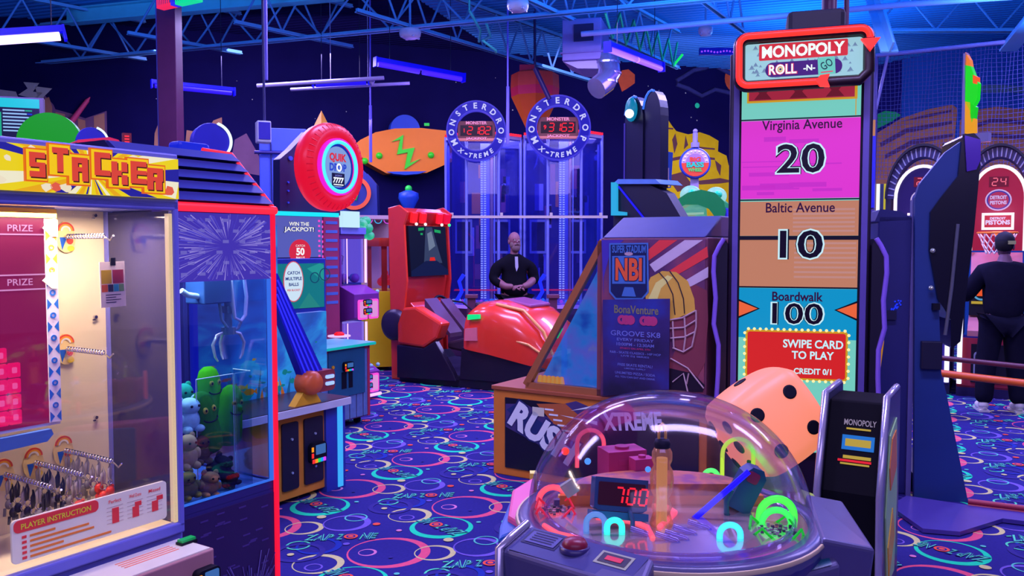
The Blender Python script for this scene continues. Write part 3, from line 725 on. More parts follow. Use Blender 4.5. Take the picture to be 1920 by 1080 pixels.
# hanging prizes on the lower racks: each clip strap is its own thing
def make_keychain(kind):
    t = thing('keychain', 'x', 'keychain')
    b = MB(); b.tube([(0, 0, 0), (.004, 0, -.02), (.002, 0, -.05), (-.004, 0, -.055), (-.006, 0, -.02)], .0042, 6, True); b.build('strap', mat('#b8b0a8', .35, own=True) if kind < 2 else mat('#303040', .4, own=True), t)
    b = MB(); b.tube([(.010 * cos(a), .0, -.064 + .010 * sin(a)) for a in [2 * pi * k / 10 for k in range(10)]], .0022, 6, True); b.build('key_ring', CHROME, t)
    b = MB()
    if kind == 1: b.ball((0, 0, -.094), (.016, .013, .018), 10, 8); b.ball((0, 0, -.12), (.014, .012, .014), 10, 8); b.ball((.012, 0, -.08), .006, 8, 6)
    else: b.ball((0, 0, -.09), (.012, .010, .016), 10, 8); b.tube([(-.012, 0, -.1), (-.014, 0, -.125)], .005, 6); b.tube([(.012, 0, -.1), (.013, 0, -.125)], .005, 6)
    b.build('figure', mat('#d83828', .4, own=True) if kind == 1 else mat('#26263a', .35, own=True) if kind == 2 else mat('#8a8680', .4, own=True), t)
    return t
KP = [make_keychain(k) for k in range(3)]
KL = ['grey keychain clip hanging in the row on a lower prize rack', 'red figure keychain hanging on a lower prize rack', 'black figure keychain hanging on a lower prize rack']
KG = ['grey keychains on the lower racks', 'red keychains on the lower racks', 'black keychains on the lower racks']
_used = set()
for hi in (2, 3, 4):
    x, z, yb2, L = HK[hi]
    for k in range(9):
        kind = (1 if k > 5 else 0) if hi == 2 else (2 if k % 3 else 0)
        if hi == 3 and k > 6: kind = 1
        p = S.W(x + random.uniform(-.004, .004), yb2 - .03 - k * .030, z - .004 - (.02 if k % 2 else 0)); rz = S.rz + random.uniform(-.5, .5)
        if kind not in _used:
            _used.add(kind); o = KP[kind]; o.location = p; o.rotation_euler = (0, 0, rz)
        else: o = dup(KP[kind], p, rz)
        o['label'] = KL[kind]; o['group'] = KG[kind]
def price_card():
    x0, z1 = S.px(187, 491, .03); x1, z0 = S.px(236, 574, .03)
    t = thing('price_card', 'white price card with coloured squares hanging inside the prize cabinet', 'card', S)
    b = MB(); b.M = Matrix.Translation(((x0 + x1) / 2, .03, (z0 + z1) / 2)) @ Matrix.Rotation(-.02, 4, 'Y'); w, h = x1 - x0, z1 - z0
    b.box(-w / 2, w / 2, 0, .002, -h / 2, h / 2, 0)
    for i, (a, c, d, e, mi) in enumerate(((.05, .45, .52, .82, 1), (.5, .93, .52, .82, 2), (.05, .28, .34, .5, 3), (.3, .5, .34, .5, 4), (.52, .72, .34, .5, 5), (.74, .93, .34, .5, 6))):
        b.box(-w / 2 + a * w, -w / 2 + c * w, -.001, 0, -h / 2 + d * h, -h / 2 + e * h, mi)
    for k in range(4): b.box(-w * .3, w * (.3 if k % 2 else .1), -.001, 0, -h / 2 + h * (.10 + .055 * k), -h / 2 + h * (.115 + .055 * k), 4)
    b.build('card', [mat('#f0e4c8', .5, own=True)] + [mat(c, .5, own=True) for c in ('#c8a820', '#a03048', '#d86030', '#383848', '#30a0a8', '#70a060')], t)
    b = MB(); b.box((x0 + x1) / 2 - .008, (x0 + x1) / 2 + .008, .026, .034, z1 - .012, z1 + .012); b.build('clip', BLK, t)
price_card()

# ================================================================ claw machine with louvred roof
K = Fr(-.97, 3.39, 57.8)
RED = glow('#ff1030', 1.1, core='#ff3048')
def claw():
    t = thing('claw_machine', 'blue claw machine with louvred roof and red neon edges behind the prize cabinet', 'arcade machine', K)
    xl = -.56; D = .56
    zr = K.px(520, 388)[1]; zh1 = K.px(512, 404)[1]; zh0 = K.px(512, 522)[1]; zf = K.px(511, 904)[1]
    b = MB()
    b.box(xl, 0, 0, D, .03, zf - .02); b.box(xl, 0, 0, D, zh1 - .01, zr)
    b.box(-.012, 0, 0, .03, zf, zr); b.box(-.03, 0, D - .03, D, zf, zr); b.box(xl, xl + .03, D - .03, D, zf, zr); b.box(xl, xl + .02, 0, .03, zf, zr)
    b.box(xl, 0, 0, .02, zf - .03, zf + .012); b.box(-.012, 0, 0, D, zf - .03, zf + .012)
    b.build('cabinet_body', mat('#241c78', .35, var=.08), t, bev=.004)
    # header burst picture and lower panel
    def streaks(b, x0, x1, z0, z1, y, n, seed, cx, cz):
        r = random.Random(seed)
        for k in range(n):
            a = r.uniform(0, 2 * pi); r0 = r.uniform(.03, .14); L = r.uniform(.04, .2); wd = r.uniform(.0008, .003)
            p = (cx + r0 * cos(a), cz + r0 * sin(a) * .8); q = (cx + (r0 + L) * cos(a), cz + (r0 + L) * sin(a) * .8)
            nx, nz = -sin(a) * wd, cos(a) * wd
            if all(x0 < v[0] < x1 and z0 < v[1] < z1 for v in (p, q)):
                b.face([(p[0], p[1]), (q[0] - nx, q[1] - nz), (q[0] + nx, q[1] + nz)], y - .0006 - .00001 * k, 1 + k % 3)
    b = MB(); b.box(xl + .02, -.014, -.006, 0, zh0, zh1, 0); cx, cz = K.px(425, 462)
    streaks(b, xl + .02, -.014, zh0, zh1, -.006, 420, 5, cx, cz)
    for j in range(6):
        for i in range(7):
            x = xl + .05 + i * .078 + (.03 if j % 2 else 0); z = zh0 + .022 + j * (zh1 - zh0 - .03) / 5.6
            if x < -.04: b.box(x, x + .026, -.008, -.006, z, z + .012, 4)
    b.build('header_picture', [glow('#4a3ac0', .75), glow('#8a7af0', .6), glow('#b0a0ff', .65), glow('#5a50e0', .7), glow('#7a70d8', .7)], t)
    b = MB(); b.box(xl, -.014, -.005, 0, .04, zf - .04, 0); cx, cz = K.px(470, 1150)
    streaks(b, xl, -.014, .04, zf - .04, -.005, 500, 8, cx, cz)
    r = random.Random(2)
    for k in range(50):
        x = r.uniform(xl + .02, -.06); z = r.uniform(.06, zf - .06); b.box(x, x + .035, -.0062, -.005, z, z + .006, 4)
    b.build('lower_picture', [mat('#22105a', .5), mat('#4a36a0', .5), mat('#3a2a90', .5), mat('#5a4ab8', .5), mat('#3a2488', .5)], t)
    # neon edges
    b = MB(); b.box(-.011, .006, -.014, .0, .03, zh1 + .008); b.build('neon_edge', glow('#ff1840', .95), t)
    zt = K.px(455, 292)[1] ; ytop = .24; zt = K.px(452, 291, ytop)[1]
    b = MB(); b.tube([(xl, -.016, zr - .016), (.004, -.016, zr - .016)], .017, 8); b.tube([(.0, -.004, zr), (0, ytop, zt), (-.14, ytop, zt + .004)], .009, 8)
    for k in range(5): b.ball((-.008, ytop * (k + .8) / 5.4, zr + (zt - zr) * (k + .6) / 5.4), .016, 8, 6)
    b.build('roof_neon', RED, t)
    # louvred roof sloping back
    b = MB()
    b.prismx([(0, zr), (D, zr), (D, zt), (ytop, zt)], xl, -.004, 0)
    ro = b.build('roof', mat('#19155c', .4), t)
    n = 5
    for k in range(n):
        f0, f1 = (k + .1) / n, (k + .8) / n
        y0, y1 = ytop * f0, ytop * f1; z0, z1 = zr + (zt - zr) * f0, zr + (zt - zr) * f1
        b = MB(); b.prismx([(y0 - .03, z0 + .004), (y1 - .012, z1 + .006), (y1, z1), (y0, z0)], xl, -.012 - .0 * k); b.build('louvre', mat('#2c2790', .35), ro)
    # glazing
    b = MB(); b.box(xl + .02, -.012, .008, .013, zf + .01, zh0); b.build('front_glass', pane('#f0f4ff', .035), t)
    b = MB(); b.box(-.010, -.005, .03, D - .03, zf + .01, zh1); b.build('side_glass', pane('#eaf2ff', .035), t)
    b = MB(); b.box(-.022, -.012, -.004, .012, zf + .01, zh0); b.box(xl + .02, -.012, -.002, .006, zf + .008, zf + .016); b.build('added_edge_glow', glow('#3a7aff', .75), t)  # glowing strips added to give post and bottom frame bright blue edges
    # chute box of clear acrylic with bright edges
    xa, za = K.px(368, 712, .12); xb = -.03; x2 = K.px(438, 712, .12)[0]
    b = MB(); b.box(xa, x2, .12, .125, zf, za, 0); b.box(x2, x2 + .004, .02, .125, zf, za + .02, 0)
    for p, q in (((xa, .122, za), (x2, .122, za)), ((x2, .122, zf), (x2, .122, za)), ((xa, .122, zf), (xa, .122, za)), ((x2, .122, za + .02), (x2, .02, za + .02))): b.tube([p, q], .0022, 5, mi=1)
    b.build('prize_chute', [pane('#e8f4ff', .05), mat('#b8d8ff', .3)], t)
    b = MB(); b.box(xl + .02, -.014, .02, D - .02, zf - .018, zf + .004); b.build('prize_floor', mat('#2c50b0', .5), t)
    # crane
    y = .26; b = MB(); x, z = K.px(398, 552, y); b.box(x - .085, x + .05, y - .06, y + .06, z - .035, z + .075); cr = b.build('crane_carriage', mat('#3448b0', .4), t, bev=.005)
    x, z = K.px(428, 600, y)
    b = MB(); b.cyl((x, y, z - .04), .016, .13, 12); b.cyl((x, y, z - .06), .030, .03, 14); b.box(x - .018, x + .018, y - .018, y + .018, z + .03, z + .06); b.build('claw_motor', mat('#6a80d8', .25, .6), cr)
    for a in (pi * .95, -.15, pi * .5):
        dx, dy = cos(a), sin(a) * .7
        b = MB(); b.tube([(x + .02 * dx, y + .02 * dy, z - .05), (x + .055 * dx, y + .055 * dy, z - .062), (x + .075 * dx, y + .075 * dy, z - .10), (x + .065 * dx, y + .065 * dy, z - .15), (x + .052 * dx, y + .052 * dy, z - .17)], [.006, .007, .007, .006, .004], 8); b.build('claw_finger', mat('#c0d0ff', .2, .5), cr)
    pts = [K.px(a, c, y - .02) for a, c in ((340, 545), (352, 553), (372, 556), (395, 546), (412, 530), (424, 524))]
    b = MB(); b.tube([(p[0], y - .02, p[1]) for p in pts],   .012, 8)
    p2 = [K.px(a, c, y - .03) for a, c in ((433, 522), (436, 560), (440, 596), (452, 602), (460, 590), (462, 556), (458, 524))]
    b.tube([(p[0], y - .03, p[1]) for p in p2], .0075, 8)
    p3 = [K.px(a, c, y - .01) for a, c in ((410, 560), (416, 600), (432, 622), (446, 616), (454, 598))]
    b.tube([(p[0], y - .01, p[1]) for p in p3], .0065, 8, mi=1)
    b.build('air_hose', [mat('#e8ecff', .4, own=True), mat('#6a78c8', .4)], cr)
    return zf
KZ = claw()
lamp('AREA', K.W(-.28, .28, K.px(512, 440)[1]), 7.5, (.5, .85, 1.0), .4, (0, 0, K.rz), .35)
def plush(label, px, py, y, r, h, col, kind, tilt=0, group=None):
    x, z = K.px(px, py, y)
    t = thing('plush_toy', label, 'plush toy', None, group, K.W(x, y, max(z, KZ + .01)), K.rz); t.rotation_euler = (tilt * .4, tilt, K.rz)
    m = mat(col, .95, spec=.05, var=.25, sc=60, own=True)
    if kind == 'pickle':
        b = MB(); n = 10
        b.lathe([(0, 0), (r * .6, .01 * h), (r * .95, .08 * h), (r, .3 * h), (r * .92, .6 * h), (r * .9, .8 * h), (r * .7, .93 * h), (r * .35, .99 * h), (0, h)], 16); b.build('body', m, t)
        for s in (-1, 1):
            b = MB(); b.ball((s * r * .35 - .0, -r * .82, h * .72), (r * .22, r * .12, r * .25), 10, 8); e = b.build('eye', mat('#c8b820', .5, own=True), t)
            b = MB(); b.ball((s * r * .35, -r * .93, h * .72), (r * .09, r * .05, r * .11), 8, 6); b.build('pupil', BLK, e)
        b = MB(); b.tube([(r * .6 * cos(a), -r * .75 - .2 * r * abs(sin(a)), h * .58 + r * .25 * sin(a)) for a in [pi + pi * k / 6 for k in range(7)]], r * .05, 5); b.build('mouth', BLK, t)
    else:
        b = MB(); b.ball((0, 0, h * .38), (r, r * .85, h * .40), 16, 12); b.build('body', m, t)
        b = MB(); b.ball((0, -r * .2, h * .78), (r * .8, r * .75, h * .26), 16, 12); hd = b.build('head', m, t)
        for s in (-1, 1):
            b = MB(); b.ball((s * r * .6, -.0, h * .98), (r * .28, r * .15, r * .28), 10, 8); b.build('ear', m, hd)
            b = MB(); b.ball((s * r * .3, -r * .92, h * .82), r * .1, 8, 6); b.build('eye', BLK, hd)
            b = MB(); b.ball((s * r * .85, -r * .35, h * .45), (r * .28, r * .3, h * .18), 10, 8); b.build('arm', m, t)
            b = MB(); b.ball((s * r * .5, -r * .6, h * .12), (r * .36, r * .5, h * .12), 10, 8); b.build('foot', m, t)
    return t
plush('tall bright green pickle plush standing behind the other toys in the claw machine', 397, 792, .26, .050, .235, '#50c818', 'pickle', -.05)
plush('green pickle plush in front of the taller one beside the clear chute', 429, 835, .17, .050, .25, '#46b014', 'pickle', .06)
plush('dark green pickle plush leaning left under the bright one', 396, 848, .14, .054, .25, '#2c8018', 'pickle', -.16)
plush('white and pale blue plush at the left edge of the claw machine toys', 352, 810, .16, .055, .13, '#a8d8e8', 'bear')
plush('beige plush face at the left below the white one', 350, 880, .10, .045, .13, '#b89a70', 'bear')
plush('brown plush bear between the beige toy and the pickles', 375, 870, .13, .042, .11, '#5a4430', 'bear')
plush('black plush lying under the pickles near the chute', 400, 895, .12, .05, .09, '#20242c', 'bear', .5)
plush('dark grey round plush at the right end of the toys', 436, 915, .06, .036, .07, '#22222e', 'bear', -.4)
plush('tan plush with pale muzzle at the front glass', 385, 930, .05, .045, .09, '#8a6a4c', 'bear', .2)
plush('olive brown plush in the front left corner of the claw machine', 352, 935, .05, .045, .10, '#6a6a38', 'bear', -.1)
plush('teal plush half hidden behind the white one', 342, 790, .30, .05, .15, '#30b890', 'bear')

# ================================================================ ball game with orange base and sea picture board
G3 = Fr(-1.16, 5.69, 57.8)
def seagame():
    t = thing('ball_game', 'ball game with orange base white ledge and blue undersea picture board', 'arcade machine', G3)
    zl = G3.px(640, 742)[1]; xl = -1.5; D = .62
    b = MB(); b.box(xl, -.10, 0, D, .03, zl - .06); b.build('base', mat('#b46a34', .5, var=.12), t, bev=.006)
    b = MB(); b.box(xl, .0, -.06, D, zl - .045, zl, 0); b.box(xl, .004, -.075, -.055, zl - .05, zl - .005, 1); b.build('ledge', [mat('#3a1a38', .3), mat('#a8a0f0', .4)], t)
    # black doors with locks
    for a, c in ((527, 558), (569, 604)):
        x0, x1 = G3.px(a, 850)[0], G3.px(c, 850)[0]; z1 = zl - .10; z0 = .09
        b = MB(); b.prism(rrect(x0, x1, z0, z1, .015), -.012, 0); d = b.build('door', BLK2, t)
        for f in (.25, .75):
            b = MB(); b.cyl(((x0 + x1) / 2 + .01, -.02, z0 + (z1 - z0) * f), .008, .01, 10, 'y'); b.build('lock', mat('#a0a0ff', .2, .5), d)
    x0, z1 = G3.px(577, 832, -.012); x1, z0 = G3.px(607, 862, -.012); card_reader(t, G3, x0, x1, z0, z1, -.012)
    xa, xb = G3.px(616, 850, -.02)[0], .0
    b = MB(); b.box(xa - .02, xb, -.02, D, .0, zl - .05); b.build('end_post', mat('#2030c0', .4), t)
    b = MB(); b.box(xb - .075, xb - .03, -.028, -.02, .01, zl - .06); b.build('light_tube', glow('#40b0ff', .95), t)
    b = MB()
    for x in (xl + .1, -.2): b.cyl((x, .1, 0), .03, .04, 12); b.cyl((x, D - .1, 0), .03, .04, 12)
    b.build('levelling_foot', BLK, t)
    # undersea picture: painted board with fish and coral, its brightness put in as glow
    yb = .40; zt = G3.px(560, 588, yb)[1]; xr = G3.px(612, 600, yb)[0]; xm = G3.px(522, 600, yb)[0]; ztop = zt + .62
    b = MB(); b.prism([(xl, zl), (xr, zl), (xr, zt), (xm, zt), (xm, ztop), (xl, ztop)], yb, yb + .06, 0)
    r = random.Random(11)
    for k in range(60):
        f = r.random(); x = r.uniform(xl + .08, xr - .1); z = zl + .03 + f * f * (zt - zl) * .55
        s = r.uniform(.02, .06) * (1.2 - f); mi = r.choice([1, 1, 2, 3, 4, 5])
        b.face(blob((x, z), s, s * r.uniform(.35, .7), 9, .3, k), yb - .002 - k * .00002, mi)
        if mi in (2, 3): b.face([(x + s * .8, z), (x + s * 1.5, z + s * .5), (x + s * 1.5, z - s * .5)], yb - .002 - k * .00002, mi)
    for k in range(40):
        x = r.uniform(xl, xr - .1); h = r.uniform(.05, .22); b.face([(x - .015, zl), (x + .015, zl), (x + r.uniform(-.04, .04), zl + h)], yb - .001, r.choice([1, 4, 5, 2]))
    sea = ramp_mat([(.15, '#061a66'), (.42, '#0b4fb0'), (.58, '#1480c8'), (.75, '#0c3a90')], 2.2, (1, 1, 1.8), emit=1.15, dist=1.2)
    b.build('sea_picture', [sea, glow('#0c8a9a', .6), glow('#c86a2a', .6), glow('#d8b040', .6), glow('#1a5a98', .7), glow('#20a878', .5)], t)
    # sloping blue rail with lit orange wheel
    P = [G3.px(a, c, -.02) for a, c in ((556, 566), (520, 500), (548, 560), (582, 712), (604, 704))]
    b = MB(); q0 = G3.px(540, 560, -.02); q1 = G3.px(566, 560, -.02); q2 = G3.px(606, 700, -.02); q3 = G3.px(572, 722, -.02); q00 = G3.px(516, 575, -.02); q11 = G3.px(518, 512, -.02)
    b.prism([q00, q11, q2, q3], -.03, .03, 0)
    rl = b.build('rail', mat('#1a18c8', .3), t, bev=.004)
    b = MB()
    for k in range(4):
        f = .16 + .21 * k; a = (q00[0] + (q11[0] - q00[0]) * f, q00[1] + (q11[1] - q00[1]) * f); c = (q3[0] + (q2[0] - q3[0]) * f, q3[1] + (q2[1] - q3[1]) * f)
        b.tube([(a[0], -.033, a[1]), (c[0], -.033, c[1])], .006, 6)
    b.build('light_groove', glow('#3030ff', 1.0), rl)
    x, z = G3.px(583, 718, -.05)
    b = MB(); b.lathe([(.0, -.10), (.06, -.10), (.078, -.07), (.08, .02), (.0, .02)], 24, (x, 0, z), 'y'); wh = b.build('wheel', mat('#c0503a', .35), t)
    x2, z2 = G3.px(614, 712, -.04)
    b = MB(); b.prism(rrect(x + .02, x2 + .05, z - .07, z2 + .07, .03), -.06, .02); b.build('lamp_housing', mat('#7a2a4a', .35), t)
    for dz in (-.02, .025):
        b = MB(); b.prism(rrect(x2 - .04, x2 + .035, z2 + dz - .012, z2 + dz + .012, .010), -.07, -.06); b.build('lamp_slot', glow('#2a5cff', 1.2, core='#b0d0ff'), wh)
    b = MB(); b.prism([(x - .13, zl), (x + .10, zl), (x + .04, z - .05), (x - .04, z - .04)], -.04, .02); b.build('wheel_bracket', mat('#d8862c', .4), t)
seagame()
# ================================================================ ball drop tower with red tyre sign
CYAN = glow('#18e8ff', 1.0); PINKN = glow('#ff5ce8', 1.15, core='#ffe0ff')
Q = Fr.at(634, 8.6, 48)
def quikdrop():
    t = thing('ball_drop_game', 'tall ball drop game with round red tyre sign and teal screen', 'arcade machine', Q)
    zt = Q.px(630, 406)[1]; zb = Q.px(630, 640)[1]; xl = -1.0
    b = MB(); b.box(xl, 0, .03, .75, .03, zt); b.build('cabinet_body', mat('#3a1a78', .4), t, bev=.01)
    b = MB(); b.box(xl, .01, -.01, .04, zt - .005, zt + .035); b.build('cyan_light', CYAN, t)
    x0 = Q.px(606, 500)[0]
    b = MB(); b.box(x0, 0, -.02, .04, zb - .1, zt - .01, 0); r = random.Random(1)
    for k in range(10): z = zt - .08 - k * .09; b.box(x0 + .02, -.02, -.022, -.02, z, z + .03, 1)
    b.build('side_column', [mat('#7a2464', .4), mat('#3a50c8', .4)], t)
    # jackpot board
    z1 = zt - .01; z0 = Q.px(600, 482)[1]
    b = MB(); b.box(xl + .02, x0 - .01, -.005, .03, z0, z1); jb = b.build('jackpot_board', glow('#6a72d8', .62), t)
    x, z = Q.px(562, 465)
    b = MB(); b.lathe([(.125, 0), (.125, -.004)], 28, (x, -.005, z - .04), 'y', 0); 
    b.build('red_disc', glow('#e02a48', .85), jb)
    b = MB(); y = -.011
    b.text('50', x, z - .035, .075, y, 0, bold=.04); b.text('BALLS', x, z - .098, .028, y, 0, bold=.03); b.text('CATCH', x, z + .022, .022, y, 0)
    b.text('JACKPOT!', x - .01, Q.px(562, 431)[1], .062, y, 1, bold=.06, w=.36); b.text('JACKPOT!', x - .01, Q.px(562, 431)[1], .055, y - .001, 0, bold=.02, w=.34)
    b.text('WIN THE', x - .01, Q.px(562, 420)[1], .042, y, 1, bold=.05, w=.24); b.text('WIN THE', x - .01, Q.px(562, 420)[1], .038, y - .001, 0, bold=.02, w=.23)
    b.build('lettering', [glow('#ffffff', .9), glow('#20206a', .5)], jb)
    b = MB()
    xq = Q.px(596, 440)[0]
    for k in range(9): b.box(xq, xq + .02, -.012, -.005, z1 - .05 - k * .05, z1 - .03 - k * .05); 
    for k in range(9): b.box(xq + .045, xq + .055, -.012, -.005, z1 - .06 - k * .05, z1 - .035 - k * .05)
    b.build('light_marks', glow('#ff50d0', .9), jb)
    # teal screen with white oval
    zA, zB = z0 - .01, Q.px(600, 586)[1]
    b = MB(); b.box(xl + .02, x0 - .005, -.05, .03, zB, zA); sc = b.build('screen_frame', mat('#1a2aa8', .35), t, bev=.008)
    b = MB(); xs1 = x0 - .03; zs0 = zB + .06; zs1 = zA - .05
    b.box(xl + .05, xs1, -.054, -.05, zs0, zs1, 0)
    b.face([(xs1 - .05, zs1), (xs1, zs1 - .02), (xs1, zs0 + .25), (xs1 - .2, zs1 - .05)], -.0545, 1); b.face([(xs1 - .3, zs0), (xs1 - .18, zs0 + .15), (xs1 - .05, zs0)], -.0545, 2)
    x, z = Q.px(550, 528, -.054); b.prism([(x + .115 * cos(a), z + .20 * sin(a)) for a in [2 * pi * k / 28 for k in range(28)]], -.058, -.055, 3)
    b.prism([(x + .105 * cos(a), z + .19 * sin(a)) for a in [2 * pi * k / 28 for k in range(28)]], -.060, -.058, 4)
    for k, (s, mi) in enumerate((('CATCH', 5), ('MULTIPLE', 5), ('BALLS', 5), ('PER BUCKET', 3))): b.text(s, x, z + .085 - k * .056, .032 if k < 3 else .02, -.062, mi, bold=.03)
    x, z = Q.px(590, 530, -.054); b.ring(x, z + .05, .045, .055, -.058, -.055, 20, 6); b.ring(x + .12, z + .08, .055, .065, -.058, -.055, 20, 6)
    b.build('screen', [glow('#18909c', .62), glow('#2cb8b0', .6), glow('#30a8a0', .55), glow('#e05a70', .8), glow('#d8f0ff', .85), glow('#2040a0', .6), glow('#1c5a88', .5)], sc)
    b = MB(); b.box(xl, x0, -.03, .0, zB - .02, zB - .006); b.build('screen_light', CYAN, t)
    b = MB(); xa, za = Q.px(536, 592, -.01); xb, zb2 = Q.px(578, 632, -.01); b.prism([(xa, za), (xb, za), (xb, zb2), (xa, zb2)], -.012, .02, 0)
    for k in range(3): b.box(xa + .02, xb - .03 - .02 * k, -.0135, -.012, za - .055 - .045 * k, za - .035 - .045 * k, 1)
    b.build('notice', [glow('#e0502a', .6), glow('#c8d0ff', .7)], t)
    # dark hood behind the sign
    pl = Q.poly([(527, 404), (527, 298), (548, 280), (580, 246), (640, 246), (640, 404)], .08)
    b = MB(); b.prism(pl, .10, .22); b.build('hood', mat('#120f50', .4), t, bev=.01)
    b = MB()
    for py in (342, 358, 380): x, z = Q.px(540, py, .1); b.cyl((x, .085, z), .01, .015, 8, 'y')
    x, z = Q.px(544, 297, .1); b.cyl((x, .085, z), .022, .016, 12, 'y'); b.build('rivet', mat('#2838e0', .3), t)
    # tyre sign, turned a little more to the aisle than the cabinet
    W_ = Fr.at(622, 8.0, 61); x, z = W_.px(620, 314); q = W_.W(x, 0, z)
    rel = Q.o; M = Matrix.Rotation(-Q.rz, 4, 'Z') @ Matrix.Translation(q - Q.o) @ Matrix.Rotation(W_.rz, 4, 'Z')
    R = .419
    b = MB(); b.M = M
    prof = [(R * .60, -.06), (R * .70, -.095), (R * .86, -.10), (R * .97, -.06), (R, 0), (R * .97, .08), (R * .85, .12), (.0, .12)]
    b.lathe(prof, 48, (0, 0, 0), 'y', 0)
    ty = b.build('tyre_sign', glow('#f01436', .85), t)
    b = MB(); b.M = M
    for k in range(40):
        a = 2 * pi * k / 40; p = (R * .84 * cos(a), -.098, R * .84 * sin(a)); q2 = (R * .955 * cos(a), -.062, R * .955 * sin(a)); b.tube([p, q2], .008, 6)
    b.build('tread', glow('#d80c30', .8), ty)
    b = MB(); b.M = M; b.ring(0, 0, R * .585, R * .64, -.115, -.07, 40); b.build('pink_neon', glow('#f020e0', .95), ty)
    b = MB(); b.M = M; b.tube([(R * .555 * cos(a), -.115, R * .555 * sin(a)) for a in [2 * pi * k / 40 for k in range(40)]], .018, 8, True); b.build('cyan_neon', glow('#10e0f0', 1.0, core='#60ffff'), ty)
    b = MB(); b.M = M; b.lathe([(R * .53, -.085), (.0, -.085)], 36, (0, 0, 0), 'y', 0)
    y = -.09; r = R * .5
    b.lathe([(r * .92, -.087), (0, -.0872)], 30, (0, 0, 0), 'y', 1)
    b.text('QUIK', 0, r * .40, r * .42, y - .002, 2, bold=.05, w=r * 1.15); b.text('DROP', 0, -r * .02, r * .36, y - .002, 3, bold=.05, w=r * 1.15)
    b.ring(.06 * r, -r * .02, r * .10, r * .19, y - .004, y - .003, 16, 4)
    b.box(-r * .42, r * .42, y - .004, y, -r * .86, -r * .28, 5)
    for k in range(4): b.text('7', -r * .26 + k * r * .17, -r * .60, r * .26, y - .006, 4, bold=.05, shear=.2)
    b.text('JACKPOT', 0, -r * .40, r * .11, y - .006, 6, bold=.03); b.box(-r * .33, r * .33, y - .006, y - .004, -r * .82, -r * .77, 4)
    b.build('sign_face', [glow('#1a2ac8', .7), glow('#8fb0f0', .75), glow('#e02838', .9), glow('#2a48d0', .9), glow('#f4f8ff', 1.0), glow('#181450', .5), glow('#8080e0', .8)], ty)
quikdrop()

# ---------------------------------------------------------------- plank-sided counter with red button
Wd = Fr.at(690, 7.75, 57.8)
def counter():
    t = thing('game_counter', 'teal topped game counter with plank sides and a big red button', 'arcade machine', Wd)
    zt = Wd.px(690, 640)[1]; xl = -.80; D = .45
    b = MB(); b.box(xl, 0, 0, D, .07, zt - .03, 0)
    for k in range(9): x = xl + k * (-xl / 9); b.box(x + .006, x + .006 - xl / 9 - .012, -.006, 0, .08, zt - .05, 1)
    b.build('base', [mat('#4a2a6a', .5), mat('#5568c8', .55, var=.25, sc=20)], t)
    b = MB()
    for x in (xl, -.03): b.box(x, x + .03, -.012, .01, .07, zt - .03)
    b.box(xl, 0, -.012, .01, zt - .06, zt - .03); b.build('red_trim', mat('#a02458', .45), t)
    b = MB(); b.box(xl - .02, .03, -.06, D, zt - .03, zt, 0); b.box(xl - .02, .032, -.064, -.058, zt - .026, zt - .004, 1); b.build('top', [mat('#5a9ad8', .3), glow('#10c8c8', .7)], t, bev=.004)
    x0, z1 = Wd.px(613, 660); x1, z0 = Wd.px(682, 735)
    b = MB(); b.box(x0, x1, -.02, -.006, z0, z1); d = b.build('coin_door', mat('#1a4a8c', .4), t, bev=.003)
    x, z = Wd.px(652, 686, -.02); card_reader(d, Wd, x - .07, x + .05, z - .045, z + .04, -.02)
    b = MB(); b.box(x - .08, x - .02, -.024, -.02, z - .20, z - .05); b.box(x + .01, x + .06, -.024, -.02, z - .20, z - .05); b.build('ticket_slot', BLK, d)
    x, z = Wd.px(624, 689, -.02); b = MB(); b.cyl((x, -.03, z), .015, .02, 12, 'y'); b.build('lock', mat('#e08030', .3), d)
    x, y = Wd.pz(636, 631, zt); b = MB(); b.lathe([(.11, 0), (.11, .012), (.0, .014)], 24, (x, y, zt)); bb = b.build('button_ring', glow('#f0c8ff', .9), t)
    b = MB(); b.lathe([(.05, .012), (.05, .03), (.03, .045), (0, .048)], 20, (x, y, zt)); b.build('red_button', glow('#ff1828', .9), bb)
    b = MB()
    for x in (xl + .08, -.08):
        for y in (.08, D - .08): b.cyl((x - .015, y, .035), .035, .03, 12, 'x'); b.box(x - .02, x + .02, y - .02, y + .02, .04, .07)
    b.build('caster', BLK, t)
    return zt
WZ = counter()
x, y = Wd.pz(594, 648, WZ)
t = thing('ball_bucket', 'clear round bucket with dark rim standing on the teal counter', 'bucket', None, None, Wd.W(min(x, -.5), min(y, .3), WZ + .002), 0)
b = MB(); b.lathe([(.07, 0), (.085, .06), (.088, .15)], 20); b.build('bucket', pane('#a0d8ff', .06, op=.35, opcol='#2878b0'), t)
b = MB(); b.lathe([(.092, .145), (.092, .165), (.075, .165), (.075, .145)], 20); b.lathe([(.089, .095), (.091, .10), (.089, .105)], 20); b.build('rim', mat('#1c3a70', .3), t)

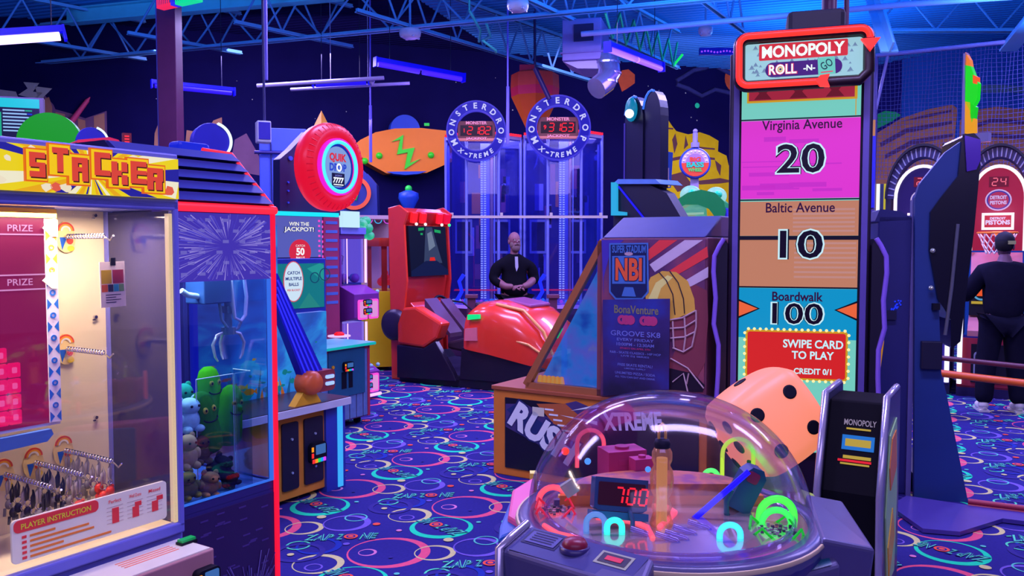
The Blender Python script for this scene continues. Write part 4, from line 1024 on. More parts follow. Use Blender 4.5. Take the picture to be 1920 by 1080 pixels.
# ---------------------------------------------------------------- pink lit double mini crane
P4 = Fr.at(716, 9.3, 57.8)
def minicrane():
    t = thing('mini_crane', 'slim two-tier mini crane with pink neon edges beside the yellow cabinet', 'arcade machine', P4)
    zt = P4.px(690, 448)[1]; xl = -.62; D = .55
    xr = P4.px(690, 560)[0]
    zc = [P4.px(700, p)[1] for p in (740, 690, 668, 600, 590, 545, 530, 448)]
    b = MB()
    b.box(xl, xr, .06, D, .02, zt - .0, 0) if False else None
    b.box(xl, xr, .04, D, .03, P4.px(700, 672)[1]); b.box(xl, xr, .04, D, P4.px(700, 598)[1], P4.px(690, 534)[1]); b.box(xl, xr, .04, D, zt, zt + .05)
    b.box(xl, xr, D - .03, D, .03, zt); b.box(xl, xl + .03, .04, D, .03, zt)
    b.prismx([(.04, .05), (-.16, .08), (-.16, P4.px(700, 690)[1]), (.04, P4.px(700, 672)[1])], xl, xr)
    b.prismx([(.04, P4.px(700, 598)[1]), (-.16, P4.px(700, 590)[1]), (-.16, P4.px(690, 548)[1]), (.04, P4.px(690, 534)[1])], xl, xr)
    b.build('cabinet_body', mat('#5a1c90', .4), t, bev=.006)
    ng = lambda p, q, r=.014: (lambda m: (m.tube([p, q], r, 8), m.build('neon_edge', PINKN, t)))(MB())
    for za, zb in ((P4.px(700, 672)[1], P4.px(700, 602)[1]), (P4.px(690, 530)[1], zt)): ng((xr, .03, za), (xr, .03, zb)); ng((xl + .1, .03, za), (xl + .1, .03, zb), .006)
    ng((xl, -.17, .05), (xr, -.17, .05), .018)
    for zz0, zz1 in ((P4.px(700, 724)[1], P4.px(700, 692)[1]), (P4.px(700, 590)[1], P4.px(700, 556)[1])):
        for xc in (xr - .10, xl + .12):
            b = MB(); b.prism(rrect(xc - .07, xc + .07, zz0 - .02, zz1 - .01, .02), -.175, -.16); f = b.build('flap', glow('#ff50d8', 1.0), t)
            b = MB(); b.prism(rrect(xc - .05, xc + .05, zz0, zz1 - .03, .015), -.18, -.175); b.build('flap_window', glow('#f0a0e8', .8), f)
        for dz in (0, -.09):
            x0 = (xl + xr) / 2 - .05; card_reader(t, P4, x0 - .03, x0 + .10, zz1 - .08 + dz, zz1 - .01 + dz, -.16)
        b = MB(); b.box(xl + .06, xr - .06, -.13, -.02, zz1 + .01, zz1 + .035); 
        for k in range(4): b.ball((xl + .12 + k * .11, -.08, zz1 + .06), .022, 8, 6)
        b.build('control_knobs', mat('#7a9ae8', .3), t)
    for za, zb in ((P4.px(700, 672)[1], P4.px(700, 602)[1]), (P4.px(690, 530)[1], zt)):
        b = MB(); b.box(xl + .03, xr - .01, .05, .055, za, zb); b.build('window', pane('#e8e0ff', .06), t)
        b = MB(); b.box(xl + .03, xr, D - .05, D - .03, za, zb); b.build('lit_back', glow('#8a68f0', .95), t)
        b = MB(); b.box(xr - .02, xr - .005, .06, D - .05, za, zb); b.build('added_glow_side', glow('#8a78f0', .8), t)  # glowing panel added so the window looks bright inside
        xm = (xl + xr) / 2; b = MB(); b.cyl((xm, .25, zb - .16), .03, .14, 10)
        for a in (0, 2.1, 4.2): b.tube([(xm, .25, zb - .15), (xm + .08 * cos(a), .25 + .08 * sin(a), zb - .19), (xm + .06 * cos(a), .25 + .06 * sin(a), zb - .28)], .008, 6)
        b.tube([(xl + .05, .2, zb - .05), (xm - .15, .2, zb - .14), (xm, .25, zb - .05)], .008, 6)
        b.build('claw', mat('#c8c8ff', .25, .4), t)
        b = MB(); r = random.Random(3)
        for k in range(9): b.ball((xl + .12 + r.random() * .35, .12 + r.random() * .3, za + .05), .05, 8, 6, k % 2)
        b.build('prize_filling', [mat('#9a60e0', .6), mat('#6aa0f0', .6)], t)['kind'] = 'stuff'
    # top with white sign
    b = MB(); za = zt + .05; b.box(xl, xr, .02, .4, za, za + .07, 0); b.box(xl + .02, xr - .12, 0, .06, za + .07, za + .24, 1); b.build('topper', [mat('#5a58d8', .4), glow('#c8f0ff', .95)], t)
minicrane()
b = MB(); q = on_y(683, 425, 9.25)
for k in range(9):
    r = random.Random(k); b.ball((q.x + r.uniform(-.05, .05), q.y + r.uniform(-.05, .05), q.z + r.uniform(-.11, .11)), (.06, .05, .05), 10, 8)
tag(b.build('green_lantern', ramp_mat([(.3, '#0a6a60'), (.6, '#20d8a0'), (.8, '#a0ffe0')], 8, emit=.7)), 'knobbly green glowing ornament on top of the pink lit mini crane', 'ornament')

# ---------------------------------------------------------------- yellow crane cabinet behind the driving game
Y5 = Fr.at(740, 11.0, 14)
def yellowcrane():
    t = thing('yellow_crane', 'yellow based crane cabinet with orange window arch beside the driving game', 'arcade machine', Y5)
    zt = Y5.px(740, 404)[1]; z1 = Y5.px(740, 546)[1]; x0 = Y5.px(703, 600)[0] - .12; D = .8
    b = MB(); b.box(x0, 0, 0, D - .0, .05, z1, 0); b.box(.0, .015, .02, D, .05, z1, 1); b.build('base', [mat('#c8a010', .45, var=.05), mat('#6a3a3a', .5)], t, bev=.004)
    b = MB(); b.box(x0 - .35, .02, -.02, D, zt - .05, zt); b.box(-.03, .0, 0, .04, z1, zt - .05); b.box(x0, x0 + .03, 0, .04, z1, zt - .05); b.box(x0, 0, D - .03, D, z1, zt - .05); b.build('frame', mat('#9a7ab0', .5), t)
    za = Y5.px(740, 446)[1]; zb = Y5.px(740, 462)[1]
    b = MB(); b.box(x0, -.03, .06, .10, zb, za); b.box(-.16, -.09, .1, .14, z1, zb); b.box(x0 + .03, x0 + .09, .1, .14, z1, zb); b.build('window_arch', mat('#d0401c', .45), t)
    b = MB(); b.box(x0 + .03, -.03, .02, .025, z1, za); b.build('window', pane('#e8e0ff', .08), t)
    b = MB()
    for k in range(3): b.ring(x0 + .05 + k * .12, zt - .06, .04, .05, -.03, -.02, 16, k % 2, pi, 2 * pi)
    b.build('garland', [glow('#e050f0', .9), glow('#40c0ff', .9)], t)
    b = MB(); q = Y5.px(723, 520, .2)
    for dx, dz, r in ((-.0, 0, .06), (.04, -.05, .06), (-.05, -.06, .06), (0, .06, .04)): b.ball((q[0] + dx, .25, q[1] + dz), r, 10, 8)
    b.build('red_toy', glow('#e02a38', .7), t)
yellowcrane()

# ================================================================ red driving game: screen tower and open seat pod
D6 = Fr.at(836, 10.95, 58)
def driver():
    t = thing('driving_game', 'red and black sit-down racing game with tall screen tower and open seat pod', 'arcade machine', D6)
    RD = mat('#a82230', .2, coat=.5, var=.06); RD2 = mat('#bc2a26', .25, coat=.4, var=.06); OR = mat('#d0502a', .3)
    zt = D6.px(836, 398)[1]; zs1 = D6.px(836, 424)[1]; zs0 = D6.px(833, 512)[1]; w = .86
    b = MB(); pts = [(.16, .0), (.02, .0), (.06, .75), (-.02, zs0 - .06), (.04, zs1), (-.04, zt - .02), (.06, zt + .03), (.20, zt)]
    b.prismx(pts, -w, -.0); tw = b.build('screen_tower', RD, t, bev=.015)
    for x in (-w - .03, 0):
        b = MB(); b.prismx([(.18, 0), (-.02, 0), (.0, .7), (-.07, zs0 - .08), (-.03, zs1), (-.09, zt - .03), (.05, zt + .06), (.22, zt + .03)], x, x + .035); b.build('side_rail', RD2 if x < 0 else RD, tw, bev=.008)
    b = MB(); b.prismx([(-.075, zs0 - .02), (-.030, zs1 - .01), (.0, zs1 - .01), (-.03, zs0 - .02)], -w + .05, -.05); sc = b.build('screen', BLK, tw)
    def sp(u, v, o=.002):  # point on the slanted screen
        return (-w + .05 + (w - .10) * u, -.075 + .045 * v - o, zs0 - .02 + (zs1 - zs0 + .01) * v)
    b = MB()
    for pts, mi, o in (([(0, 0), (1, 0), (1, 1), (0, 1)], 0, .001), ([(.45, .98), (.62, .98), (.85, .25), (.35, .25)], 1, .002), ([(.48, .85), (.6, .9), (.68, .6), (.5, .5)], 2, .003), ([(0, .1), (.4, .3), (.7, .3), (1, .1), (1, 0), (0, 0)], 3, .003), ([(.50, .30), (.66, .30), (.64, .37), (.52, .37)], 4, .004), ([(.25, .90), (.4, .92), (.4, .97), (.25, .96)], 5, .004), ([(.68, .88), (.85, .86), (.85, .92), (.68, .94)], 5, .004), ([(.3, .82), (.36, .82), (.36, .86), (.3, .86)], 5, .004)):
        b.add([sp(u, v, o) for u, v in pts], [tuple(range(len(pts)))], mi)
    b.build('screen_picture', [glow('#0c1430', .8), glow('#3a4868', .7), glow('#7a8aa0', .7), glow('#101c48', .8), glow('#e02818', .9), glow('#18b060', .8)], sc)
    for k, (x, hc) in enumerate(((-.78, '#ff2430'), (-.60, '#ff2030'), (-.26, '#ff1838'), (-.10, '#f01040'))):
        b = MB(); b.prismx([(-.065, zt - .16), (-.085, zt - .04), (-.05, zt - .02), (-.03, zt - .15)], x, x + .10); lb = b.build('tail_light', glow(hc, .95), tw)
        b = MB(); b.ball((x + .07, -.08, zt - .17), .02, 8, 6); b.build('spot', glow('#40ffa0' if k == 3 else '#ffe8e8', 1.2), lb)
    b = MB(); b.prismx([(-.02, .55), (-.16, .62), (-.20, .80), (-.03, .95)], -w + .08, -.08); b.build('dash', RD, t, bev=.01)
    b = MB(); cx = -w / 2
    b.M = Matrix.Translation((cx, -.28, .86)) @ Matrix.Rotation(radians(-25), 4, 'X')
    b.tube([(.17 * cos(a), 0, .17 * sin(a)) for a in [2 * pi * k / 24 for k in range(24)]], .018, 8, True); b.cyl((0, -.01, 0), .05, .06, 12, 'y')
    for a in (0, pi, -pi / 2): b.tube([(0, 0, 0), (.17 * cos(a), 0, .17 * sin(a))], .014, 6)
    b.build('steering_wheel', BLK, t)
    # floor tray
    b = MB(); b.prismx([(.0, .0), (-1.98, .0), (-2.05, .10), (-1.95, .16), (-.9, .14), (-.1, .20), (.0, .3)], -w - .10, .08); b.build('floor_tray', mat('#15102e', .4), t, bev=.01)
    # front red cowl near side (tyre fender with dark wheel) built in side outline
    fw = D6
    b = MB(); b.prismx([(-.02, .46), (-.42, .44), (-.62, .56), (-.70, .74), (-.30, .92), (-.1, .90), (-.02, .7)], -w - .16, -w + .02); b.build('front_fender', RD2, t, bev=.03)
    b = MB(); b.lathe([(.0, -.10), (.14, -.10), (.19, -.07), (.19, .07), (.14, .10), (.0, .10)], 24, (-w - .02, .10, .68), 'x', 0); b.build('side_drum', mat('#241840', .35), t)
    b = MB(); b.prismx([(-.02, .05), (-.9, .08), (-.85, .18), (-.60, .53), (-.42, .43), (-.02, .45)], -w - .17, -w - .09); b.build('sill', mat('#181030', .25), t, bev=.01)
    # seat pod: rear body like a car tail seen from outside
    x0, x1 = -w - .16, .10
    b = MB(); secs = []
    for y, zb, ztp, k in ((-.98, .46, .92, .94), (-1.10, .45, 1.00, 1.0), (-1.35, .42, 1.02, 1.0), (-1.65, .37, .94, .99), (-1.92, .32, .74, .94), (-2.08, .28, .48, .84), (-2.13, .28, .36, .78)):
        cxm = (x0 + x1) / 2; hw = (x1 - x0) / 2 * k; sec = []
        for j in range(15):
            a = pi * j / 14; sec.append((cxm - hw * (abs(cos(a)) ** .45) * (1 if cos(a) > 0 else -1), y, zb + (ztp - zb) * (sin(a) ** .55 if sin(a) > 0 else 0)))
        secs.append(sec)
    vs = [p for s_ in secs for p in s_]; fs = []
    for i in range(len(secs) - 1):
        for j in range(14): fs.append((i * 15 + j, i * 15 + j + 1, (i + 1) * 15 + j + 1, (i + 1) * 15 + j))
    b.add(vs, fs, 0, True); b.add(secs[0], [tuple(range(14, -1, -1))], 0); b.add(secs[-1], [tuple(range(15))], 0)
    pod = b.build('seat_shell', RD2, t)
    b = MB(); b.prismx([(-.92, .10), (-2.10, .12), (-2.12, .29), (-1.9, .34), (-1.35, .44), (-.95, .48)], x0 + .03, x1 - .03); b.build('pod_base', mat('#120c28', .35), t, bev=.01)
    b = MB(); b.prismx([(-.62, .42), (-1.0, .38), (-1.12, .96), (-1.02, 1.0), (-.92, .58), (-.62, .50)], x0 + .2, x1 - .2); b.build('seat', mat('#2c1838', .4), t, bev=.03)
    b = MB(); b.prism(rrect(-1.0, -.80, 0, 0, .001), 0, .0) if False else b.prismx([(-1.06, .80), (-1.22, .82), (-1.22, .87), (-1.06, .86)], x0 - .006, x0 + .03); b.build('green_lamp', glow('#18f090', .9), pod)
    b = MB(); b.prismx([(-1.02, .56), (-1.2, .57), (-1.19, .72), (-1.03, .70)], x0 - .012, x0 + .03); b.build('warning_label', mat('#c05a88', .4), pod)
    b = MB(); b.tube([(x0 + .16, -1.35, .98), (x0 + .18, -1.7, .92), (x0 + .14, -1.98, .70), (x0 + .16, -2.08, .45)], .02, 6); b.tube([(x0 + .03, -1.55, .62), (x0 + .03, -1.85, .56), (x0 + .06, -2.05, .44)], .015, 6); b.build('tail_crease', mat('#f07a5a', .2), pod)
    b = MB(); b.prismx([(-1.28, .98), (-1.66, .93), (-1.66, .97), (-1.28, 1.03)], -.62, -.15); b.build('head_cover', mat('#7a3a88', .25), pod, bev=.02)
    b = MB(); b.tube([(-.15, -.05, .95), (-.05, -.3, .92), (-.02, -.55, .75)], .012, 6); b.build('cable', BLK, t)
    b = MB(); b.prismx([(-.24, .80), (-.62, .55), (-.62, .60), (-.24, 1.0)], -w + .1, -w + .35); b.prismx([(-.24, .80), (-.62, .55), (-.62, .60), (-.24, .98)], -w + .42, -w + .62); b.build('seat_panel', mat('#4a2a5c', .2), t)
driver()

# ================================================================ two tall glass drop towers with round signs
def tower(label, F, w, zt, sign_c, sign_r, txt, group):
    t = thing('drop_tower', label, 'arcade machine', F, group)
    c = w * .29; h = w / 2
    oct_ = [(-h + c, 0), (h - c, 0), (h, c), (h, w - c), (h - c, w), (-h + c, w), (-h, w - c), (-h, c)]
    zb = .72
    b = MB(); b.prismz([(x * 1.02, y * 1.0 - .03) for x, y in oct_], .0, zb); b.build('base', mat('#3c1a50', .45), t, bev=.01)
    b = MB(); b.prismz([(x * 1.04, y - .04) for x, y in oct_], zb, zb + .05); b.build('rim_light', glow('#a070ff', .85), t)
    b = MB(); b.prismz([(x * .98, y * .98) for x, y in oct_], zb + .05, zb + .06)
    lamp('AREA', F.W(0, w / 2 - .3, zt - .07), 26, (.55, .45, 1.0), w * .85, (0, 0, 0))
    b.build('playfield', ramp_mat([(.35, '#1a1490'), (.5, '#3a60ff'), (.6, '#e050ff'), (.7, '#60e0ff')], 14, emit=.7), t)
    for i, (x, y) in enumerate(oct_):
        b = MB(); b.tube([(x, y, zb + .05), (x, y, zt)], .022, 8); b.build('post', mat('#6a6af0', .25, .3), t)
    for i in range(8):
        p, q = oct_[i], oct_[(i + 1) % 8]; b = MB(); d = Vector((q[0] - p[0], q[1] - p[1])); d.normalize(); n = Vector((d.y, -d.x)) * .003
        b.add([(p[0] + n.x, p[1] + n.y, zb + .05), (q[0] + n.x, q[1] + n.y, zb + .05), (q[0] + n.x, q[1] + n.y, zt - .05), (p[0] + n.x, p[1] + n.y, zt - .05), (p[0] - n.x, p[1] - n.y, zb + .05), (q[0] - n.x, q[1] - n.y, zb + .05), (q[0] - n.x, q[1] - n.y, zt - .05), (p[0] - n.x, p[1] - n.y, zt - .05)],
              [(0, 1, 2, 3), (7, 6, 5, 4), (0, 4, 5, 1), (3, 2, 6, 7)])
        b.build('pane', pane('#ccd0ff', .05, op=.03, opcol='#8080ff'), t)
    b = MB(); b.prismz([(x * 1.03, y) for x, y in oct_], zt - .05, zt); b.build('top_plate', mat('#8a80d8', .4), t)
    b = MB()
    for i in (0, 1, 7):
        p, q = oct_[i], oct_[(i + 1) % 8]
        for k in range(9): f = (k + .5) / 9; b.box(p[0] + (q[0] - p[0]) * f - .03, p[0] + (q[0] - p[0]) * f + .03, p[1] + (q[1] - p[1]) * f - .02, p[1] + (q[1] - p[1]) * f, zt, zt + .035)
    b.build('red_led_row', glow('#ff1830', 1.2), t)
    # central lit column with rows of white leds
    b = MB(); b.box(-.05, .09, w / 2 - .05, w / 2 + .06, zb + .06, zt - .05, 0); col = b.build('column', mat('#8080e8', .25, .3), t)
    b = MB()
    n = 64
    for k in range(n):
        z = zb + .12 + (zt - zb - .3) * k / n
        for x in (-.045, .005): b.box(x, x + .03, w / 2 - .062, w / 2 - .05, z, z + .016)
    b.build('led_column', glow('#c8d0ff', 1.5), col)
    b = MB(); b.box(.10, .14, w / 2 - .03, w / 2 + .05, zb + .06, zt - .05); b.box(.155, .17, w / 2 - .06, w / 2 - .02, zb + .06, zt - .05, 1); b.build('lift_rail', [mat('#b08090', .3), mat('#b0b0f8', .3)], col)
    b = MB(); b.box(-h + .04, h - .04, w - .09, w - .06, zb + .06, zt - .08, 0)
    r = random.Random(int(w * 100))
    for k in range(26):
        x = r.uniform(-h * .8, h * .6); z = r.uniform(zb + .3, zt - .5); b.box(x, x + r.uniform(.04, .16), w - .096, w - .09, z, z + r.uniform(.1, .5), 1 + k % 4)  # coloured patches paint reflections onto the back
    b.build('painted_mirror_back', [mat('#241c74', .15, spec=.6), mat('#4a2a88', .3), mat('#8a4080', .3), mat('#c0685a', .3), mat('#8a80e8', .2)], t)
    for xx in (.12, -.42):
        b = MB(); b.box(xx * w, xx * w + .27, w - .125, w - .10, 1.52, 2.06, 0); b.box(xx * w + .03, xx * w + .24, w - .128, w - .125, 1.56, 2.02, 1); b.build('framed_cabinet', [glow('#7a78e0', .75), glow('#14103c', .6)], t)  # white-framed cabinets behind the tower, with glow put into their frames
    for k in range(3):
        b = MB(); b.box(-.16, .22, w / 2 - .16, w / 2 + .14, zb + .5 + .02 * k, zb + .505 + .02 * k) if False else b.tube([(-h * .8, w / 2 - .2 + .1 * k, zb + .25), (h * .8, w / 2 - .2 + .1 * k, zb + .25)], .008, 6); b.build('red_laser_rail', glow('#ff2040', .9), t)
    b = MB(); r = random.Random(5)
    for k in range(34): x = r.uniform(-h * .85, h * .85); y = r.uniform(.08, w * .5); b.ball((x, y, zb + .09), r.uniform(.018, .035), 8, 6, k % 3)
    b.build('prize_filling', [glow('#40a0ff', .9), glow('#f060ff', .8), glow('#d0e0ff', .9)], t)['kind'] = 'stuff'
    b = MB(); b.tube([(-h * .7, .04, zb + .1), (-h * .55, .02, zb + .25), (-h * .62, .02, zb + .4), (-h * .5, .0, zb + .5)], .03, 8); b.build('blue_neon', glow('#2030ff', 1.0), t)
    # round sign
    cx, cz, r0 = sign_c[0], sign_c[1], sign_r
    b = MB(); b.ring(cx, cz, r0 * .70, r0, -.16, -.06, 48); sg = b.build('round_sign', glow('#100cc0', .8), t)
    b = MB(); b.ring(cx, cz, r0 * .985, r0 * 1.03, -.165, -.05, 48); b.ring(cx, cz, r0 * .675, r0 * .71, -.165, -.05, 48); b.build('sign_rim', glow('#4038e0', .8), sg)
    b = MB()
    for ch, ang in zip('MONSTERDROP', [208, 184, 161, 137, 115, 92, 70, 47, 23, 0, -24]):
        a = radians(ang); rr = r0 * .85; b.text(ch, cx + rr * cos(a), cz + rr * sin(a), r0 * .20, -.168, 0, bold=.03, rot=a - pi / 2)
    for ch, ang in zip('X-TREME', [232, 246, 257, 268, 279, 293, 307]):
        a = radians(ang); rr = r0 * .86; b.text(ch, cx + rr * cos(a), cz + rr * sin(a), r0 * (.16 if ch != '-' else .05), -.168, 0, bold=.03, rot=a + pi / 2, shear=.15)
    b.build('lettering', glow('#c8c8ff', .95), sg)
    b = MB(); b.box(cx - r0 * .64, cx + r0 * .64, -.11, -.06, cz - r0 * .34, cz + r0 * .34); bd = b.build('jackpot_board', mat('#6a3038', .5), sg)
    b = MB(); b.box(cx - r0 * .55, cx + r0 * .55, -.116, -.11, cz - r0 * .16, cz + r0 * .20); bb = b.build('number_display', glow('#28040c', .6), bd)
    b = MB(); 
    dx = r0 * .23; x = cx - r0 * .40
    b.text(txt[0], x - r0 * .02, cz + r0 * .02, r0 * .14, -.12, 0, bold=.02)
    for k, ch in enumerate(txt[1:]):
        seg7(b, ch, cx - r0 * .22 + k * r0 * .205, cz + r0 * .02, r0 * .155, r0 * .25, -.12, 0)
    b.text('MONSTER', cx, cz + r0 * .28, r0 * .11, -.12, 1, bold=.03, w=r0 * .72); b.text('JACKPOT', cx, cz - r0 * .26, r0 * .11, -.12, 1, bold=.03, w=r0 * .72)
    b.build('lettering', [glow('#ff1a20', 1.2), glow('#f090d0', 1.0)], bd)
    b = MB(); b.box(cx - .03, cx + .03, -.06, .05, cz - r0 * 1.05, zt + .1) if False else b.box(cx - .04, cx + .04, -.055, .03, cz - r0 * .98, cz - r0 * .9); b.box(cx - .2, cx + .2, -.05, .02, zt - .05, zt + .05); b.build('bracket', NAVY, sg)
SEG = {'0': 'abcdef', '1': 'bc', '2': 'abged', '3': 'abgcd', '4': 'fgbc', '5': 'afgcd', '6': 'afgedc', '7': 'abc', '8': 'abcdefg', '9': 'abcfgd'}
def seg7(b, ch, x, z, w, h, y, mi, sl=.12):
    T = h * .12
    def bar(p, q):
        P = Vector((p[0] + p[1] * sl, p[1])); R = Vector((q[0] + q[1] * sl, q[1])); d = (R - P).normalized(); n = Vector((-d.y, d.x)) * T * .5; P += d * T * .45; R -= d * T * .45
        b.prism([(x + v.x, z + v.y) for v in (P + n, P - n, R - n, R + n)], y - .002, y, mi)
    e = {'a': ((-w / 2, h / 2), (w / 2, h / 2)), 'g': ((-w / 2, 0), (w / 2, 0)), 'd': ((-w / 2, -h / 2), (w / 2, -h / 2)), 'f': ((-w / 2, 0), (-w / 2, h / 2)), 'b': ((w / 2, 0), (w / 2, h / 2)), 'e': ((-w / 2, -h / 2), (-w / 2, 0)), 'c': ((w / 2, -h / 2), (w / 2, 0))}
    for s in SEG[ch]: bar(*e[s])
T1 = Fr.at(905, 12.3, 0); T2 = Fr.at(1058, 12.3, 0)
z = T1.px(900, 246)[1]
s1 = T1.px(893, 245, -.16); s2 = T2.px(1047, 239, -.16)
tower('glass drop tower on the left with round sign showing 2182', T1, 1.12, T1.px(900, 252)[1], s1, .42, '12182'[0:5], 'glass drop towers')
tower('glass drop tower on the right with round sign showing 3163', T2, 1.16, T2.px(1056, 248)[1], s2, .455, '93163', 'glass drop towers')
# rail shelf across both towers and posts in front of them
b = MB(); b.box(on_y(835, 405, 12.2).x, on_y(1140, 405, 12.2).x, 12.245, 12.275, on_y(960, 408, 12).z, on_y(960, 403, 12).z)
for k in range(4): x = on_y(845 + 95 * k, 405, 12).x; b.box(x - .02, x + .02, 12.25, 12.3, on_y(960, 408, 12).z, on_y(960, 400, 12).z + .02)
tag(b.build('cross_rail', mat('#a08ab8', .4)), 'pale horizontal rail running across the front of both glass towers', 'rail')
for px, lab in ((884, 'low maroon post by the left tower near the red driving seat'), (1037, 'low maroon post by the right tower above the sloped glass')):
    p = on_y(px, 460, 11.3); t = thing('rope_post', lab, 'post', None, 'maroon posts in front of the towers', (p.x, p.y, 0), 0)
    zt = on_y(px, 552, 11.3).z
    b = MB(); b.box(-.055, .055, -.05, .05, .03, zt - .05); b.build('post', mat('#4a2050', .4), t)
    b = MB(); b.box(-.085, .085, -.075, .075, zt - .05, zt); b.build('cap', mat('#5a2a58', .4), t, bev=.006)
    b = MB(); b.box(-.09, .09, -.09, .09, 0, .03); b.build('base', BLK, t)

# ================================================================ people
def limb(name, chain, radii, m, parent, sub=2):
    """one continuous skin-modifier surface; chain = list of (points, radii) branches sharing first vertices"""
    me = bpy.data.meshes.new(name); o = bpy.data.objects.new(name, me); C.objects.link(o)
    vs, es, rs = [], [], []
    def vid(p, r):
        for i, q in enumerate(vs):
            if (Vector(q) - Vector(p)).length < 1e-5: return i
        vs.append(tuple(p)); rs.append(r); return len(vs) - 1
    for pts, rad in zip(chain, radii):
        last = None
        for p, r in zip(pts, rad):
            i = vid(p, r)
            if last is not None and last != i: es.append((last, i))
            last = i
    me.from_pydata(vs, es, [])
    me.materials.append(m)
    sk = o.modifiers.new('skin', 'SKIN'); sk.use_smooth_shade = True
    for v, r in zip(me.skin_vertices[0].data, rs): v.radius = (r, r) if not isinstance(r, tuple) else r
    me.skin_vertices[0].data[0].use_root = True
    s = o.modifiers.new('sub', 'SUBSURF'); s.levels = s.render_levels = sub
    if parent: o.parent = parent
    return o
def hand(name, wrist, d, palm_n, m, parent, s=1.0, curl=.5, side=1):
    """palm with five separate bent fingers; d points to the fingertips, palm_n out of the palm"""
    d = Vector(d).normalized(); n = Vector(palm_n); n = (n - d * n.dot(d)).normalized(); u = d.cross(n) * side
    w = Vector(wrist)
    br = [[w, w + d * .045 * s, w + d * .085 * s]]; rd = [[(.024 * s, .020 * s), (.034 * s, .016 * s), (.034 * s, .014 * s)]]
    knuck = w + d * .085 * s
    for k, (off, L) in enumerate(((-.030, .062), (-.010, .074), (.010, .070), (.029, .055))):
        p0 = knuck + u * off * s; p1 = p0 + (d * cos(curl * .5) + n * sin(curl * .5)) * L * .45 * s
        p2 = p1 + (d * cos(curl * 1.3) + n * sin(curl * 1.3)) * L * .32 * s; p3 = p2 + (d * cos(curl * 2) + n * sin(curl * 2)) * L * .25 * s
        br.append([w + d * .085 * s, p0, p1, p2, p3]); rd.append([(.034 * s, .014 * s), .0095 * s, .009 * s, .0085 * s, .0072 * s])
    p0 = w + d * .035 * s - u * .034 * s; p1 = p0 + (d * .7 - u * .6 + n * .3).normalized() * .036 * s; p2 = p1 + (d * .9 - u * .15 + n * .4).normalized() * .032 * s
    br.append([w + d * .045 * s, p0, p1, p2]); rd.append([(.034 * s, .016 * s), .013 * s, .0105 * s, .0085 * s])
    return limb(name, br, rd, m, parent, 1)
SKIN = mat('#6e4068', .55, var=.08); SKIN2 = mat('#5a3a6a', .55); CLOTH = mat('#0c0a1c', .9, spec=.05, var=.2, sc=30)
def attendant():
    p = on_y(964, 460, 11.35)
    t = thing('person', 'bearded man in black clothes with hands clasped standing before the glass towers', 'person', None, None, (p.x, p.y, 0), radians(14))
    # x right in the picture, y away from the camera
    legs = [[(0, 0, .95), (-.10, 0, .90), (-.115, -.01, .50), (-.12, .02, .10), (-.13, -.12, .045)], [(0, 0, .95), (.10, 0, .90), (.115, -.01, .50), (.125, .02, .10), (.14, -.12, .045)]]
    body = [[(0, 0, .95), (0, -.01, 1.12), (0, 0, 1.27), (0, .01, 1.40), (0, .0, 1.52), (0, -.015, 1.66)]]
    arms = [[(0, .01, 1.40), (-.17, .01, 1.39), (-.29, -.01, 1.20), (-.17, -.20, 1.10), (-.07, -.255, 1.105)], [(0, .01, 1.40), (.17, .01, 1.39), (.28, -.01, 1.19), (.14, -.20, 1.12), (.05, -.26, 1.10)]]
    rd = [[(.15, .11), (.105, .11), .075, .052, .045]] * 2 + [[(.15, .11), (.17, .13), (.16, .12), (.09, .08), (.058, .058), (.058, .058)]] + [[(.09, .08), .06, .062, .050, .036]] * 2
    limb('body', legs + body + arms, rd, SKIN, t)
    # clothing over the body
    limb('trousers', legs and [[(0, 0, .98), (-.10, 0, .90), (-.115, -.01, .50), (-.12, .02, .10)], [(0, 0, .98), (.10, 0, .90), (.115, -.01, .50), (.125, .02, .10)]], [[(.205, .155), (.12, .125), .092, .075]] * 2, CLOTH, t)
    limb('shirt', [[(0, 0, .90), (0, -.01, 1.10), (0, 0, 1.27), (0, .01, 1.40), (0, .005, 1.49), (0, .0, 1.55)], [(0, .01, 1.40), (-.17, .01, 1.405), (-.235, .005, 1.36), (-.295, -.01, 1.19), (-.24, -.11, 1.14), (-.20, -.16, 1.12)], [(0, .01, 1.40), (.17, .01, 1.405), (.235, .005, 1.36), (.285, -.01, 1.18), (.23, -.09, 1.15)]],
         [[(.205, .165), (.21, .165), (.20, .15), (.15, .12), (.105, .095), .072], [(.15, .12), .098, .092, .078, .064, .056], [(.15, .12), .098, .092, .078, .064]], CLOTH, t)
    b = MB(); b.prism([(-.035, 1.50), (.005, 1.50), (.012, 1.36), (-.012, 1.30), (-.03, 1.36)], -.185, -.175); b.build('lanyard', mat('#8a80c8', .5), t)
    hand('hand', (-.07, -.255, 1.105), (1, -.25, -.1), (0, .3, -1), SKIN, t, 1.05, .6, 1)
    hand('hand', (.05, -.27, 1.115), (-1, -.15, -.1), (0, .3, -1), SKIN, t, 1.05, .7, -1)
    for s in (-1, 1):
        b = MB(); b.ball((s * .13, -.06, .045), (.05, .14, .05), 12, 8); b.build('shoe', BLK, t)
    head_build(t, (0, -.02, 1.705), SKIN, mat('#2a1c38', .8), beard=mat('#5a4060', .9), bald=True, turn=.15)
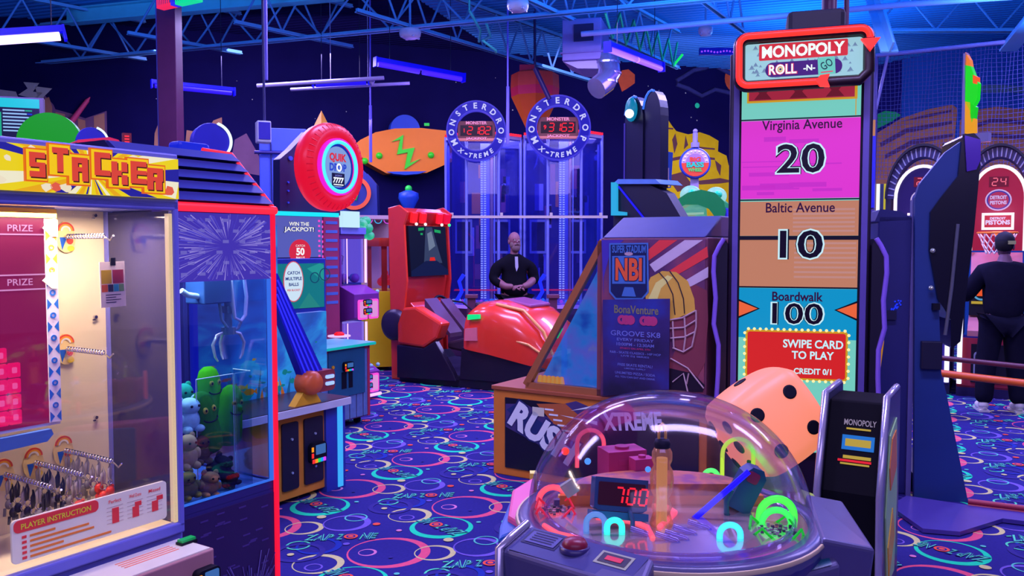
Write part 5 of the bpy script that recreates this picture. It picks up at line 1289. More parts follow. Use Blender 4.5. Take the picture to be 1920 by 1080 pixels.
def head_build(t, c, skin, hairm, beard=None, bald=False, turn=0.0, cap=None):
    M = Matrix.Translation(c) @ Matrix.Rotation(turn, 4, 'Z')
    b = MB(); b.M = M
    b.ball((0, .01, .02), (.078, .098, .105), 20, 14); b.ball((0, -.025, -.055), (.058, .066, .062), 16, 10); b.ball((0, -.092, -.012), (.013, .02, .018), 10, 8); b.tube([(0, -.082, .03), (0, -.098, -.008)], .009, 6)
    for s in (-1, 1):
        b.ball((s * .078, .01, -.01), (.011, .020, .032), 8, 8); b.ball((s * .03, -.075, .032), (.022, .02, .010), 8, 6)
    h = b.build('head', skin, t)
    for s in (-1, 1):
        b = MB(); b.M = M; b.ball((s * .03, -.084, .014), (.012, .008, .008), 10, 8); b.build('eye', mat('#c8c0e0', .3), h)
        b = MB(); b.M = M; b.ball((s * .03, -.090, .014), (.005, .004, .005), 8, 6); b.build('pupil', BLK, h)
    b = MB(); b.M = M; b.tube([(-.024, -.086, -.052), (0, -.091, -.050), (.024, -.086, -.052)], .005, 6); b.build('mouth', mat('#6a2c50', .5), h)
    if beard:
        b = MB(); b.M = M; b.ball((0, -.045, -.088), (.062, .055, .062), 16, 10); b.ball((-.05, -.02, -.05), (.025, .05, .05), 10, 8); b.ball((.05, -.02, -.05), (.025, .05, .05), 10, 8); b.tube([(-.035, -.088, -.045), (0, -.098, -.036), (.035, -.088, -.045)], .010, 6); b.build('beard', beard, h)
    b = MB(); b.M = M
    if bald: b.ball((0, .03, .012), (.081, .090, .085), 16, 10)
    else: b.ball((0, .022, .030), (.084, .100, .104), 18, 12)
    if not bald or True: b.build('hair', hairm, h)
    if cap:
        b = MB(); b.M = M; b.ball((0, .015, .055), (.088, .106, .088), 18, 10); b.box(-.05, .05, -.17, -.08, .045, .055); b.build('cap', cap, h)
attendant()
# ================================================================ wall toys and far left things
def saucer():
    F = WB; y = -.45
    t = thing('saucer_cutout', 'orange flying saucer board with green zigzag and blue dome on the back wall', 'wall decoration', F)
    P = lambda L, yy=y: F.poly(L, yy)
    b = MB(); b.prism(P([(660, 275), (676, 262), (704, 248), (740, 241), (790, 240), (836, 245), (880, 262), (880, 290), (836, 308), (800, 324), (725, 325), (690, 306), (668, 284)]), y, y + .4); b.build('hull', mat('#ff6208', .5, var=.06), t, bev=.03)
    b = MB(); b.prism(P([(724, 322), (800, 321), (786, 326), (760, 328), (738, 326)]), y - .01, y + .3); b.build('underside', mat('#1c3cc0', .5), t)
    cx, cz = F.px(762, 242, y); b = MB(); b.prism(arc(cx, cz, .27, 0, pi, 20), y + .1, y + .34); b.build('dome', mat('#1030b8', .5), t, bev=.02)
    b = MB(); b.prism(P([(734, 266), (756, 253), (753, 281), (777, 277), (768, 306), (788, 298), (758, 318), (764, 286), (744, 290), (750, 262)]), y - .03, y); b.build('zigzag', mat('#30e020', .5), t)
    for a, c in ((711, 292), (808, 291), (684, 302)):
        x, z = F.px(a, c, y); b = MB(); b.lathe([(0, -.05), (.05, -.04), (.06, 0)], 16, (x, y, z), 'y'); b.build('green_light', mat('#30d828', .4), t)
saucer()
def cutout(name, label, cat, F, y, pts, th, col, **k):
    b = MB(); b.prism(F.poly(pts, y), y, y + th); return tag(put(b.build(name, mat(col, .5, **k), bev=.008), F), label, cat)
p = on_y(1003, 182, 13.2)
t = thing('rocket_cone', 'red and orange faceted rocket cone hanging behind the round signs', 'wall decoration', None, None, p, 0)
b = MB(); b.lathe([(.37, .0), (.38, .13)], 8, mi=0); b.lathe([(.38, .13), (.37, .34), (.30, .37)], 8, mi=1); b.lathe([(0, -.78), (.37, 0)], 8, mi=2); b.box(-.24, .0, -.1, .1, .36, .48, 0)
for f in b.sm and range(len(b.sm)): b.sm[f] = False
b.build('body', [mat('#d82058', .5), mat('#f03c3c', .5), mat('#f04a20', .5)], t)
b = MB(); b.tube([(0, 0, .4), (0, .3, 2.0)], .02, 6); b.build('hanger', BLK2, t)
# blue and orange ring robot behind the tyre sign
F = Fr.at(680, 13.0, 5)
t = thing('ring_robot', 'dark blue rounded machine with orange ring behind the red tyre sign', 'wall decoration', F)
b = MB(); b.prism(F.poly([(600, 405), (600, 330), (690, 326), (706, 345), (708, 405)]), 0, .5); b.prism(F.poly([(640, 330), (652, 318), (680, 318), (692, 330)]), .05, .4); b.box(F.px(640, 405)[0], F.px(700, 405)[0], .1, .4, 0, F.px(640, 404)[1]); b.build('body', mat('#1a2488', .45), t, bev=.03)
x, z = F.px(664, 362); b = MB(); b.ring(x, z, .20, .26, -.04, 0, 28, 0, -pi * .75, pi * .5); b.build('orange_ring', mat('#d84830', .5), t)
b = MB(); b.prism(F.poly([(665, 375), (671, 360), (668, 360), (673, 350), (671, 368), (668, 376)]), -.02, 0); b.build('green_bolt', glow('#20c060', .6), t)
F = Fr.at(767, 13.0, 0)
t = thing('blue_lantern', 'blue faceted ornament with green ball on top above the racing screen', 'ornament', F)
b = MB(); b.lathe([(.06, F.px(767, 396)[1]), (.16, F.px(767, 372)[1]), (.15, F.px(767, 362)[1]), (.05, F.px(767, 357)[1])], 8); b.box(-.03, .03, -.03, .03, 0, F.px(767, 394)[1]); b.build('body', mat('#1638c0', .4), t)
b = MB(); b.ball((0, 0, F.px(767, 354)[1]), .055, 12, 8); b.build('green_ball', mat('#20c048', .4), t)
F = Fr.at(606, 11.0, 10)
t = thing('orange_spire', 'orange pyramid tip showing above the red tyre sign', 'ornament', F)
zt, zb = F.px(603, 207)[1], F.px(603, 240)[1]; b = MB(); b.lathe([(.11, zb), (.0, zt)], 4, (0, 0, 0), smooth=False); b.build('tip', mat('#c87828', .5), t)
b = MB(); b.box(-.05, .05, -.05, .05, 0, zb); b.build('post', BLK2, t)
F = Fr.at(515, 9.6, 15)
t = thing('blue_locker', 'tall pale blue cabinet standing behind the ball drop game', 'cabinet', F)
x0, x1 = F.px(486, 300)[0], F.px(575, 300)[0]; zt = F.px(520, 240)[1]; zm = F.px(520, 287)[1]
b = MB(); b.box(x0, x1, 0, .6, 0, zm - .02); b.box(x0, x1, 0, .6, zm + .02, zt); b.box(x0 + .02, x1 - .02, .02, .58, zm - .02, zm + .02); b.build('body', mat('#3a48e8', .5), t, bev=.01)
b = MB(); b.tube([(x0 - .05, -.03, zm), (x1, -.03, zm)], .02, 6); b.build('trim_bar', mat('#281c80', .4), t)
b = MB(); b.tube([(x0 + .14, -.02, .3), (x0 + .13, -.02, zt - .2), (x0 + .1, -.02, zt)], .008, 5); b.build('cable', NAVY, t)
# score monitor, green dome, crescent wheels, pink canopy
F = Fr.at(40, 7.6, 20)
t = thing('score_monitor', 'wall monitor showing a list of lines under a cyan header at far left', 'monitor', F)
x0 = F.px(-40, 220)[0]; x1, z1 = F.px(81, 184); z0 = F.px(81, 262)[1] - .1
b = MB(); b.box(x0, x1, 0, .08, z0, z1); b.build('frame', mat('#5a4a80', .5), t, bev=.006); b = MB(); b.box(-.03, .03, .1, .16, 0, z1); b.build('stand', BLK, t)
b = MB(); xs = F.px(74, 220)[0]; b.box(x0 + .02, xs, -.004, 0, z0 + .03, z1 - .02, 0); b.box(x0 + .02, F.px(74, 200)[0], -.008, -.004, F.px(74, 204)[1], F.px(74, 187)[1], 1); b.box(x0 + .02, F.px(2, 200)[0], -.008, -.004, z0 + .04, F.px(2, 210)[1], 2)
for k in range(7): z = F.px(30, 207 + 6.4 * k)[1]; b.box(F.px(5, 200)[0], F.px(46 + (k % 3) * 4, 200)[0], -.009, -.004, z - .006, z + .006, 3); b.box(F.px(47 + (k % 3) * 4, 200)[0], F.px(60, 200)[0], -.009, -.004, z - .006, z + .006, 4 if k % 2 else 2)
b.build('screen', [glow('#060c48', .7), glow('#10d0e0', .85), glow('#10c090', .7), glow('#a0d0ff', .8), glow('#1030e0', .8)], t)
F = Fr.at(110, 7.4, 12)
c = F.px(92, 268); t = thing('green_dome', 'bright green half dome panel right of the score monitor', 'sign', F)
r = F.px(92, 211)[1] - c[1]; b = MB(); b.prism([(c[0] + (r * 1.0) * cos(a), c[1] + r * sin(a)) for a in [pi * k / 24 for k in range(25)]], 0, .08); b.build('panel', glow('#20b830', .62), t, bev=.006)
b = MB(); b.box(c[0] - .04, c[0] + .04, .02, .07, 0, c[1]); b.build('post', BLK, t)
def crescent(label, px, py, d, rp):
    F = Fr.at(px, d, 30); x, z = F.px(px, py); r = rp / FOC * d
    t = thing('wheel_sign', label, 'sign', F, 'round blue signs with white edge light')
    b = MB(); b.lathe([(r * .96, -.03), (r, 0), (r, .10), (r * .9, .12)], 32, (x, 0, z), 'y'); b.build('disc', mat('#0a0ab0', .45), t)
    b = MB(); b.ring(x, z, r * .93, r * 1.06, -.05, .02, 30, 0, -1.2, 1.25); b.build('edge_light', glow('#e8f8ff', 1.1), t)
    b = MB(); b.box(x - .03, x + .03, .03, .09, 0, z - r * .8); b.build('post', BLK, t)
crescent('round blue sign with white crescent edge rising behind the louvred roof', 396, 265, 6.2, 34)
crescent('round blue sign with white crescent edge beside the green dome', 172, 266, 6.8, 27)
b = MB(); F = Fr.at(190, 6.2, 40)
pts = F.poly([(145, 262), (205, 257), (222, 262), (236, 278), (145, 278)])
b.prism(pts, 0, .3); b.box(pts[0][0] + .05, pts[3][0] - .05, .05, .25, 0, pts[3][1]); tag(put(b.build('pink_canopy', mat('#c0184c', .4), bev=.01), F), 'low pink red canopy top just above the yellow marquee', 'canopy')
F = Fr.at(238, 6.0, 30); x, z = F.px(238, 260)
t = thing('ticket_display', 'tiny red digital display above the marquee at left', 'display', F)
b = MB(); b.box(x - .03, x + .03, 0, .04, z - .04, z + .04); b.box(x - .015, x + .015, .01, .03, 0, z); b.build('case', mat('#5a0820', .4), t)
b = MB()
for k in range(3): b.box(x - .015, x + .015, -.004, 0, z - .028 + .02 * k, z - .018 + .02 * k)
b.build('digits', glow('#ff3040', 1.2), t)
F = Fr.at(365, 4.5, 57); x, z = F.px(366, 277)
b = MB(); b.box(x - .10, x + .10, 0, .1, z - .05, z + .03); b.box(x - .02, x + .02, .02, .08, 0, z); tag(put(b.build('blue_lamp_box', glow('#1a2cf0', .7), bev=.02), F), 'small rounded blue lit box behind the louvred roof', 'lamp')
b = MB(); P_, Q_, R_ = [WB.W(WB.px(a, c, -.05)[0], -.05, WB.px(a, c, -.05)[1]) for a, c in ((128, 236), (164, 188), (169, 182))]; b.tube([P_, Q_], [.05, .035], 8); b.tube([Q_, R_], [.03, .005], 8)
tag(b.build('red_pencil_rod', mat('#a83070', .5)), 'slanted red rod against the painted cliffs at upper left', 'wall decoration')
q = on_y(800, 233, 13.6)
b = MB(); b.box(q.x - .04, q.x + .04, q.y, q.y + .04, q.z - .02, q.z + .02); tag(b.build('exit_light', glow('#20d850', .8)), 'tiny green light on the dark wall above the orange saucer', 'lamp')

# ================================================================ football toss game
N = Fr(-.134, 6.0, -32.2)
def rush():
    t = thing('football_game', 'orange football toss game with sloped glass ramp and helmet side panel', 'arcade machine', N)
    zb = N.px(925, 724)[1]; xe = N.px(1328, 600)[0]; xp = N.px(1128, 600)[0]; D = .80
    OR = mat('#b8602c', .5, var=.12); OR2 = mat('#8a4034', .5)
    b = MB(); b.box(0, xe, 0, D, .0, zb - .02, 0); b.box(-.01, xe, -.015, D, zb - .02, zb + .01, 1); b.build('base', [OR, OR2], t, bev=.005)
    # art panel on the base
    xa, xb = N.px(948, 800)[0], xe - .05; za, zc = .06, zb - .07
    m = MB(); m.box(xa, xb, -.008, 0, za, zc, 0); y = -.0095
    pl = lambda L: N.poly(L, y)
    m.face(pl([(948, 757), (985, 757), (1040, 790), (1040, 850), (948, 800)]), y, 1)
    m.face(pl([(950, 768), (966, 758), (1045, 812), (1028, 846)]), y - .001, 2)
    m.face(pl([(1006, 757), (1060, 757), (1110, 800), (1100, 840), (1060, 820)]), y - .001, 3)
    m.face(pl([(1046, 760), (1080, 752), (1122, 770), (1122, 800), (1090, 795)]), y - .0005, 1); m.face(pl([(1070, 770), (1122, 758), (1122, 764)]), y - .002, 4); m.face(pl([(1050, 778), (1120, 790), (1120, 797)]), y - .002, 4)
    for k in range(5): a = N.px(1030 + 8 * k, 768 + 10 * k, y); m.box(a[0] - .035, a[0] + .035, y - .003, y - .001, a[1] - .006, a[1] + .006, 4)
    m.text('RUSH', *N.px(1019, 812, y), .225, y - .003, 5, w=.60, bold=.08, rot=-.46, shear=.1); m.text('RUSH', *N.px(1019, 812, y), .20, y - .004, 4, w=.57, bold=.05, rot=-.46, shear=.1)
    xk, zk = N.px(1185, 790, y); m.text('XTREME', xk, zk, .12, y - .003, 4, w=.42, bold=.04, rot=.12)
    m.box(N.px(1000, 770)[0], N.px(1022, 770)[0], y - .004, y - .003, N.px(1000, 778)[1], N.px(1000, 762)[1], 6)
    m.build('base_art', [mat('#100c2c', .35), mat('#3a2a78', .4), mat('#1a2470', .4), mat('#9a4a38', .4), mat('#c0b8f8', .4), mat('#20206a', .4), mat('#b8a8c8', .4)], t)
    # sloped ramp frame with glass
    A = N.px(985, 722); Bq = N.px(1130, 452); C0 = (xp, zb + .01)
    def bar(p, q, wd, mi, y0, y1, bb):
        P, R = Vector(p), Vector(q); n = Vector((-(R - P).y, (R - P).x)).normalized() * wd
        bb.prism([tuple(P + n), tuple(P - n), tuple(R - n), tuple(R + n)], y0, y1, mi)
    b = MB()
    for y0 in (0, D - .05):
        bar(A, Bq, .024, 0, y0, y0 + .05, b); bar((A[0], zb + .03), (xp, zb + .03), .024, 0, y0, y0 + .05, b); bar((xp - .015, zb), (xp - .015, Bq[1]), .018, 1, y0, y0 + .05, b)
    b.build('ramp_frame', [mat('#8a4a3c', .4), mat('#6a3458', .4)], t)
    b = MB(); b.prism([(A[0], zb + .02), (Bq[0], Bq[1] - .02), (xp, zb + .02)], .018, .024); b.build('ramp_glass', pane('#d8e8ff', .10), t)
    b = MB(); b.prism([(A[0] + .04, zb + .02), (Bq[0], Bq[1] - .04), (xp - .01, zb + .02)], .11, .13); b.build('ramp_backdrop', ramp_mat([(.3, '#2038a8'), (.45, '#3a88d8'), (.6, '#7a70d0'), (.75, '#b8a058')], 4, emit=.8), t)
    b = MB(); b.prism([(A[0] + .05, zb + .03), (xp - .02, Bq[1] - .12), (xp - .02, Bq[1] - .2), (A[0] + .2, zb + .03)], .3, .34, 0); b.prism([(A[0] + .02, zb + .04), (xp, Bq[1] - .03), (xp, Bq[1] - .06), (A[0] + .06, zb + .04)], D - .1, D - .08, 1)
    b.box(A[0] + .1, xp - .02, .45, .5, zb + .02, zb + .35, 2); b.box(xp - .32, xp - .02, .40, .44, zb + .02, zb + .62, 3)
    for k in range(4): b.box(xp - .33, xp - .02, .385, .395, zb + .12 + .12 * k, zb + .13 + .12 * k, 4)
    b.build('ramp_interior', [glow('#4a70e0', .75), glow('#30b0d8', .75), mat('#4a68d0', .4), mat('#c0a040', .4), mat('#d87830', .4)], t)
    for k in range(6):
        x = N.px(1013 + 8 * k, 715, .08)[0]; b = MB(); b.lathe([(.014, 0), (.022, .04), (.014, .085), (0, .09)], 10, (x, .08, zb + .012)); b.build('ramp_bulb', glow('#ff5a18', 1.1, core='#ffa040'), t)
    x, z = N.px(1048, 622, .05); b = MB(); b.tube([(x - .02, .05, z - .04), (x + .02, .05, z + .03)], .014, 8); b.build('green_lamp', glow('#20e878', .9), t)
    # big side panel with picture
    zt = N.px(1128, 446)[1]
    b = MB(); b.box(xp, xe, -.02, D, zb + .01, zt); b.build('side_cabinet', mat('#5a2a5c', .45), t, bev=.012)
    b = MB()
    z1 = zt - .012; x1 = xe - .015; x0 = xp + .012; y = -.022
    b.box(x0, x1, y - .002, -.02, zb + .03, z1, 0); y -= .003
    for k, (pa, pb, pc, pd) in enumerate((((1236, 450), (1270, 450), (1200, 500), (1180, 500)), ((1284, 450), (1318, 450), (1228, 510), (1218, 496)), ((1326, 462), (1328, 482), (1262, 520), (1236, 520)), ((1328, 500), (1328, 520), (1290, 540), (1278, 530)))):
        b.face(N.poly([pa, pb, pc, pd], y), y - .0003 * k, [2, 3, 2, 3][k])
    b.face(N.poly([(1128, 450), (1170, 450), (1145, 470), (1132, 520), (1132, 560)], y), y, 1)
    # player figure and helmet
    b.face(N.poly([(1286, 540), (1304, 534), (1326, 545), (1328, 600), (1322, 680), (1300, 720), (1262, 735), (1250, 690), (1290, 610)], y), y - .0015, 4)
    hc = N.px(1256, 565, y)
    helm = [(1212, 575), (1210, 545), (1220, 520), (1242, 508), (1268, 510), (1290, 527), (1302, 560), (1304, 585), (1280, 592), (1256, 604), (1254, 640), (1232, 640), (1216, 610)]
    b.face(N.poly(helm, y), y - .003, 5); b.face(N.poly([(1216, 560), (1230, 530), (1252, 516), (1262, 520), (1240, 540), (1228, 575)], y), y - .0035, 6)
    for L in ([(1236, 510), (1250, 526), (1262, 552), (1266, 590)], [(1256, 508), (1272, 530), (1282, 560), (1284, 588)]):
        q = N.poly(L, y); b.tube([(a, y - .004, c) for a, c in q], .0035, 5, mi=7)
    for L in ([(1256, 600), (1280, 596), (1306, 582)], [(1256, 616), (1284, 614), (1306, 600)], [(1258, 634), (1284, 632), (1304, 622)], [(1262, 652), (1282, 660), (1298, 650)], [(1306, 582), (1306, 612), (1298, 650)], [(1284, 594), (1286, 632), (1282, 660)], [(1262, 602), (1264, 652)]):
        q = N.poly(L, y); b.tube([(a, y - .006, c) for a, c in q], .006, 5, mi=8)
    b.face(N.poly([(1258, 600), (1300, 590), (1298, 645), (1280, 656), (1262, 648)], y), y - .0025, 4)
    b.face(N.poly([(1255, 690), (1300, 700), (1322, 722), (1318, 735), (1255, 735)], y), y - .004, 7)
    for L in ([(1258, 672), (1290, 690), (1320, 728)], [(1262, 716), (1282, 700), (1290, 734)], [(1292, 700), (1288, 720)]):
        q = N.poly(L, y); b.tube([(a, y - .006, c) for a, c in q], .005, 5, mi=8)
    # badge
    b.prism(N.poly([(1143, 456), (1216, 455), (1217, 548), (1205, 562), (1155, 562), (1143, 548)], y), y - .006, y - .002, 9)
    b.prism(N.poly([(1146, 459), (1213, 458), (1214, 546), (1204, 558), (1156, 558), (1146, 546)], y), y - .008, y - .006, 10)
    b.prism(N.poly([(1149, 480), (1211, 479), (1211, 532), (1149, 532)], y), y - .010, y - .008, 9)
    xx, zz = N.px(1180, 505, y); b.text('NBI', xx, zz, .155, y - .012, 10, w=.20, bold=.07); b.text('NBI', xx, zz, .145, y - .013, 11, w=.185, bold=.035)
    xx, zz = N.px(1180, 467, y); b.text('SUPER STADIUM', xx, zz, .05, y - .010, 9, w=.235, bold=.03); b.prism(blob(N.px(1180, 476, y), .03, .012, 12, 0), y - .012, y - .010, 8)
    q = N.px(1180, 547, y); b.prism([(q[0] - .05, q[1] - .03), (q[0] + .05, q[1] - .03), (q[0] + .03, q[1] + .03), (q[0] - .03, q[1] + .03)], y - .010, y - .008, 9)
    b.prism(N.poly([(1145, 716), (1226, 714), (1220, 735), (1146, 736)], y), y - .006, y - .002, 12); b.face(N.poly([(1150, 720), (1172, 720), (1172, 731), (1150, 731)], y), y - .007, 11)
    b.build('side_picture', [ramp_mat([(.3, '#30185a'), (.5, '#5a2a68'), (.7, '#8a3a58')], 3), mat('#3a28b0', .4), mat('#c03048', .4), mat('#a890d8', .4), mat('#6a2a4c', .5), mat('#b8884a', .35), mat('#d8b888', .35), mat('#180c28', .4), mat('#9a78b0', .4), mat('#3a5ac8', .4), mat('#141858', .4), mat('#d84a38', .4), mat('#2050c8', .4)], t)
    b = MB(); b.prismx([(-.02, zt), (D, zt), (D - .1, N.px(1230, 412, D)[1]), (.30, N.px(1230, 407, .3)[1])], xp + .01, xe - .02); b.build('top_hood', mat('#2e2a80', .45), t, bev=.01)
    return zb, xp
RZ, RX = rush()
def banner():
    y = -.045; F = N
    t = thing('event_poster', 'dark roller skating night poster fixed over the helmet side panel', 'poster', F)
    q = F.poly([(1130, 562), (1256, 560), (1254, 735), (1131, 742)], y)
    x0, x1 = q[0][0], q[1][0]; z0, z1 = q[2][1], q[0][1]
    b = MB(); b.prism([q[3], q[2], q[1], q[0]], y, y + .004, 0); b.build('sheet', [ramp_mat([(.35, '#160c3a'), (.55, '#2a1870'), (.75, '#1c2cb0')], 2.2)], t)
    b = MB(); cx = (x0 + x1) / 2; W = x1 - x0; H = z1 - z0; yy = y - .002
    b.text('BonaVenture', cx + .005, z1 - H * .10, H * .095, yy, 0, w=W * .66, bold=.02)
    for sx in (-.2, .13):
        for k in range(3): b.ring(cx + W * (sx + .065 * k), z1 - H * .22, 0.012 if k == 0 else .001, H * .055, yy - .0005 * (3 - k), yy + .001, 16, 1)
    for s, f, h, w, mi in (('GROOVE SK8', .375, .075, .74, 2), ('EVERY FRIDAY', .445, .04, .55, 2), ('10:00PM - 12:30AM', .50, .045, .56, 2), ('STARTS ON APRIL 5TH', .545, .025, .45, 1), ('R&B - SKATE CLASSICS - HIP HOP', .595, .032, .76, 2), ('LIVE DJ SERIES', .635, .03, .42, 2), ('FREE SKATE RENTAL!', .735, .038, .52, 2), ('LIMITED SUPPLY', .775, .022, .32, 2), ('UNLIMITED PIZZA / SODA', .83, .036, .6, 2), ('ALL YOU CAN EAT AND DRINK', .875, .028, .6, 2)):
        b.text(s, cx + (.05 if f == .30 else 0), z1 - H * f, H * h * .8, yy, mi, w=W * w, bold=.015)
    b.build('lettering', [mat('#6a6060', .5), mat('#9a2a78', .5), mat('#5a5ad0', .5)], t)
banner()
# wavy edged cabinet post beyond the panel
def wavy(F, px, y0, y1, amp, wd, label, side=1):
    pass

# ---------------------------------------------------------------- black twin boards behind it
F8 = Fr.at(1205, 8.2, -50)
def twin():
    t = thing('twin_board_game', 'black machine with two tall round-topped boards seen from the side', 'arcade machine', F8)
    b = MB(); pl = lambda L, y=0: F8.poly(L, y)
    b.prism(pl([(1150, 440), (1150, 345), (1215, 345), (1250, 362), (1290, 430), (1292, 440)]), 0, .12); x0 = pl([(1150, 440)])[0][0]; x1 = pl([(1292, 440)])[0][0]; z0 = pl([(1150, 440)])[0][1]
    b.box(x0, x1, 0, .14, 0, z0); b.build('cabinet_body', mat('#0c0a30', .5), t, bev=.01)
    for k, (a, c) in enumerate(((1172, 1206), (1206, 1239))):
        xm0, zt = F8.px(a, 172 if k else 184, .05 + .02 * k); xm1 = F8.px(c, 172, .05 + .02 * k)[0]; zb = F8.px(a, 338, .05)[1] - .08 * k
        w = xm1 - xm0; pts = [(xm0, zb), (xm0, zt - .25)] + [(xm0 + w / 2 - w / 2 * cos(q), zt - .25 + .25 * sin(q)) for q in [pi * j / 10 for j in range(1, 10)]] + [(xm1, zt - .25), (xm1, zb)]
        yk = .05 + .02 * k
        b = MB(); b.prism(pts, yk, yk + .12); bd = b.build('board', mat('#0e0d3c', .3), t, bev=.01)
        b = MB(); b.tube([(x, yk - .004, z) for x, z in pts[2:8]], .012, 6); b.tube([(pts[0][0], yk - .004, zb), (pts[1][0], yk - .004, pts[1][1])], .008, 6, mi=1); b.build('edge_light', [glow('#3a78ff', .9), glow('#4a3ad0', .6)], bd)
    x, z = F8.px(1181, 205, 0); b = MB(); b.ball((x, .02, z), (.07, .05, .12), 12, 8, 0); b.ball((x + .03, -.04, z - .05), .045, 10, 8, 1); b.build('lit_ornament', [glow('#1090c0', .7), glow('#f0f8ff', 1.3)], t)
    b = MB(); q = F8.poly([(1148, 342), (1158, 342), (1158, 396), (1175, 398), (1175, 404), (1148, 404)], -.02); b.prism(q, -.04, -.01); b.build('cyan_strip', glow('#30b8f0', .8), t)
    b = MB(); q = F8.poly([(1160, 350), (1200, 400), (1212, 415)], -.01); b.tube([(a, -.01, c) for a, c in q], .012, 6); b.build('blue_strip', glow('#2018ff', .9), t)
    b = MB()
    for a in (1204, 1229):
        x, zt = F8.px(a, 330, .3); b.box(x - .03, x + .03, .28, .34, .3, zt + .1)
    b.build('post', BLK, t)
    b = MB(); q = F8.poly([(1150, 345), (1240, 345), (1230, 336), (1160, 336)], -.02); b.prism(q, -.03, .3); b.build('ledge', mat('#4a68d8', .3), t)
twin()
# ---------------------------------------------------------------- frog topped game, wheel sign, blue frame
F9 = Fr.at(1308, 9.4, -20)
def frog():
    t = thing('frog_game', 'green frog headed game with big white eyes and pale screen', 'arcade machine', F9)
    p = lambda a, c, y=0: F9.px(a, c, y)
    b = MB(); x0, z0 = p(1258, 432); x1 = p(1366, 432)[0]
    hd = [(1258, 398), (1266, 378), (1290, 362), (1316, 356), (1342, 362), (1358, 378), (1362, 396), (1356, 420), (1345, 412), (1330, 392), (1310, 384), (1285, 384), (1268, 392)]
    b.prism(F9.poly(hd), -.05, .5); b.build('head', mat('#0f7a52', .4), t, bev=.04)
    for a, c in ((1292, 364), (1340, 367)):
        x, z = p(a, c); b = MB(); b.ball((x, .12, z), (.12, .12, .105), 18, 12); e = b.build('eye', glow('#a8f0f0', .75), t)
        b = MB(); b.ball((x + .03, .02, z + .01), (.05, .03, .045), 12, 8); b.build('pupil', mat('#10a0a0', .3), e)
    b = MB(); b.prism(F9.poly([(1268, 384), (1320, 382), (1322, 412), (1276, 414)]), -.02, .2, 0); q = F9.poly([(1275, 400), (1320, 398), (1320, 402), (1275, 404)]); b.prism(q, -.025, -.02, 1); b.build('screen', [ramp_mat([(.35, '#50b0a0'), (.6, '#70c8a8'), (.75, '#b0a070')], 5, (1, 1, 4), emit=.65), glow('#a8d8c0', .7)], t)
    b = MB(); b.prism(F9.poly([(1290, 418), (1322, 414), (1324, 428), (1300, 430)]), -.06, .1); b.build('green_light', glow('#20f060', .95), t)
    b = MB(); b.prism(F9.poly([(1326, 420), (1362, 388), (1364, 418), (1336, 424)]), -.03, .2); b.prism(F9.poly([(1324, 424), (1364, 418), (1366, 440), (1324, 440)]), -.06, .2); b.build('blue_body', mat('#2424d8', .4), t, bev=.02)
    zc = p(1300, 428)[1]; b = MB(); b.box(x0 + .03, x1 - .02, .0, .6, 0, zc); b.build('base', mat('#2a2a80', .4), t)
frog()
F10 = Fr.at(1303, 10.4, -8)
def wheel_sign():
    t = thing('wheel_game_sign', 'round red and blue game sign on a pole in front of the yellow rocks', 'sign', F10)
    x, z = F10.px(1303, 306); r = 29 / FOC * 10.4
    b = MB(); b.lathe([(r * .93, -.04), (r, 0), (r * .93, .05)], 32, (x, 0, z), 'y'); b.build('disc', mat('#2a3ce0', .4), t)
    b = MB(); b.prism(arc(x, z, r * .86, 0, pi, 16), -.05, -.041, 0); b.prism(arc(x, z, r * .86, pi, 2 * pi, 16), -.05, -.041, 1); b.prism(arc(x, z, r * .6, pi * .0, pi, 16), -.052, -.05, 2)
    for k in range(9): a = pi * (k + .5) / 9; b.ball((x + r * .73 * cos(a), -.052, z + r * .73 * sin(a)), .012, 8, 6, 3)
    b.text('BIG', x, z + r * .22, r * .3, -.056, 1, w=r * .7, bold=.05); b.text('BASS', x, z - r * .12, r * .34, -.056, 4, w=r * 1.1, bold=.05); b.text('WHEEL', x, z - r * .45, r * .22, -.056, 5, w=r * .9, bold=.04)
    b.build('sign_face', [mat('#b08ae8', .4), mat('#d8382c', .4), mat('#8a60d0', .4), mat('#e0d0ff', .4), mat('#20a0a0', .4), mat('#3ab060', .4)], t)
    b = MB(); b.cyl((x, .0, z + r), .05, .06, 12); b.cyl((x, 0, z + r + .06), .03, .12, 10); b.ball((x, 0, z + r + .2), .03, 8, 6); b.build('finial', mat('#7a6ad8', .4), t)
    b = MB(); b.box(x - .05, x + .05, .02, .06, 0, z - r * .9); b.build('pole', mat('#8a70d0', .4), t)
wheel_sign()
F11 = Fr.at(1252, 9.8, 20)
t = thing('blue_frame_board', 'tilted blue framed picture board left of the round wheel sign', 'sign', F11)
q = F11.poly([(1240, 282), (1262, 286), (1258, 352), (1240, 348)]); b = MB(); b.prism(q, 0, .06); b.build('frame', glow('#2440c8', .6), t)
b = MB(); c = F11.px(1248, 318); b.box(c[0] - .06, c[0] + .04, -.01, 0, c[1] - .16, c[1] + .02, 0); b.box(c[0] - .04, c[0] + .05, -.014, -.01, c[1] - .2, c[1] - .12, 1); b.build('picture', [mat('#6a5088', .5), mat('#c08a30', .5)], t)
b = MB(); b.box(c[0] - .03, c[0] + .03, .02, .05, 0, c[1] - .18); b.build('post', BLK, t)
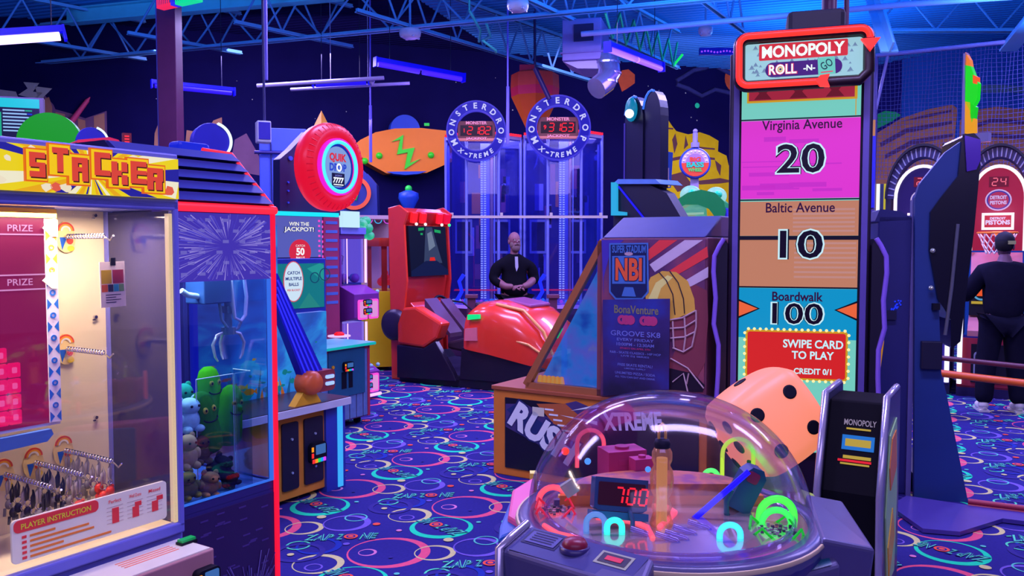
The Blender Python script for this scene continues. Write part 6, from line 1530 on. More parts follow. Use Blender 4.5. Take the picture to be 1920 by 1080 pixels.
# ================================================================ tall dice-rolling tower with stacked screens
MP = Fr.at(1502, 4.95, -16)
SILV = mat('#9a8ae0', .2, .6)
def tower_game():
    t = thing('dice_tower_game', 'tall two-screen board game tower with red neon arrow sign', 'arcade machine', MP)
    x0, x1 = MP.px(1388, 400)[0], MP.px(1610, 400)[0]; P = MP.poly; D = .35
    zt = MP.px(1500, 60)[1]; zs = MP.px(1500, 446)[1]
    b = MB(); b.box(x0 - .07, x1 + .07, .02, D, 0, zt - .1); b.build('cabinet_body', mat('#1c0e38', .35), t, bev=.01)
    b = MB(); b.box(x0 - .045, x0 - .012, -.03, .02, .25, zt - .12); b.box(x1 + .012, x1 + .045, -.03, .02, .25, zt - .12); b.build('purple_edge', mat('#4a3aa8', .35), t)
    b = MB(); b.box(x0 - .012, x0, -.012, .02, .3, zt - .1); b.box(x1, x1 + .012, -.012, .02, .3, zt - .1); b.box(x0, x1, -.012, .0, zs - .012, zs + .012); b.build('bezel', BLK, t)
    # upper and lower screens, each one monitor
    up = MB(); y = -.004
    zq = lambda py: MP.px(1500, py)[1]
    up.box(x0, x1, y, .02, zs + .012, zt - .12, 0)
    def band(b, ya, yb, mi, o): b.box(x0, x1, y - o, y, zq(yb), zq(ya), mi)
    band(up, 60, 222, 0, .001); band(up, 224, 372, 1, .001); band(up, 377, 442, 2, .001)
    for py in (222, 374): b2 = up; b2.box(x0, x1, y - .002, y, zq(py) - .004, zq(py) + .004, 3)
    up.box(x0 + .03, x1 - .02, y - .002, y, zq(190), zq(150), 4); up.box(x0 + .04, x1 - .035, y - .003, y, zq(186), zq(150), 5)
    for k in range(3):
        xm = x0 + .12 + .2 * k; up.prism([(xm - .05, zq(184)), (xm + .05, zq(184)), (xm + .02, zq(172)), (xm + .05, zq(160)), (xm - .05, zq(160)), (xm - .02, zq(172))], y - .004, y - .003, 6)
    up.box(x1 - .03, x1 - .025, y - .002, y, zq(220), zq(150), 4)
    r = random.Random(9)
    for k in range(14):
        a = r.uniform(x0, x1 - .2); z = r.uniform(zq(366), zq(240)); up.box(a, a + r.uniform(.08, .3), y - .0015, y, z, z + r.uniform(.004, .03), 7)
    for k in range(6): z = zq(395 + 8 * k); up.box((x0 + x1) / 2 - .03, x1 - .02, y - .0015, y, z, z + .012, 8)
    up.text('Virginia Avenue', *MP.px(1503, 236, y), .075, y - .004, 9, w=.445, bold=.012)
    for bo, mi, o in ((.055, 10, .004), (.038, 11, .005), (.012, 3, .006)): up.text('20', *MP.px(1501, 297, y), .17 + .02 * (bo > .02), y - o, mi, w=.265 + .02 * (bo > .02) + .012 * (bo > .06), bold=bo)
    up.text('Baltic Avenue', *MP.px(1500, 389, y), .058, y - .004, 9, w=.385, bold=.012)
    mats = [glow('#7ad8c8', .85), glow('#e838d8', .85), glow('#c88468', .85), glow('#160a30', .5), glow('#d8a020', .85), glow('#b02c48', .8), glow('#7a2038', .7), glow('#d030d0', .85), glow('#c89088', .85), glow('#3a0c4a', .6), glow('#10102a', .5), glow('#c8f0f8', .95)]
    lo = MB(); lo.box(x0, x1, y, .02, .42, zs - .012, 0); band(lo, 449, 538, 2, .001)
    for (ya, yb) in ((541, 616),): lo.box(x0, x1, y - .001, y, zq(635), zq(541), 12)
    for py in (539,): lo.box(x0, x1, y - .002, y, zq(py) - .005, zq(py) + .004, 3)
    for k in range(8): z = zq(458 + 9 * k); lo.box((x0 + x1) / 2 - .02, x1 - .01, y - .0015, y, z, z + .012, 8)
    # the 10 crosses the gap between both screens
    for bo, mi, o in ((.055, 10, .004), (.038, 11, .005), (.012, 3, .006)):
        vs, fs, tw, th = glyphs('10', bo); xx, zz = MP.px(1502, 458, y); w = .24 + .02 * (bo > .02) + .012 * (bo > .06); h = .165 + .02 * (bo > .02)
        lo.text('10', xx, zz, h, y - o - .009, mi, w=w, bold=bo)
    lo.text('Boardwalk', *MP.px(1495, 556, y), .055, y - .004, 9, w=.285, bold=.02)
    for bo, mi, o in ((.055, 10, .004), (.038, 11, .005), (.012, 3, .006)): lo.text('100', *MP.px(1495, 588, y), .125 + .015 * (bo > .02), y - o, mi, w=.285 + .02 * (bo > .02), bold=bo)
    for s in (-1, 1):
        xa = x0 if s < 0 else x1; q = MP.px(1500, 580, y)[1]; tip = MP.px(1425 if s < 0 else 1564, 582, y)[0]
        lo.face([(xa, q + .055), (tip - s * -.012 if 0 else tip, q), (xa, q - .06)], y - .003, 10); lo.face([(xa, q + .043), (tip + s * .014, q), (xa, q - .048)], y - .004, 13)
    q = P([(1398, 614), (1590, 626), (1592, 716), (1396, 700)], y)
    xa, xb, za, zb = q[0][0], q[1][0], q[2][1] + .0, q[0][1] - .01
    lo.prism(rrect(xa, xb, za, zb, .02), y - .008, y - .004, 4); lo.prism(rrect(xa + .012, xb - .012, za + .012, zb - .012, .014), y - .010, y - .008, 14)
    n = 17
    for k in range(n):
        x = xa + (xb - xa) * (k + .5) / n
        for z in (za - .004, zb + .004): lo.ball((x, y - .008, z), .009, 8, 6, 15)
    for k in range(7):
        z = za + (zb - za) * (k + .5) / 7
        for x in (xa - .004, xb + .004): lo.ball((x, y - .008, z), .009, 8, 6, 15)
    xm = MP.px(1524, 640, y)[0]
    lo.text('SWIPE CARD', xm, MP.px(1524, 645, y)[1], .050, y - .012, 11, w=.335, bold=.025); lo.text('TO PLAY', xm, MP.px(1524, 666, y)[1], .048, y - .012, 11, w=.235, bold=.025); lo.text('CREDIT 0/1', xm, MP.px(1520, 696, y)[1], .036, y - .012, 11, w=.21, bold=.03)
    lo.ring((x0 + x1) / 2 + .05, zq(800), .3, .32, y - .0015, y, 30, 16, .2, 1.6)
    mats += [glow('#0c9ad0', .85), glow('#f0683c', .9), glow('#d82428', .9), glow('#f8e8a0', 1.1), glow('#68c8b8', .8)]
    up.build('upper_screen', mats, t); lo.build('lower_screen', mats, t)
    # wavy side fins
    for s in (-1, 1):
        xs = x0 - .07 if s < 0 else x1 + .07
        path = [(s * .0, 460), (s * .03, 480), (s * .035, 510), (s * .02, 560), (s * .03, 610), (s * .0, 650), (s * -.0, 700), (s * .01, 760), (s * .0, 800)]
        zz = [MP.px(1500, p_)[1] for _, p_ in path]
        out = [(xs + a + s * .045, z) for (a, _), z in zip(path, zz)]
        b = MB(); b.prism([(xs, zz[0])] + [(xs + s * .02, zz[0] + .04)] + out + [(xs, zz[-1])], -.05, .2); b.build('side_fin', mat('#15102e', .3), t, bev=.004)
        b = MB(); b.tube([(xs + s * .02, -.052, zz[0] + .04)] + [(x, -.052, z) for x, z in out], .014, 8); b.build('fin_edge', mat('#6a4ae0', .3), t)
    b = MB(); xs = x1 + .135; q = [(xs, zq(500)), (xs + .03, zq(560)), (xs + .03, zq(640)), (xs + .005, zq(720)), (xs, zq(640))]
    b.prism(q, .1, .4); b.build('side_print', glow('#d89030', .6), t)
    b = MB(); zz0 = zq(60); b.box(MP.px(1476, 60)[0], MP.px(1588, 60)[0], .05, .35, zt - .1, MP.px(1500, 14)[1]); b.build('speaker_box', mat('#0b0824', .6), t, bev=.03)
    # tilted sign
    A_, B_, C_, D_ = [MP.px(a, c, -.16) for a, c in ((1386, 78), (1626, 60), (1626, 146), (1388, 162))]
    sg = MB(); yv = -.16
    sg.prism([A_, B_, C_, D_], yv, yv + .14); so = sg.build('sign_box', mat('#100820', .4), t, bev=.01)
    a_, b_, c_, d_ = [MP.px(a, c, yv) for a, c in ((1396, 84), (1618, 68), (1618, 140), (1396, 152))]
    ang = atan2(b_[1] - a_[1], b_[0] - a_[0])
    cxm, czm = (a_[0] + c_[0]) / 2, (a_[1] + c_[1]) / 2
    M = Matrix.Translation((cxm, yv, czm)) @ Matrix.Rotation(-ang, 4, 'Y'); w = b_[0] - a_[0]; h = a_[1] - d_[1]
    f = MB(); f.M = M; f.prism(rrect(-w / 2, w / 2, -h / 2, h / 2, .02), -.006, 0, 0)
    r = random.Random(6)
    for k in range(70):
        x = r.uniform(-w / 2 + .03, w / 2 - .03); z = r.uniform(-h / 2 + .02, h / 2 - .02)
        s = r.uniform(.006, .014); f.face([(x - s, z - s * .7), (x + s, z - s * .7), (x, z + s)], -.0065, 4); f.box(x - s * 1.3, x + s * 1.3, -.0068, -.006, z - s, z - s * .8, 4)
    f.prism(rrect(-w * .375, w * .375, h * .03, h * .47, .008), -.010, -.006, 1); f.text('MONOPOLY', 0, h * .25, h * .33, -.012, 2, w=w * .70, bold=.035)
    f.prism(rrect(-w * .32, w * .33, -h * .44, -h * .04, h * .19), -.010, -.006, 3)
    f.text('ROLL', -w * .17, -h * .24, h * .30, -.012, 5, w=w * .25, bold=.06); f.text('ROLL', -w * .17, -h * .24, h * .27, -.0128, 2, w=w * .235, bold=.02); f.ring(-w * .19, -h * .24, h * .03, h * .07, -.0136, -.0128, 14, 8); f.text('-N-', w * .055, -h * .24, h * .16, -.012, 2, w=w * .1, bold=.03)
    f.M = M @ Matrix.Translation((w * .2, 0, -h * .24)) @ Matrix.Rotation(-.05, 4, 'Y'); f.box(-w * .072, w * .072, -.0115, -.006, -h * .21, h * .25, 6); f.text('GO', 0, h * .06, h * .22, -.0125, 7, w=w * .10, rot=.5, bold=.01); f.box(-w * .05, w * .05, -.0125, -.0115, -h * .16, -h * .13, 5)
    f.build('sign_face', [glow('#a8dce8', .8), glow('#d82830', .9), glow('#f0ffff', 1.0), glow('#4a1a88', .7), glow('#7a98c0', .7), glow('#e83860', .9), glow('#70d8c8', .8), glow('#103a50', .6), glow('#e0d090', .9)], so)
    RN = glow('#ff1018', 1.15, core='#ff3a30')
    n_ = MB(); n_.M = M; W2, H2 = w / 2 + .03, h / 2 + .035; rr = .05
    path = [(W2 - .0, H2 * .62)] + arc(W2 - rr, H2 - rr, rr, 0, pi / 2, 5) + arc(-W2 + rr, H2 - rr, rr, pi / 2, pi, 5) + arc(-W2 + rr, -H2 + rr, rr, pi, 1.5 * pi, 5) + [(w * .18, -H2)]
    n_.tube([(x, -.062, z) for x, z in path], .019, 10)
    n_.prism([(W2 - .05, H2 * .55), (W2 + .05, H2 * .55), (W2, H2 * .05)], -.082, -.05); n_.prism([(w * .22, -H2 - .035), (w * .14, -H2 - .03), (w * .10, -H2), (w * .14, -H2 + .03), (w * .22, -H2 + .035), (w * .20, -H2)], -.082, -.05)
    n_.build('neon_arrow', RN, so)
    e = MB(); e.M = M; e.tube([(x, -.02, z) for x, z in path], .034, 8); e.tube([(W2, -.02, H2 * .5), (W2, -.02, -H2 + .05), (W2 - .05, -.02, -H2), (w * .2, -.02, -H2)], .03, 8); e.build('neon_backing', mat('#1a0818', .4), so)
    # dice plinth
    b = MB(); b.box(-.42, -.02, -.9, -.06, .0, .42); b.build('dice_plinth', mat('#1a1030', .4), t, bev=.02)
    return t
tower_game()
def dice():
    # big lit inflatable die
    c = on_y(1436, 790, 4.2); th = radians(27); sz = .222
    n = Vector((-c.x, -c.y, 0)).normalized(); rt = Vector((-n.y, n.x, 0)); upv = Vector((0, 0, 1))
    e1 = (rt * .58 - upv * .815).normalized(); e2 = (rt * -.815 - upv * .58).normalized()
    e2n = e2 * cos(th) + n * sin(th); nn = n * cos(th) - e2 * sin(th)
    ph = radians(-4); e1n = e1 * cos(ph) + nn * sin(ph); nn = nn * cos(ph) - e1 * sin(ph)
    R = Matrix((e1n, -nn, e1n.cross(-nn))).transposed().to_4x4()
    t = thing('giant_die', 'giant glowing salmon die with black pips behind the clear dome', 'die', None, None, c)
    t.rotation_euler = R.to_euler()
    import bmesh
    def bulge(p):
        v = Vector(p); m = max(abs(v.x), abs(v.y), abs(v.z)); s = v.normalized() * m * 1.16
        k = .30; q = v * (1 - k) + s * k; return q
    b = MB(); g = 14
    for ax in range(3):
        for sg in (-1, 1):
            vs = []; fs = []
            for i in range(g + 1):
                for j in range(g + 1):
                    u = math.tan((-1 + 2 * i / g) * .78) / math.tan(.78); v = math.tan((-1 + 2 * j / g) * .78) / math.tan(.78)
                    q = [0, 0, 0]; q[ax] = sg; q[(ax + 1) % 3] = u * sg; q[(ax + 2) % 3] = v
                    # round the edges
                    w = Vector(q); inner = Vector([max(-.72, min(.72, a)) for a in q]); d = (w - inner); 
                    if d.length > .28: w = inner + d.normalized() * .28
                    vs.append(tuple(bulge(w) * sz))
            for i in range(g):
                for j in range(g): fs.append((i * (g + 1) + j, (i + 1) * (g + 1) + j, (i + 1) * (g + 1) + j + 1, i * (g + 1) + j + 1))
            b.add(vs, fs, 0, True)
    m = bpy.data.materials.new('lit_vinyl'); m.use_nodes = True; bs = m.node_tree.nodes['Principled BSDF']
    bs.inputs['Base Color'].default_value = (.5, .16, .10, 1); bs.inputs['Roughness'].default_value = .45; bs.inputs['Emission Color'].default_value = (*lin('#ff9068'), 1); bs.inputs['Emission Strength'].default_value = .8
    b.build('body', m, t)
    def pips(axis, lst, sgn):
        for u, v in lst:
            q = [0, 0, 0]; q[axis] = sgn; q[(axis + 1) % 3] = u; q[(axis + 2) % 3] = v
            pb = bulge(q) * sz; nrm = Vector([sgn if i == axis else 0.18 * q[i] for i in range(3)]).normalized()
            pm = MB(); a = nrm.orthogonal().normalized(); c2 = nrm.cross(a); r = .035; vs = []
            for h, rr in ((-.004, r), (.004, r), (.006, r * .8)): vs += [pb + nrm * h + (a * cos(2 * pi * k / 18) + c2 * sin(2 * pi * k / 18)) * rr for k in range(18)]
            fs = [(i * 18 + k, i * 18 + (k + 1) % 18, (i + 1) * 18 + (k + 1) % 18, (i + 1) * 18 + k) for i in range(2) for k in range(18)] + [tuple(range(36, 54))]
            pm.add(vs, fs); pm.build('pip', BLK, t)
    pips(1, [(a, c) for a in (-.46, .46) for c in (-.46, .46)], -1)
    for s in (-1, 1): pips(2, [(a, c) for a in (-.5, 0, .5) for c in (-.45, .45)], s)
    for s in (-1, 1): pips(0, [(0, 0)], s)
dice()
# ---------------------------------------------------------------- black control stand
def stand():
    c = on_y(1550, 460, 3.75); F = Fr(c.x, c.y, -32)
    t = thing('control_stand', 'slanted black control stand with silver side rails and lit print', 'arcade machine', F)
    x1 = F.px(1648, 860)[0]; w = x1; zt = F.px(1600, 750, .14)[1]
    prof = [(.0, 0), (-.02, .55), (.13, zt), (.40, zt), (.45, 0)]
    b = MB(); b.prismx(prof, 0, w); b.build('cabinet_body', mat('#0a0818', .7, spec=.1), t, bev=.01)
    for x in (-.025, w):
        b = MB(); b.prismx([(-.012, .02), (-.045, .55), (.10, zt + .03), (.45, zt + .03), (.47, .02)], x, x + .025); b.build('side_rail', mat('#3a3470', .3), t)
        b = MB(); b.tube([(x + .012, -.014, .02), (x + .012, -.048, .55), (x + .012, .10, zt + .03), (x + .012, .42, zt + .035)], .016, 8); b.build('rail_edge', SILV, t)
    z0 = .55
    def fp(u, v, o=.003):  # on the sloped face
        return (w * u, -.02 + .15 * v - o, z0 + (zt - z0) * v + .0)
    def quad(b, u0, u1, v0, v1, mi, o=.003): b.add([fp(u0, v0, o), fp(u1, v0, o), fp(u1, v1, o), fp(u0, v1, o)], [(0, 1, 2, 3)], mi)
    b = MB(); quad(b, .30, .88, .46, .62, 0); quad(b, .36, .82, .50, .58, 1, .004); quad(b, .25, .85, .33, .355, 2); quad(b, .3, .82, .30, .32, 1); quad(b, .34, .84, .365, .40, 1); quad(b, .36, .80, .68, .70, 1)
    q = fp(.6, .76); n = len(b.v); b.M = Matrix.Translation((q[0], q[1], q[2])) @ Matrix.Rotation(-atan2(.15, zt - z0), 4, 'X'); b.text('MONOPOLY', 0, 0, .028, 0, 3, w=w * .58, bold=.02); b.M = None
    b.build('lit_print', [glow('#2078d8', .8), glow('#d0b040', .7), glow('#e82030', .9), glow('#a898b8', .6)], t)
    b = MB(); b.prismx([(.10, .12), (.02, .45), (.10, .80), (.30, .85), (.36, .5), (.32, .12)], w + .026, w + .032, 0); b.prismx([(.12, .55), (.08, .66), (.14, .78), (.26, .80), (.30, .62)], w + .032, w + .036, 1); b.prismx([(.13, .15), (.08, .3), (.2, .45), (.28, .3)], w + .032, w + .036, 2); b.build('side_print', [mat('#8aa8a0', .4), mat('#c8683c', .4), mat('#d0883c', .4)], t)
    b = MB(); b.tube([(w + .05, -.10, .03), (w + .06, .20, .03)], .014, 8); b.build('floor_neon', glow('#ff3020', 1.1), t)
    b = MB(); b.box(w + .02, w + .09, -.12, .24, 0, .02); b.build('neon_base', BLK, t)
stand()
# ================================================================ round dome-topped bowl game in the foreground
DZ = .88
dc = on_z(1250, 968, DZ)
DMF = Fr(dc.x, dc.y, 0)
def domegame():
    t = thing('dome_game', 'round clear-domed pinball style game with coloured light arches in the foreground', 'arcade machine', DMF)
    R = .395
    # body: petal shaped cabinet
    BODY = mat('#2a2080', .3, var=.08); GR = mat('#544a98', .3, .3)
    b = MB(); b.lathe([(.28, 0), (.32, .05), (.33, .55), (.40, DZ - .10), (.425, DZ - .035), (.42, DZ - .01)], 48); b.build('bowl_body', BODY, t)
    b = MB(); b.lathe([(R + .028, DZ - .03), (R + .032, DZ), (R + .02, DZ + .012), (R - .015, DZ + .012), (R - .02, DZ - .03)], 64, mi=0); b.lathe([(R + .028, DZ - .012), (R + .036, DZ - .004), (R + .033, DZ + .004)], 64, mi=1); b.build('dome_rim', [mat('#4c4490', .25), mat('#c0a0b0', .2)], t)
    hh = .345
    b = MB(); pr = [(R * cos(a) ** .92 if cos(a) > 1e-6 else 0, DZ + .01 + hh * sin(a)) for a in [pi / 2 * k / 22 for k in range(23)]]; pr[-1] = (0, pr[-1][1])
    b.lathe(pr, 72); b.build('clear_dome', pane('#f4ecff', .035, .09), t)
    # playfield
    pf = ramp_mat([(.25, '#4a2878'), (.42, '#a05a90'), (.55, '#e08a5a'), (.7, '#a878d8')], 7, dist=.6)
    b = MB(); b.lathe([(0, DZ - .03), (R - .02, DZ - .02)], 48, mi=0); b.build('playfield', pf, t)
    bd = MB(); bd.ring(0, 0, .001, .01, 0, .001, 4)
    def P(px, py, z=0.0):
        q = on_z(px, py, DZ + z) - DMF.o; return (q.x, q.y, DZ + z)
    # stepped orange terrace with printed band behind the centre
    b = MB()
    for k, (r0, z0, z1, mi) in enumerate(((.30, -.02, .035, 0), (.25, .035, .07, 1))):
        pts = [(r0 * cos(a), .08 + r0 * .62 * sin(a)) for a in [pi * k2 / 20 for k2 in range(21)]]; b.prismz(pts, DZ + z0, DZ + z1, mi)
    for k in range(14): a = pi * (k + .5) / 14; x, y = .30 * cos(a), .08 + .187 * sin(a); b.box(x - .018, x + .018, y - .02, y - .0, DZ + .0, DZ + .022, 2 + k % 2)
    b.build('terrace', [mat('#b8643c', .4), ramp_mat([(.3, '#6a3a50'), (.5, '#a85a44'), (.65, '#7a3a6a')], 12), mat('#e8b070', .4), mat('#4a3a90', .4)], t)
    b = MB(); b.lathe([(R - .05, DZ - .02), (R - .045, DZ + .02), (R - .055, DZ + .02), (R - .06, DZ - .02)], 48); b.build('clear_fence', pane('#e8e0ff', .10, op=.12, opcol='#a898d8'), t)
    # loose chips and clear pegs on the front of the field
    b = MB(); r = random.Random(12)
    for k in range(150):
        a = r.uniform(pi * 1.08, pi * 1.92); rr = r.uniform(.18, .33); b.box(rr * cos(a) - .006, rr * cos(a) + .006, rr * sin(a) - .004, rr * sin(a) + .004, DZ - .02, DZ - .008 + r.random() * .012, k % 4)
    o = b.build('token_bed', [mat('#8a80b0', .15, .5), mat('#3a3468', .3), mat('#6ab0c0', .2, .4), mat('#9a88c8', .2, .5)], t); o['kind'] = 'stuff'
    def arch(name, px0, px1, py, h, z, r, hcol, core, yoff=0.0, s=1.0, lean=0.0):
        a = Vector(P(px0, py, z)); c = Vector(P(px1, py + yoff, z)); m = (a + c) / 2; ux = (c - a) / 2; L = ux.length; hh_ = h
        pts = [a + Vector((0, 0, -.015))]
        st = max(0, hh_ - L)
        pts.append(a + Vector((0, 0, st)))
        for k in range(1, 12): q = pi - pi * k / 12; pts.append(m + ux * cos(q) + Vector((lean * sin(q), 0, st + min(L, hh_) * sin(q))))
        pts += [c + Vector((0, 0, st)), c + Vector((0, 0, -.015))]
        g = MB(); g.tube(pts, r, 10); return g.build(name, glow(hcol, s * 1.5, True, core=core), t)
    arch('cyan_arch', 1138, 1166, 1018, .062, -.02, .0085, '#10f0c0', '#40ffe0')
    arch('dim_blue_arch', 1099, 1134, 1016, .075, -.02, .008, '#3a70c8', '#6a9ae0', s=.7)
    arch('cyan_arch', 1349, 1388, 1030, .065, -.02, .0085, '#10c8f8', '#50f0ff')
    arch('pink_arch', 1010, 1065, 952, .062, -.01, .009, '#ff2048', '#ff5868')
    arch('pink_arch', 1082, 1132, 868, .11, .05, .007, '#ff3050', '#ff6070', s=.8)
    arch('green_arch', 1319, 1346, 920, .065, .0, .0075, '#10f040', '#60ff70')
    arch('lime_arch', 1354, 1412, 892, .12, .03, .007, '#a0d020', '#c0f040', s=.8)
    arch('green_arch', 1424, 1488, 985, .075, -.01, .011, '#10f010', '#50ff50')
    arch('green_arch', 1428, 1484, 992, .055, -.01, .009, '#08e828', '#40ff60', yoff=2)
    for pth, hc in (([(1118, 968), (1150, 972), (1190, 978), (1214, 988), (1224, 1008)], '#ff4068'), ([(1222, 948), (1250, 950), (1266, 960), (1252, 974), (1236, 988)], '#ff5070'), ([(1020, 985), (1045, 1000), (1080, 1008)], '#ff3058')):
        g = MB(); g.tube([P(a, c, .012) for a, c in pth], .007, 8); g.build('pink_tube', glow(hc, 1.4, True, core='#ff6a78'), t)
    # glowing spiral plates at left and right
    for (px, py, r, hc, nm) in ((1042, 962, .062, '#ff2a48', 'red_spiral'), (1456, 1000, .070, '#10e020', 'green_spiral')):
        x, y, z = P(px, py, .0); b = MB(); b.lathe([(r, -.012), (r, .0), (r * .8, .004), (r * .78, -.01)], 28, (x, y, z - .005)); sp = b.build(nm, glow(hc, 1.1, True), t)
        b = MB(); rr = random.Random(3)
        for k in range(60): a = k * .55; q = r * .75 * k / 60; b.box(x + q * cos(a) - .004, x + q * cos(a) + .004, y + q * sin(a) - .003, y + q * sin(a) + .003, z - .008, z + .004 + .012 * rr.random(), k % 2)
        b.build('chain_links', [mat('#5a4a80', .2, .6), mat('#b0a0d8', .2, .6)], sp)
        for k in range(4):
            a = .4 + k * 1.5; b = MB(); b.tube([(x + r * 1.0 * cos(a), y + r * sin(a), z), (x + r * 1.05 * cos(a + .5), y + r * 1.05 * sin(a + .5), z + .03), (x + r * cos(a + 1.0), y + r * sin(a + 1.0), z)], .004, 6); b.build('side_loop', glow(hc, .7), sp)
    # score display on a bent arm
    base = P(1186, 1012, -.02); ctr = on_y(1165, 928, dc.y - .09) - DMF.o
    b = MB(); b.tube([base, (base[0], base[1], base[2] + .05), (ctr.x + .02, ctr.y + .03, ctr.z - .03)], .0065, 8); arm = b.build('display_arm', mat('#2a4a88', .4), t)
    M = Matrix.Translation(ctr) @ Matrix.Rotation(radians(8), 4, 'Z') @ Matrix.Rotation(radians(7), 4, 'Y') @ Matrix.Rotation(radians(-14), 4, 'X'); w, h = .150, .088
    b = MB(); b.M = M; b.prism([(-w / 2, -h / 2 + .008), (-w / 2 + .012, -h / 2), (w / 2 - .012, -h / 2), (w / 2, -h / 2 + .008), (w / 2, h / 2), (-w / 2, h / 2)], 0, .045); ds = b.build('score_display', mat('#1c3a80', .35), t, bev=.004)
    b = MB(); b.M = M; b.prism(rrect(-w / 2 + .010, w / 2 - .008, -h / 2 + .014, h / 2 - .012, .004), -.003, 0); b.build('display_window', glow('#300418', .7), ds)
    b = MB(); b.M = M
    for k, ch in enumerate('700'): seg7(b, ch, .0 + k * .034 - .012 + .005, -.002, .021, .042, -.004, 0)
    b.build('digits', glow('#ff2030', 1.3), ds)
    b = MB(); b.M = M; b.box(-w / 2 - .004, w / 2 + .004, -.004, .05, -h / 2 - .022, -h / 2 - .002); b.build('blue_foot', mat('#1a5aa0', .4), ds)
    # clear amber figure shaped bottle in the middle
    x, y, z = P(1240, 1000, -.02)
    b = MB(); b.lathe([(.036, 0), (.032, .03), (.023, .06), (.029, .075), (.021, .10), (.030, .12), (.033, .15), (.030, .175), (.022, .19), (.028, .205), (.028, .225), (.020, .24)], 20, (x, y, z)); bt = b.build('amber_bottle', pane('#fff0d8', .14, .05, op=.3, opcol='#ffc070'), t)
    b = MB(); b.lathe([(.015, .01), (.015, .21)], 10, (x, y, z)); b.build('added_glow_core', glow('#ffb860', .7), bt)  # glowing core added to make the bottle look lit
    b = MB(); b.lathe([(.021, .238), (.023, .25), (.018, .262), (.0, .264)], 16, (x, y, z)); b.tube([(x - .009, y, z + .26), (x - .009, y, z + .295), (x, y, z + .305), (x + .009, y, z + .295), (x + .009, y, z + .26)], .004, 6, mi=1); b.build('cap', [BLK, mat('#c08a50', .4)], bt)
    # magenta boxes at the back
    for (px, py, s, zz) in ((1168, 905, .066, .01), (1206, 925, .034, .0)):
        x, y, z = P(px, py, zz); b = MB(); b.M = Matrix.Translation((x, y + .03, z + .06)) @ Matrix.Rotation(.3, 4, 'Z'); b.box(-s, s, -s * .7, s * .7, -.07, .045); b.cyl((0, 0, .045), s * .35, .008, 14); b.box(-s * .5, s * .5, -s * .72, -s * .7, .0, .02); b.build('magenta_block', mat('#9a2474', .5), t, bev=.004)
    # blue gun shaped lifter with blue rod and hose
    c = on_y(1400, 912, dc.y + .04) - DMF.o
    M = Matrix.Translation(c) @ Matrix.Rotation(radians(28), 4, 'Y')
    b = MB(); b.M = M; b.prism([(-.034, -.07), (.034, -.07), (.03, .045), (.012, .065), (-.02, .06), (-.034, .035)], -.03, .03); gb = b.build('ball_lifter', mat('#1a3a78', .4), t, bev=.005)
    b = MB(); b.M = M; b.prism(rrect(-.024, .010, .018, .05, .008), -.034, -.03); b.build('red_sensor', mat('#7a1850', .3), gb)
    p, q = on_y(1300, 974, dc.y - .03) - DMF.o, on_y(1404, 884, dc.y - .02) - DMF.o
    b = MB(); b.tube([p, q], .009, 8); b.build('blue_light_rod', glow('#2010ff', 1.1), t)
    hp = [on_y(a, c2, dc.y + .0) - DMF.o for a, c2 in ((1372, 918), (1362, 940), (1362, 962), (1372, 982), (1392, 996), (1412, 998))]
    b = MB(); b.tube(hp, .008, 8); b.build('ball_hose', mat('#1a4a70', .3), gb)
    # clear marbles / tubes
    for (px, py) in ((1285, 1010), (1270, 1020), (1252, 1024), (1312, 1000), (1205, 1014)):
        x, y, z = P(px, py, -.01); b = MB(); b.tube([(x - .03, y + .01, z + .03), (x + .02, y - .01, z + .018), (x + .03, y - .012, z)], .008, 8); b.build('clear_flipper', pane('#e8e0ff', .18, op=.25, opcol='#b0a0d8'), t)
    b = MB()
    for px, py, s in ((1102, 865, .01), (1108, 912, .012), (1118, 905, .008), (1060, 846, .012), (1215, 880, .009)):
        q = on_y(px, py, dc.y + .1) - DMF.o; b.ball(q, s, 8, 6, 0 if s == .012 else 1)
    b.build('small_lamps', [glow('#ff4028', 1.2), glow('#50a0ff', 1.1)], t)
    b = MB(); q = on_y(1068, 915, dc.y + .02) - DMF.o; b.M = Matrix.Translation(q) @ Matrix.Rotation(-.6, 4, 'Y'); b.box(-.02, .02, -.01, .01, -.02, .02); b.build('silver_tag', mat('#9aa8c0', .2, .5), t)
    # player stations
    def station(A_, B_, C_, D_, zb_, zf_, kids):
        a, c, d, e = [on_z(*p_, z) - DMF.o for p_, z in zip((A_, B_, C_, D_), (zb_, zb_, zf_, zf_))]
        top = [a, c, d, e]; cen = Vector((0, 0, 0))
        vs = [tuple(v) for v in top] + [(v.x * .9, v.y * .9, 0.35) for v in top]
        s_ = MB(); s_.add(vs, [(0, 3, 2, 1), (0, 1, 5, 4), (1, 2, 6, 5), (2, 3, 7, 6), (3, 0, 4, 7), (4, 5, 6, 7)])
        o = s_.build('player_station', GR, t, bev=.012, seg=3)
        ex = (c - a); ey = (e - a); nn = ex.cross(-ey).normalized()
        if nn.z < 0: nn = -nn
        def q(u, v, h=.002): return tuple(a + ex * u + ey * v + nn * h)
        return o, q, nn
    o, q, nn = station((990, 984), (1228, 1046), (1202, 1112), (938, 1030), .955, .925, None)
    def patch(b, u0, u1, v0, v1, mi, h=.002): b.add([q(u0, v1, h), q(u1, v1, h), q(u1, v0, h), q(u0, v0, h)], [(0, 1, 2, 3)], mi)
    b = MB(); patch(b, .05, .97, .06, .94, 0); patch(b, .08, .36, .12, .62, 1, .003); patch(b, .10, .34, .18, .56, 2, .004); patch(b, .66, .90, .20, .62, 3, .003); patch(b, .68, .88, .26, .56, 4, .004); patch(b, .72, .84, .34, .48, 5, .005)
    for k in range(4): patch(b, .13, .31, .22 + .08 * k, .25 + .08 * k, 1, .005)
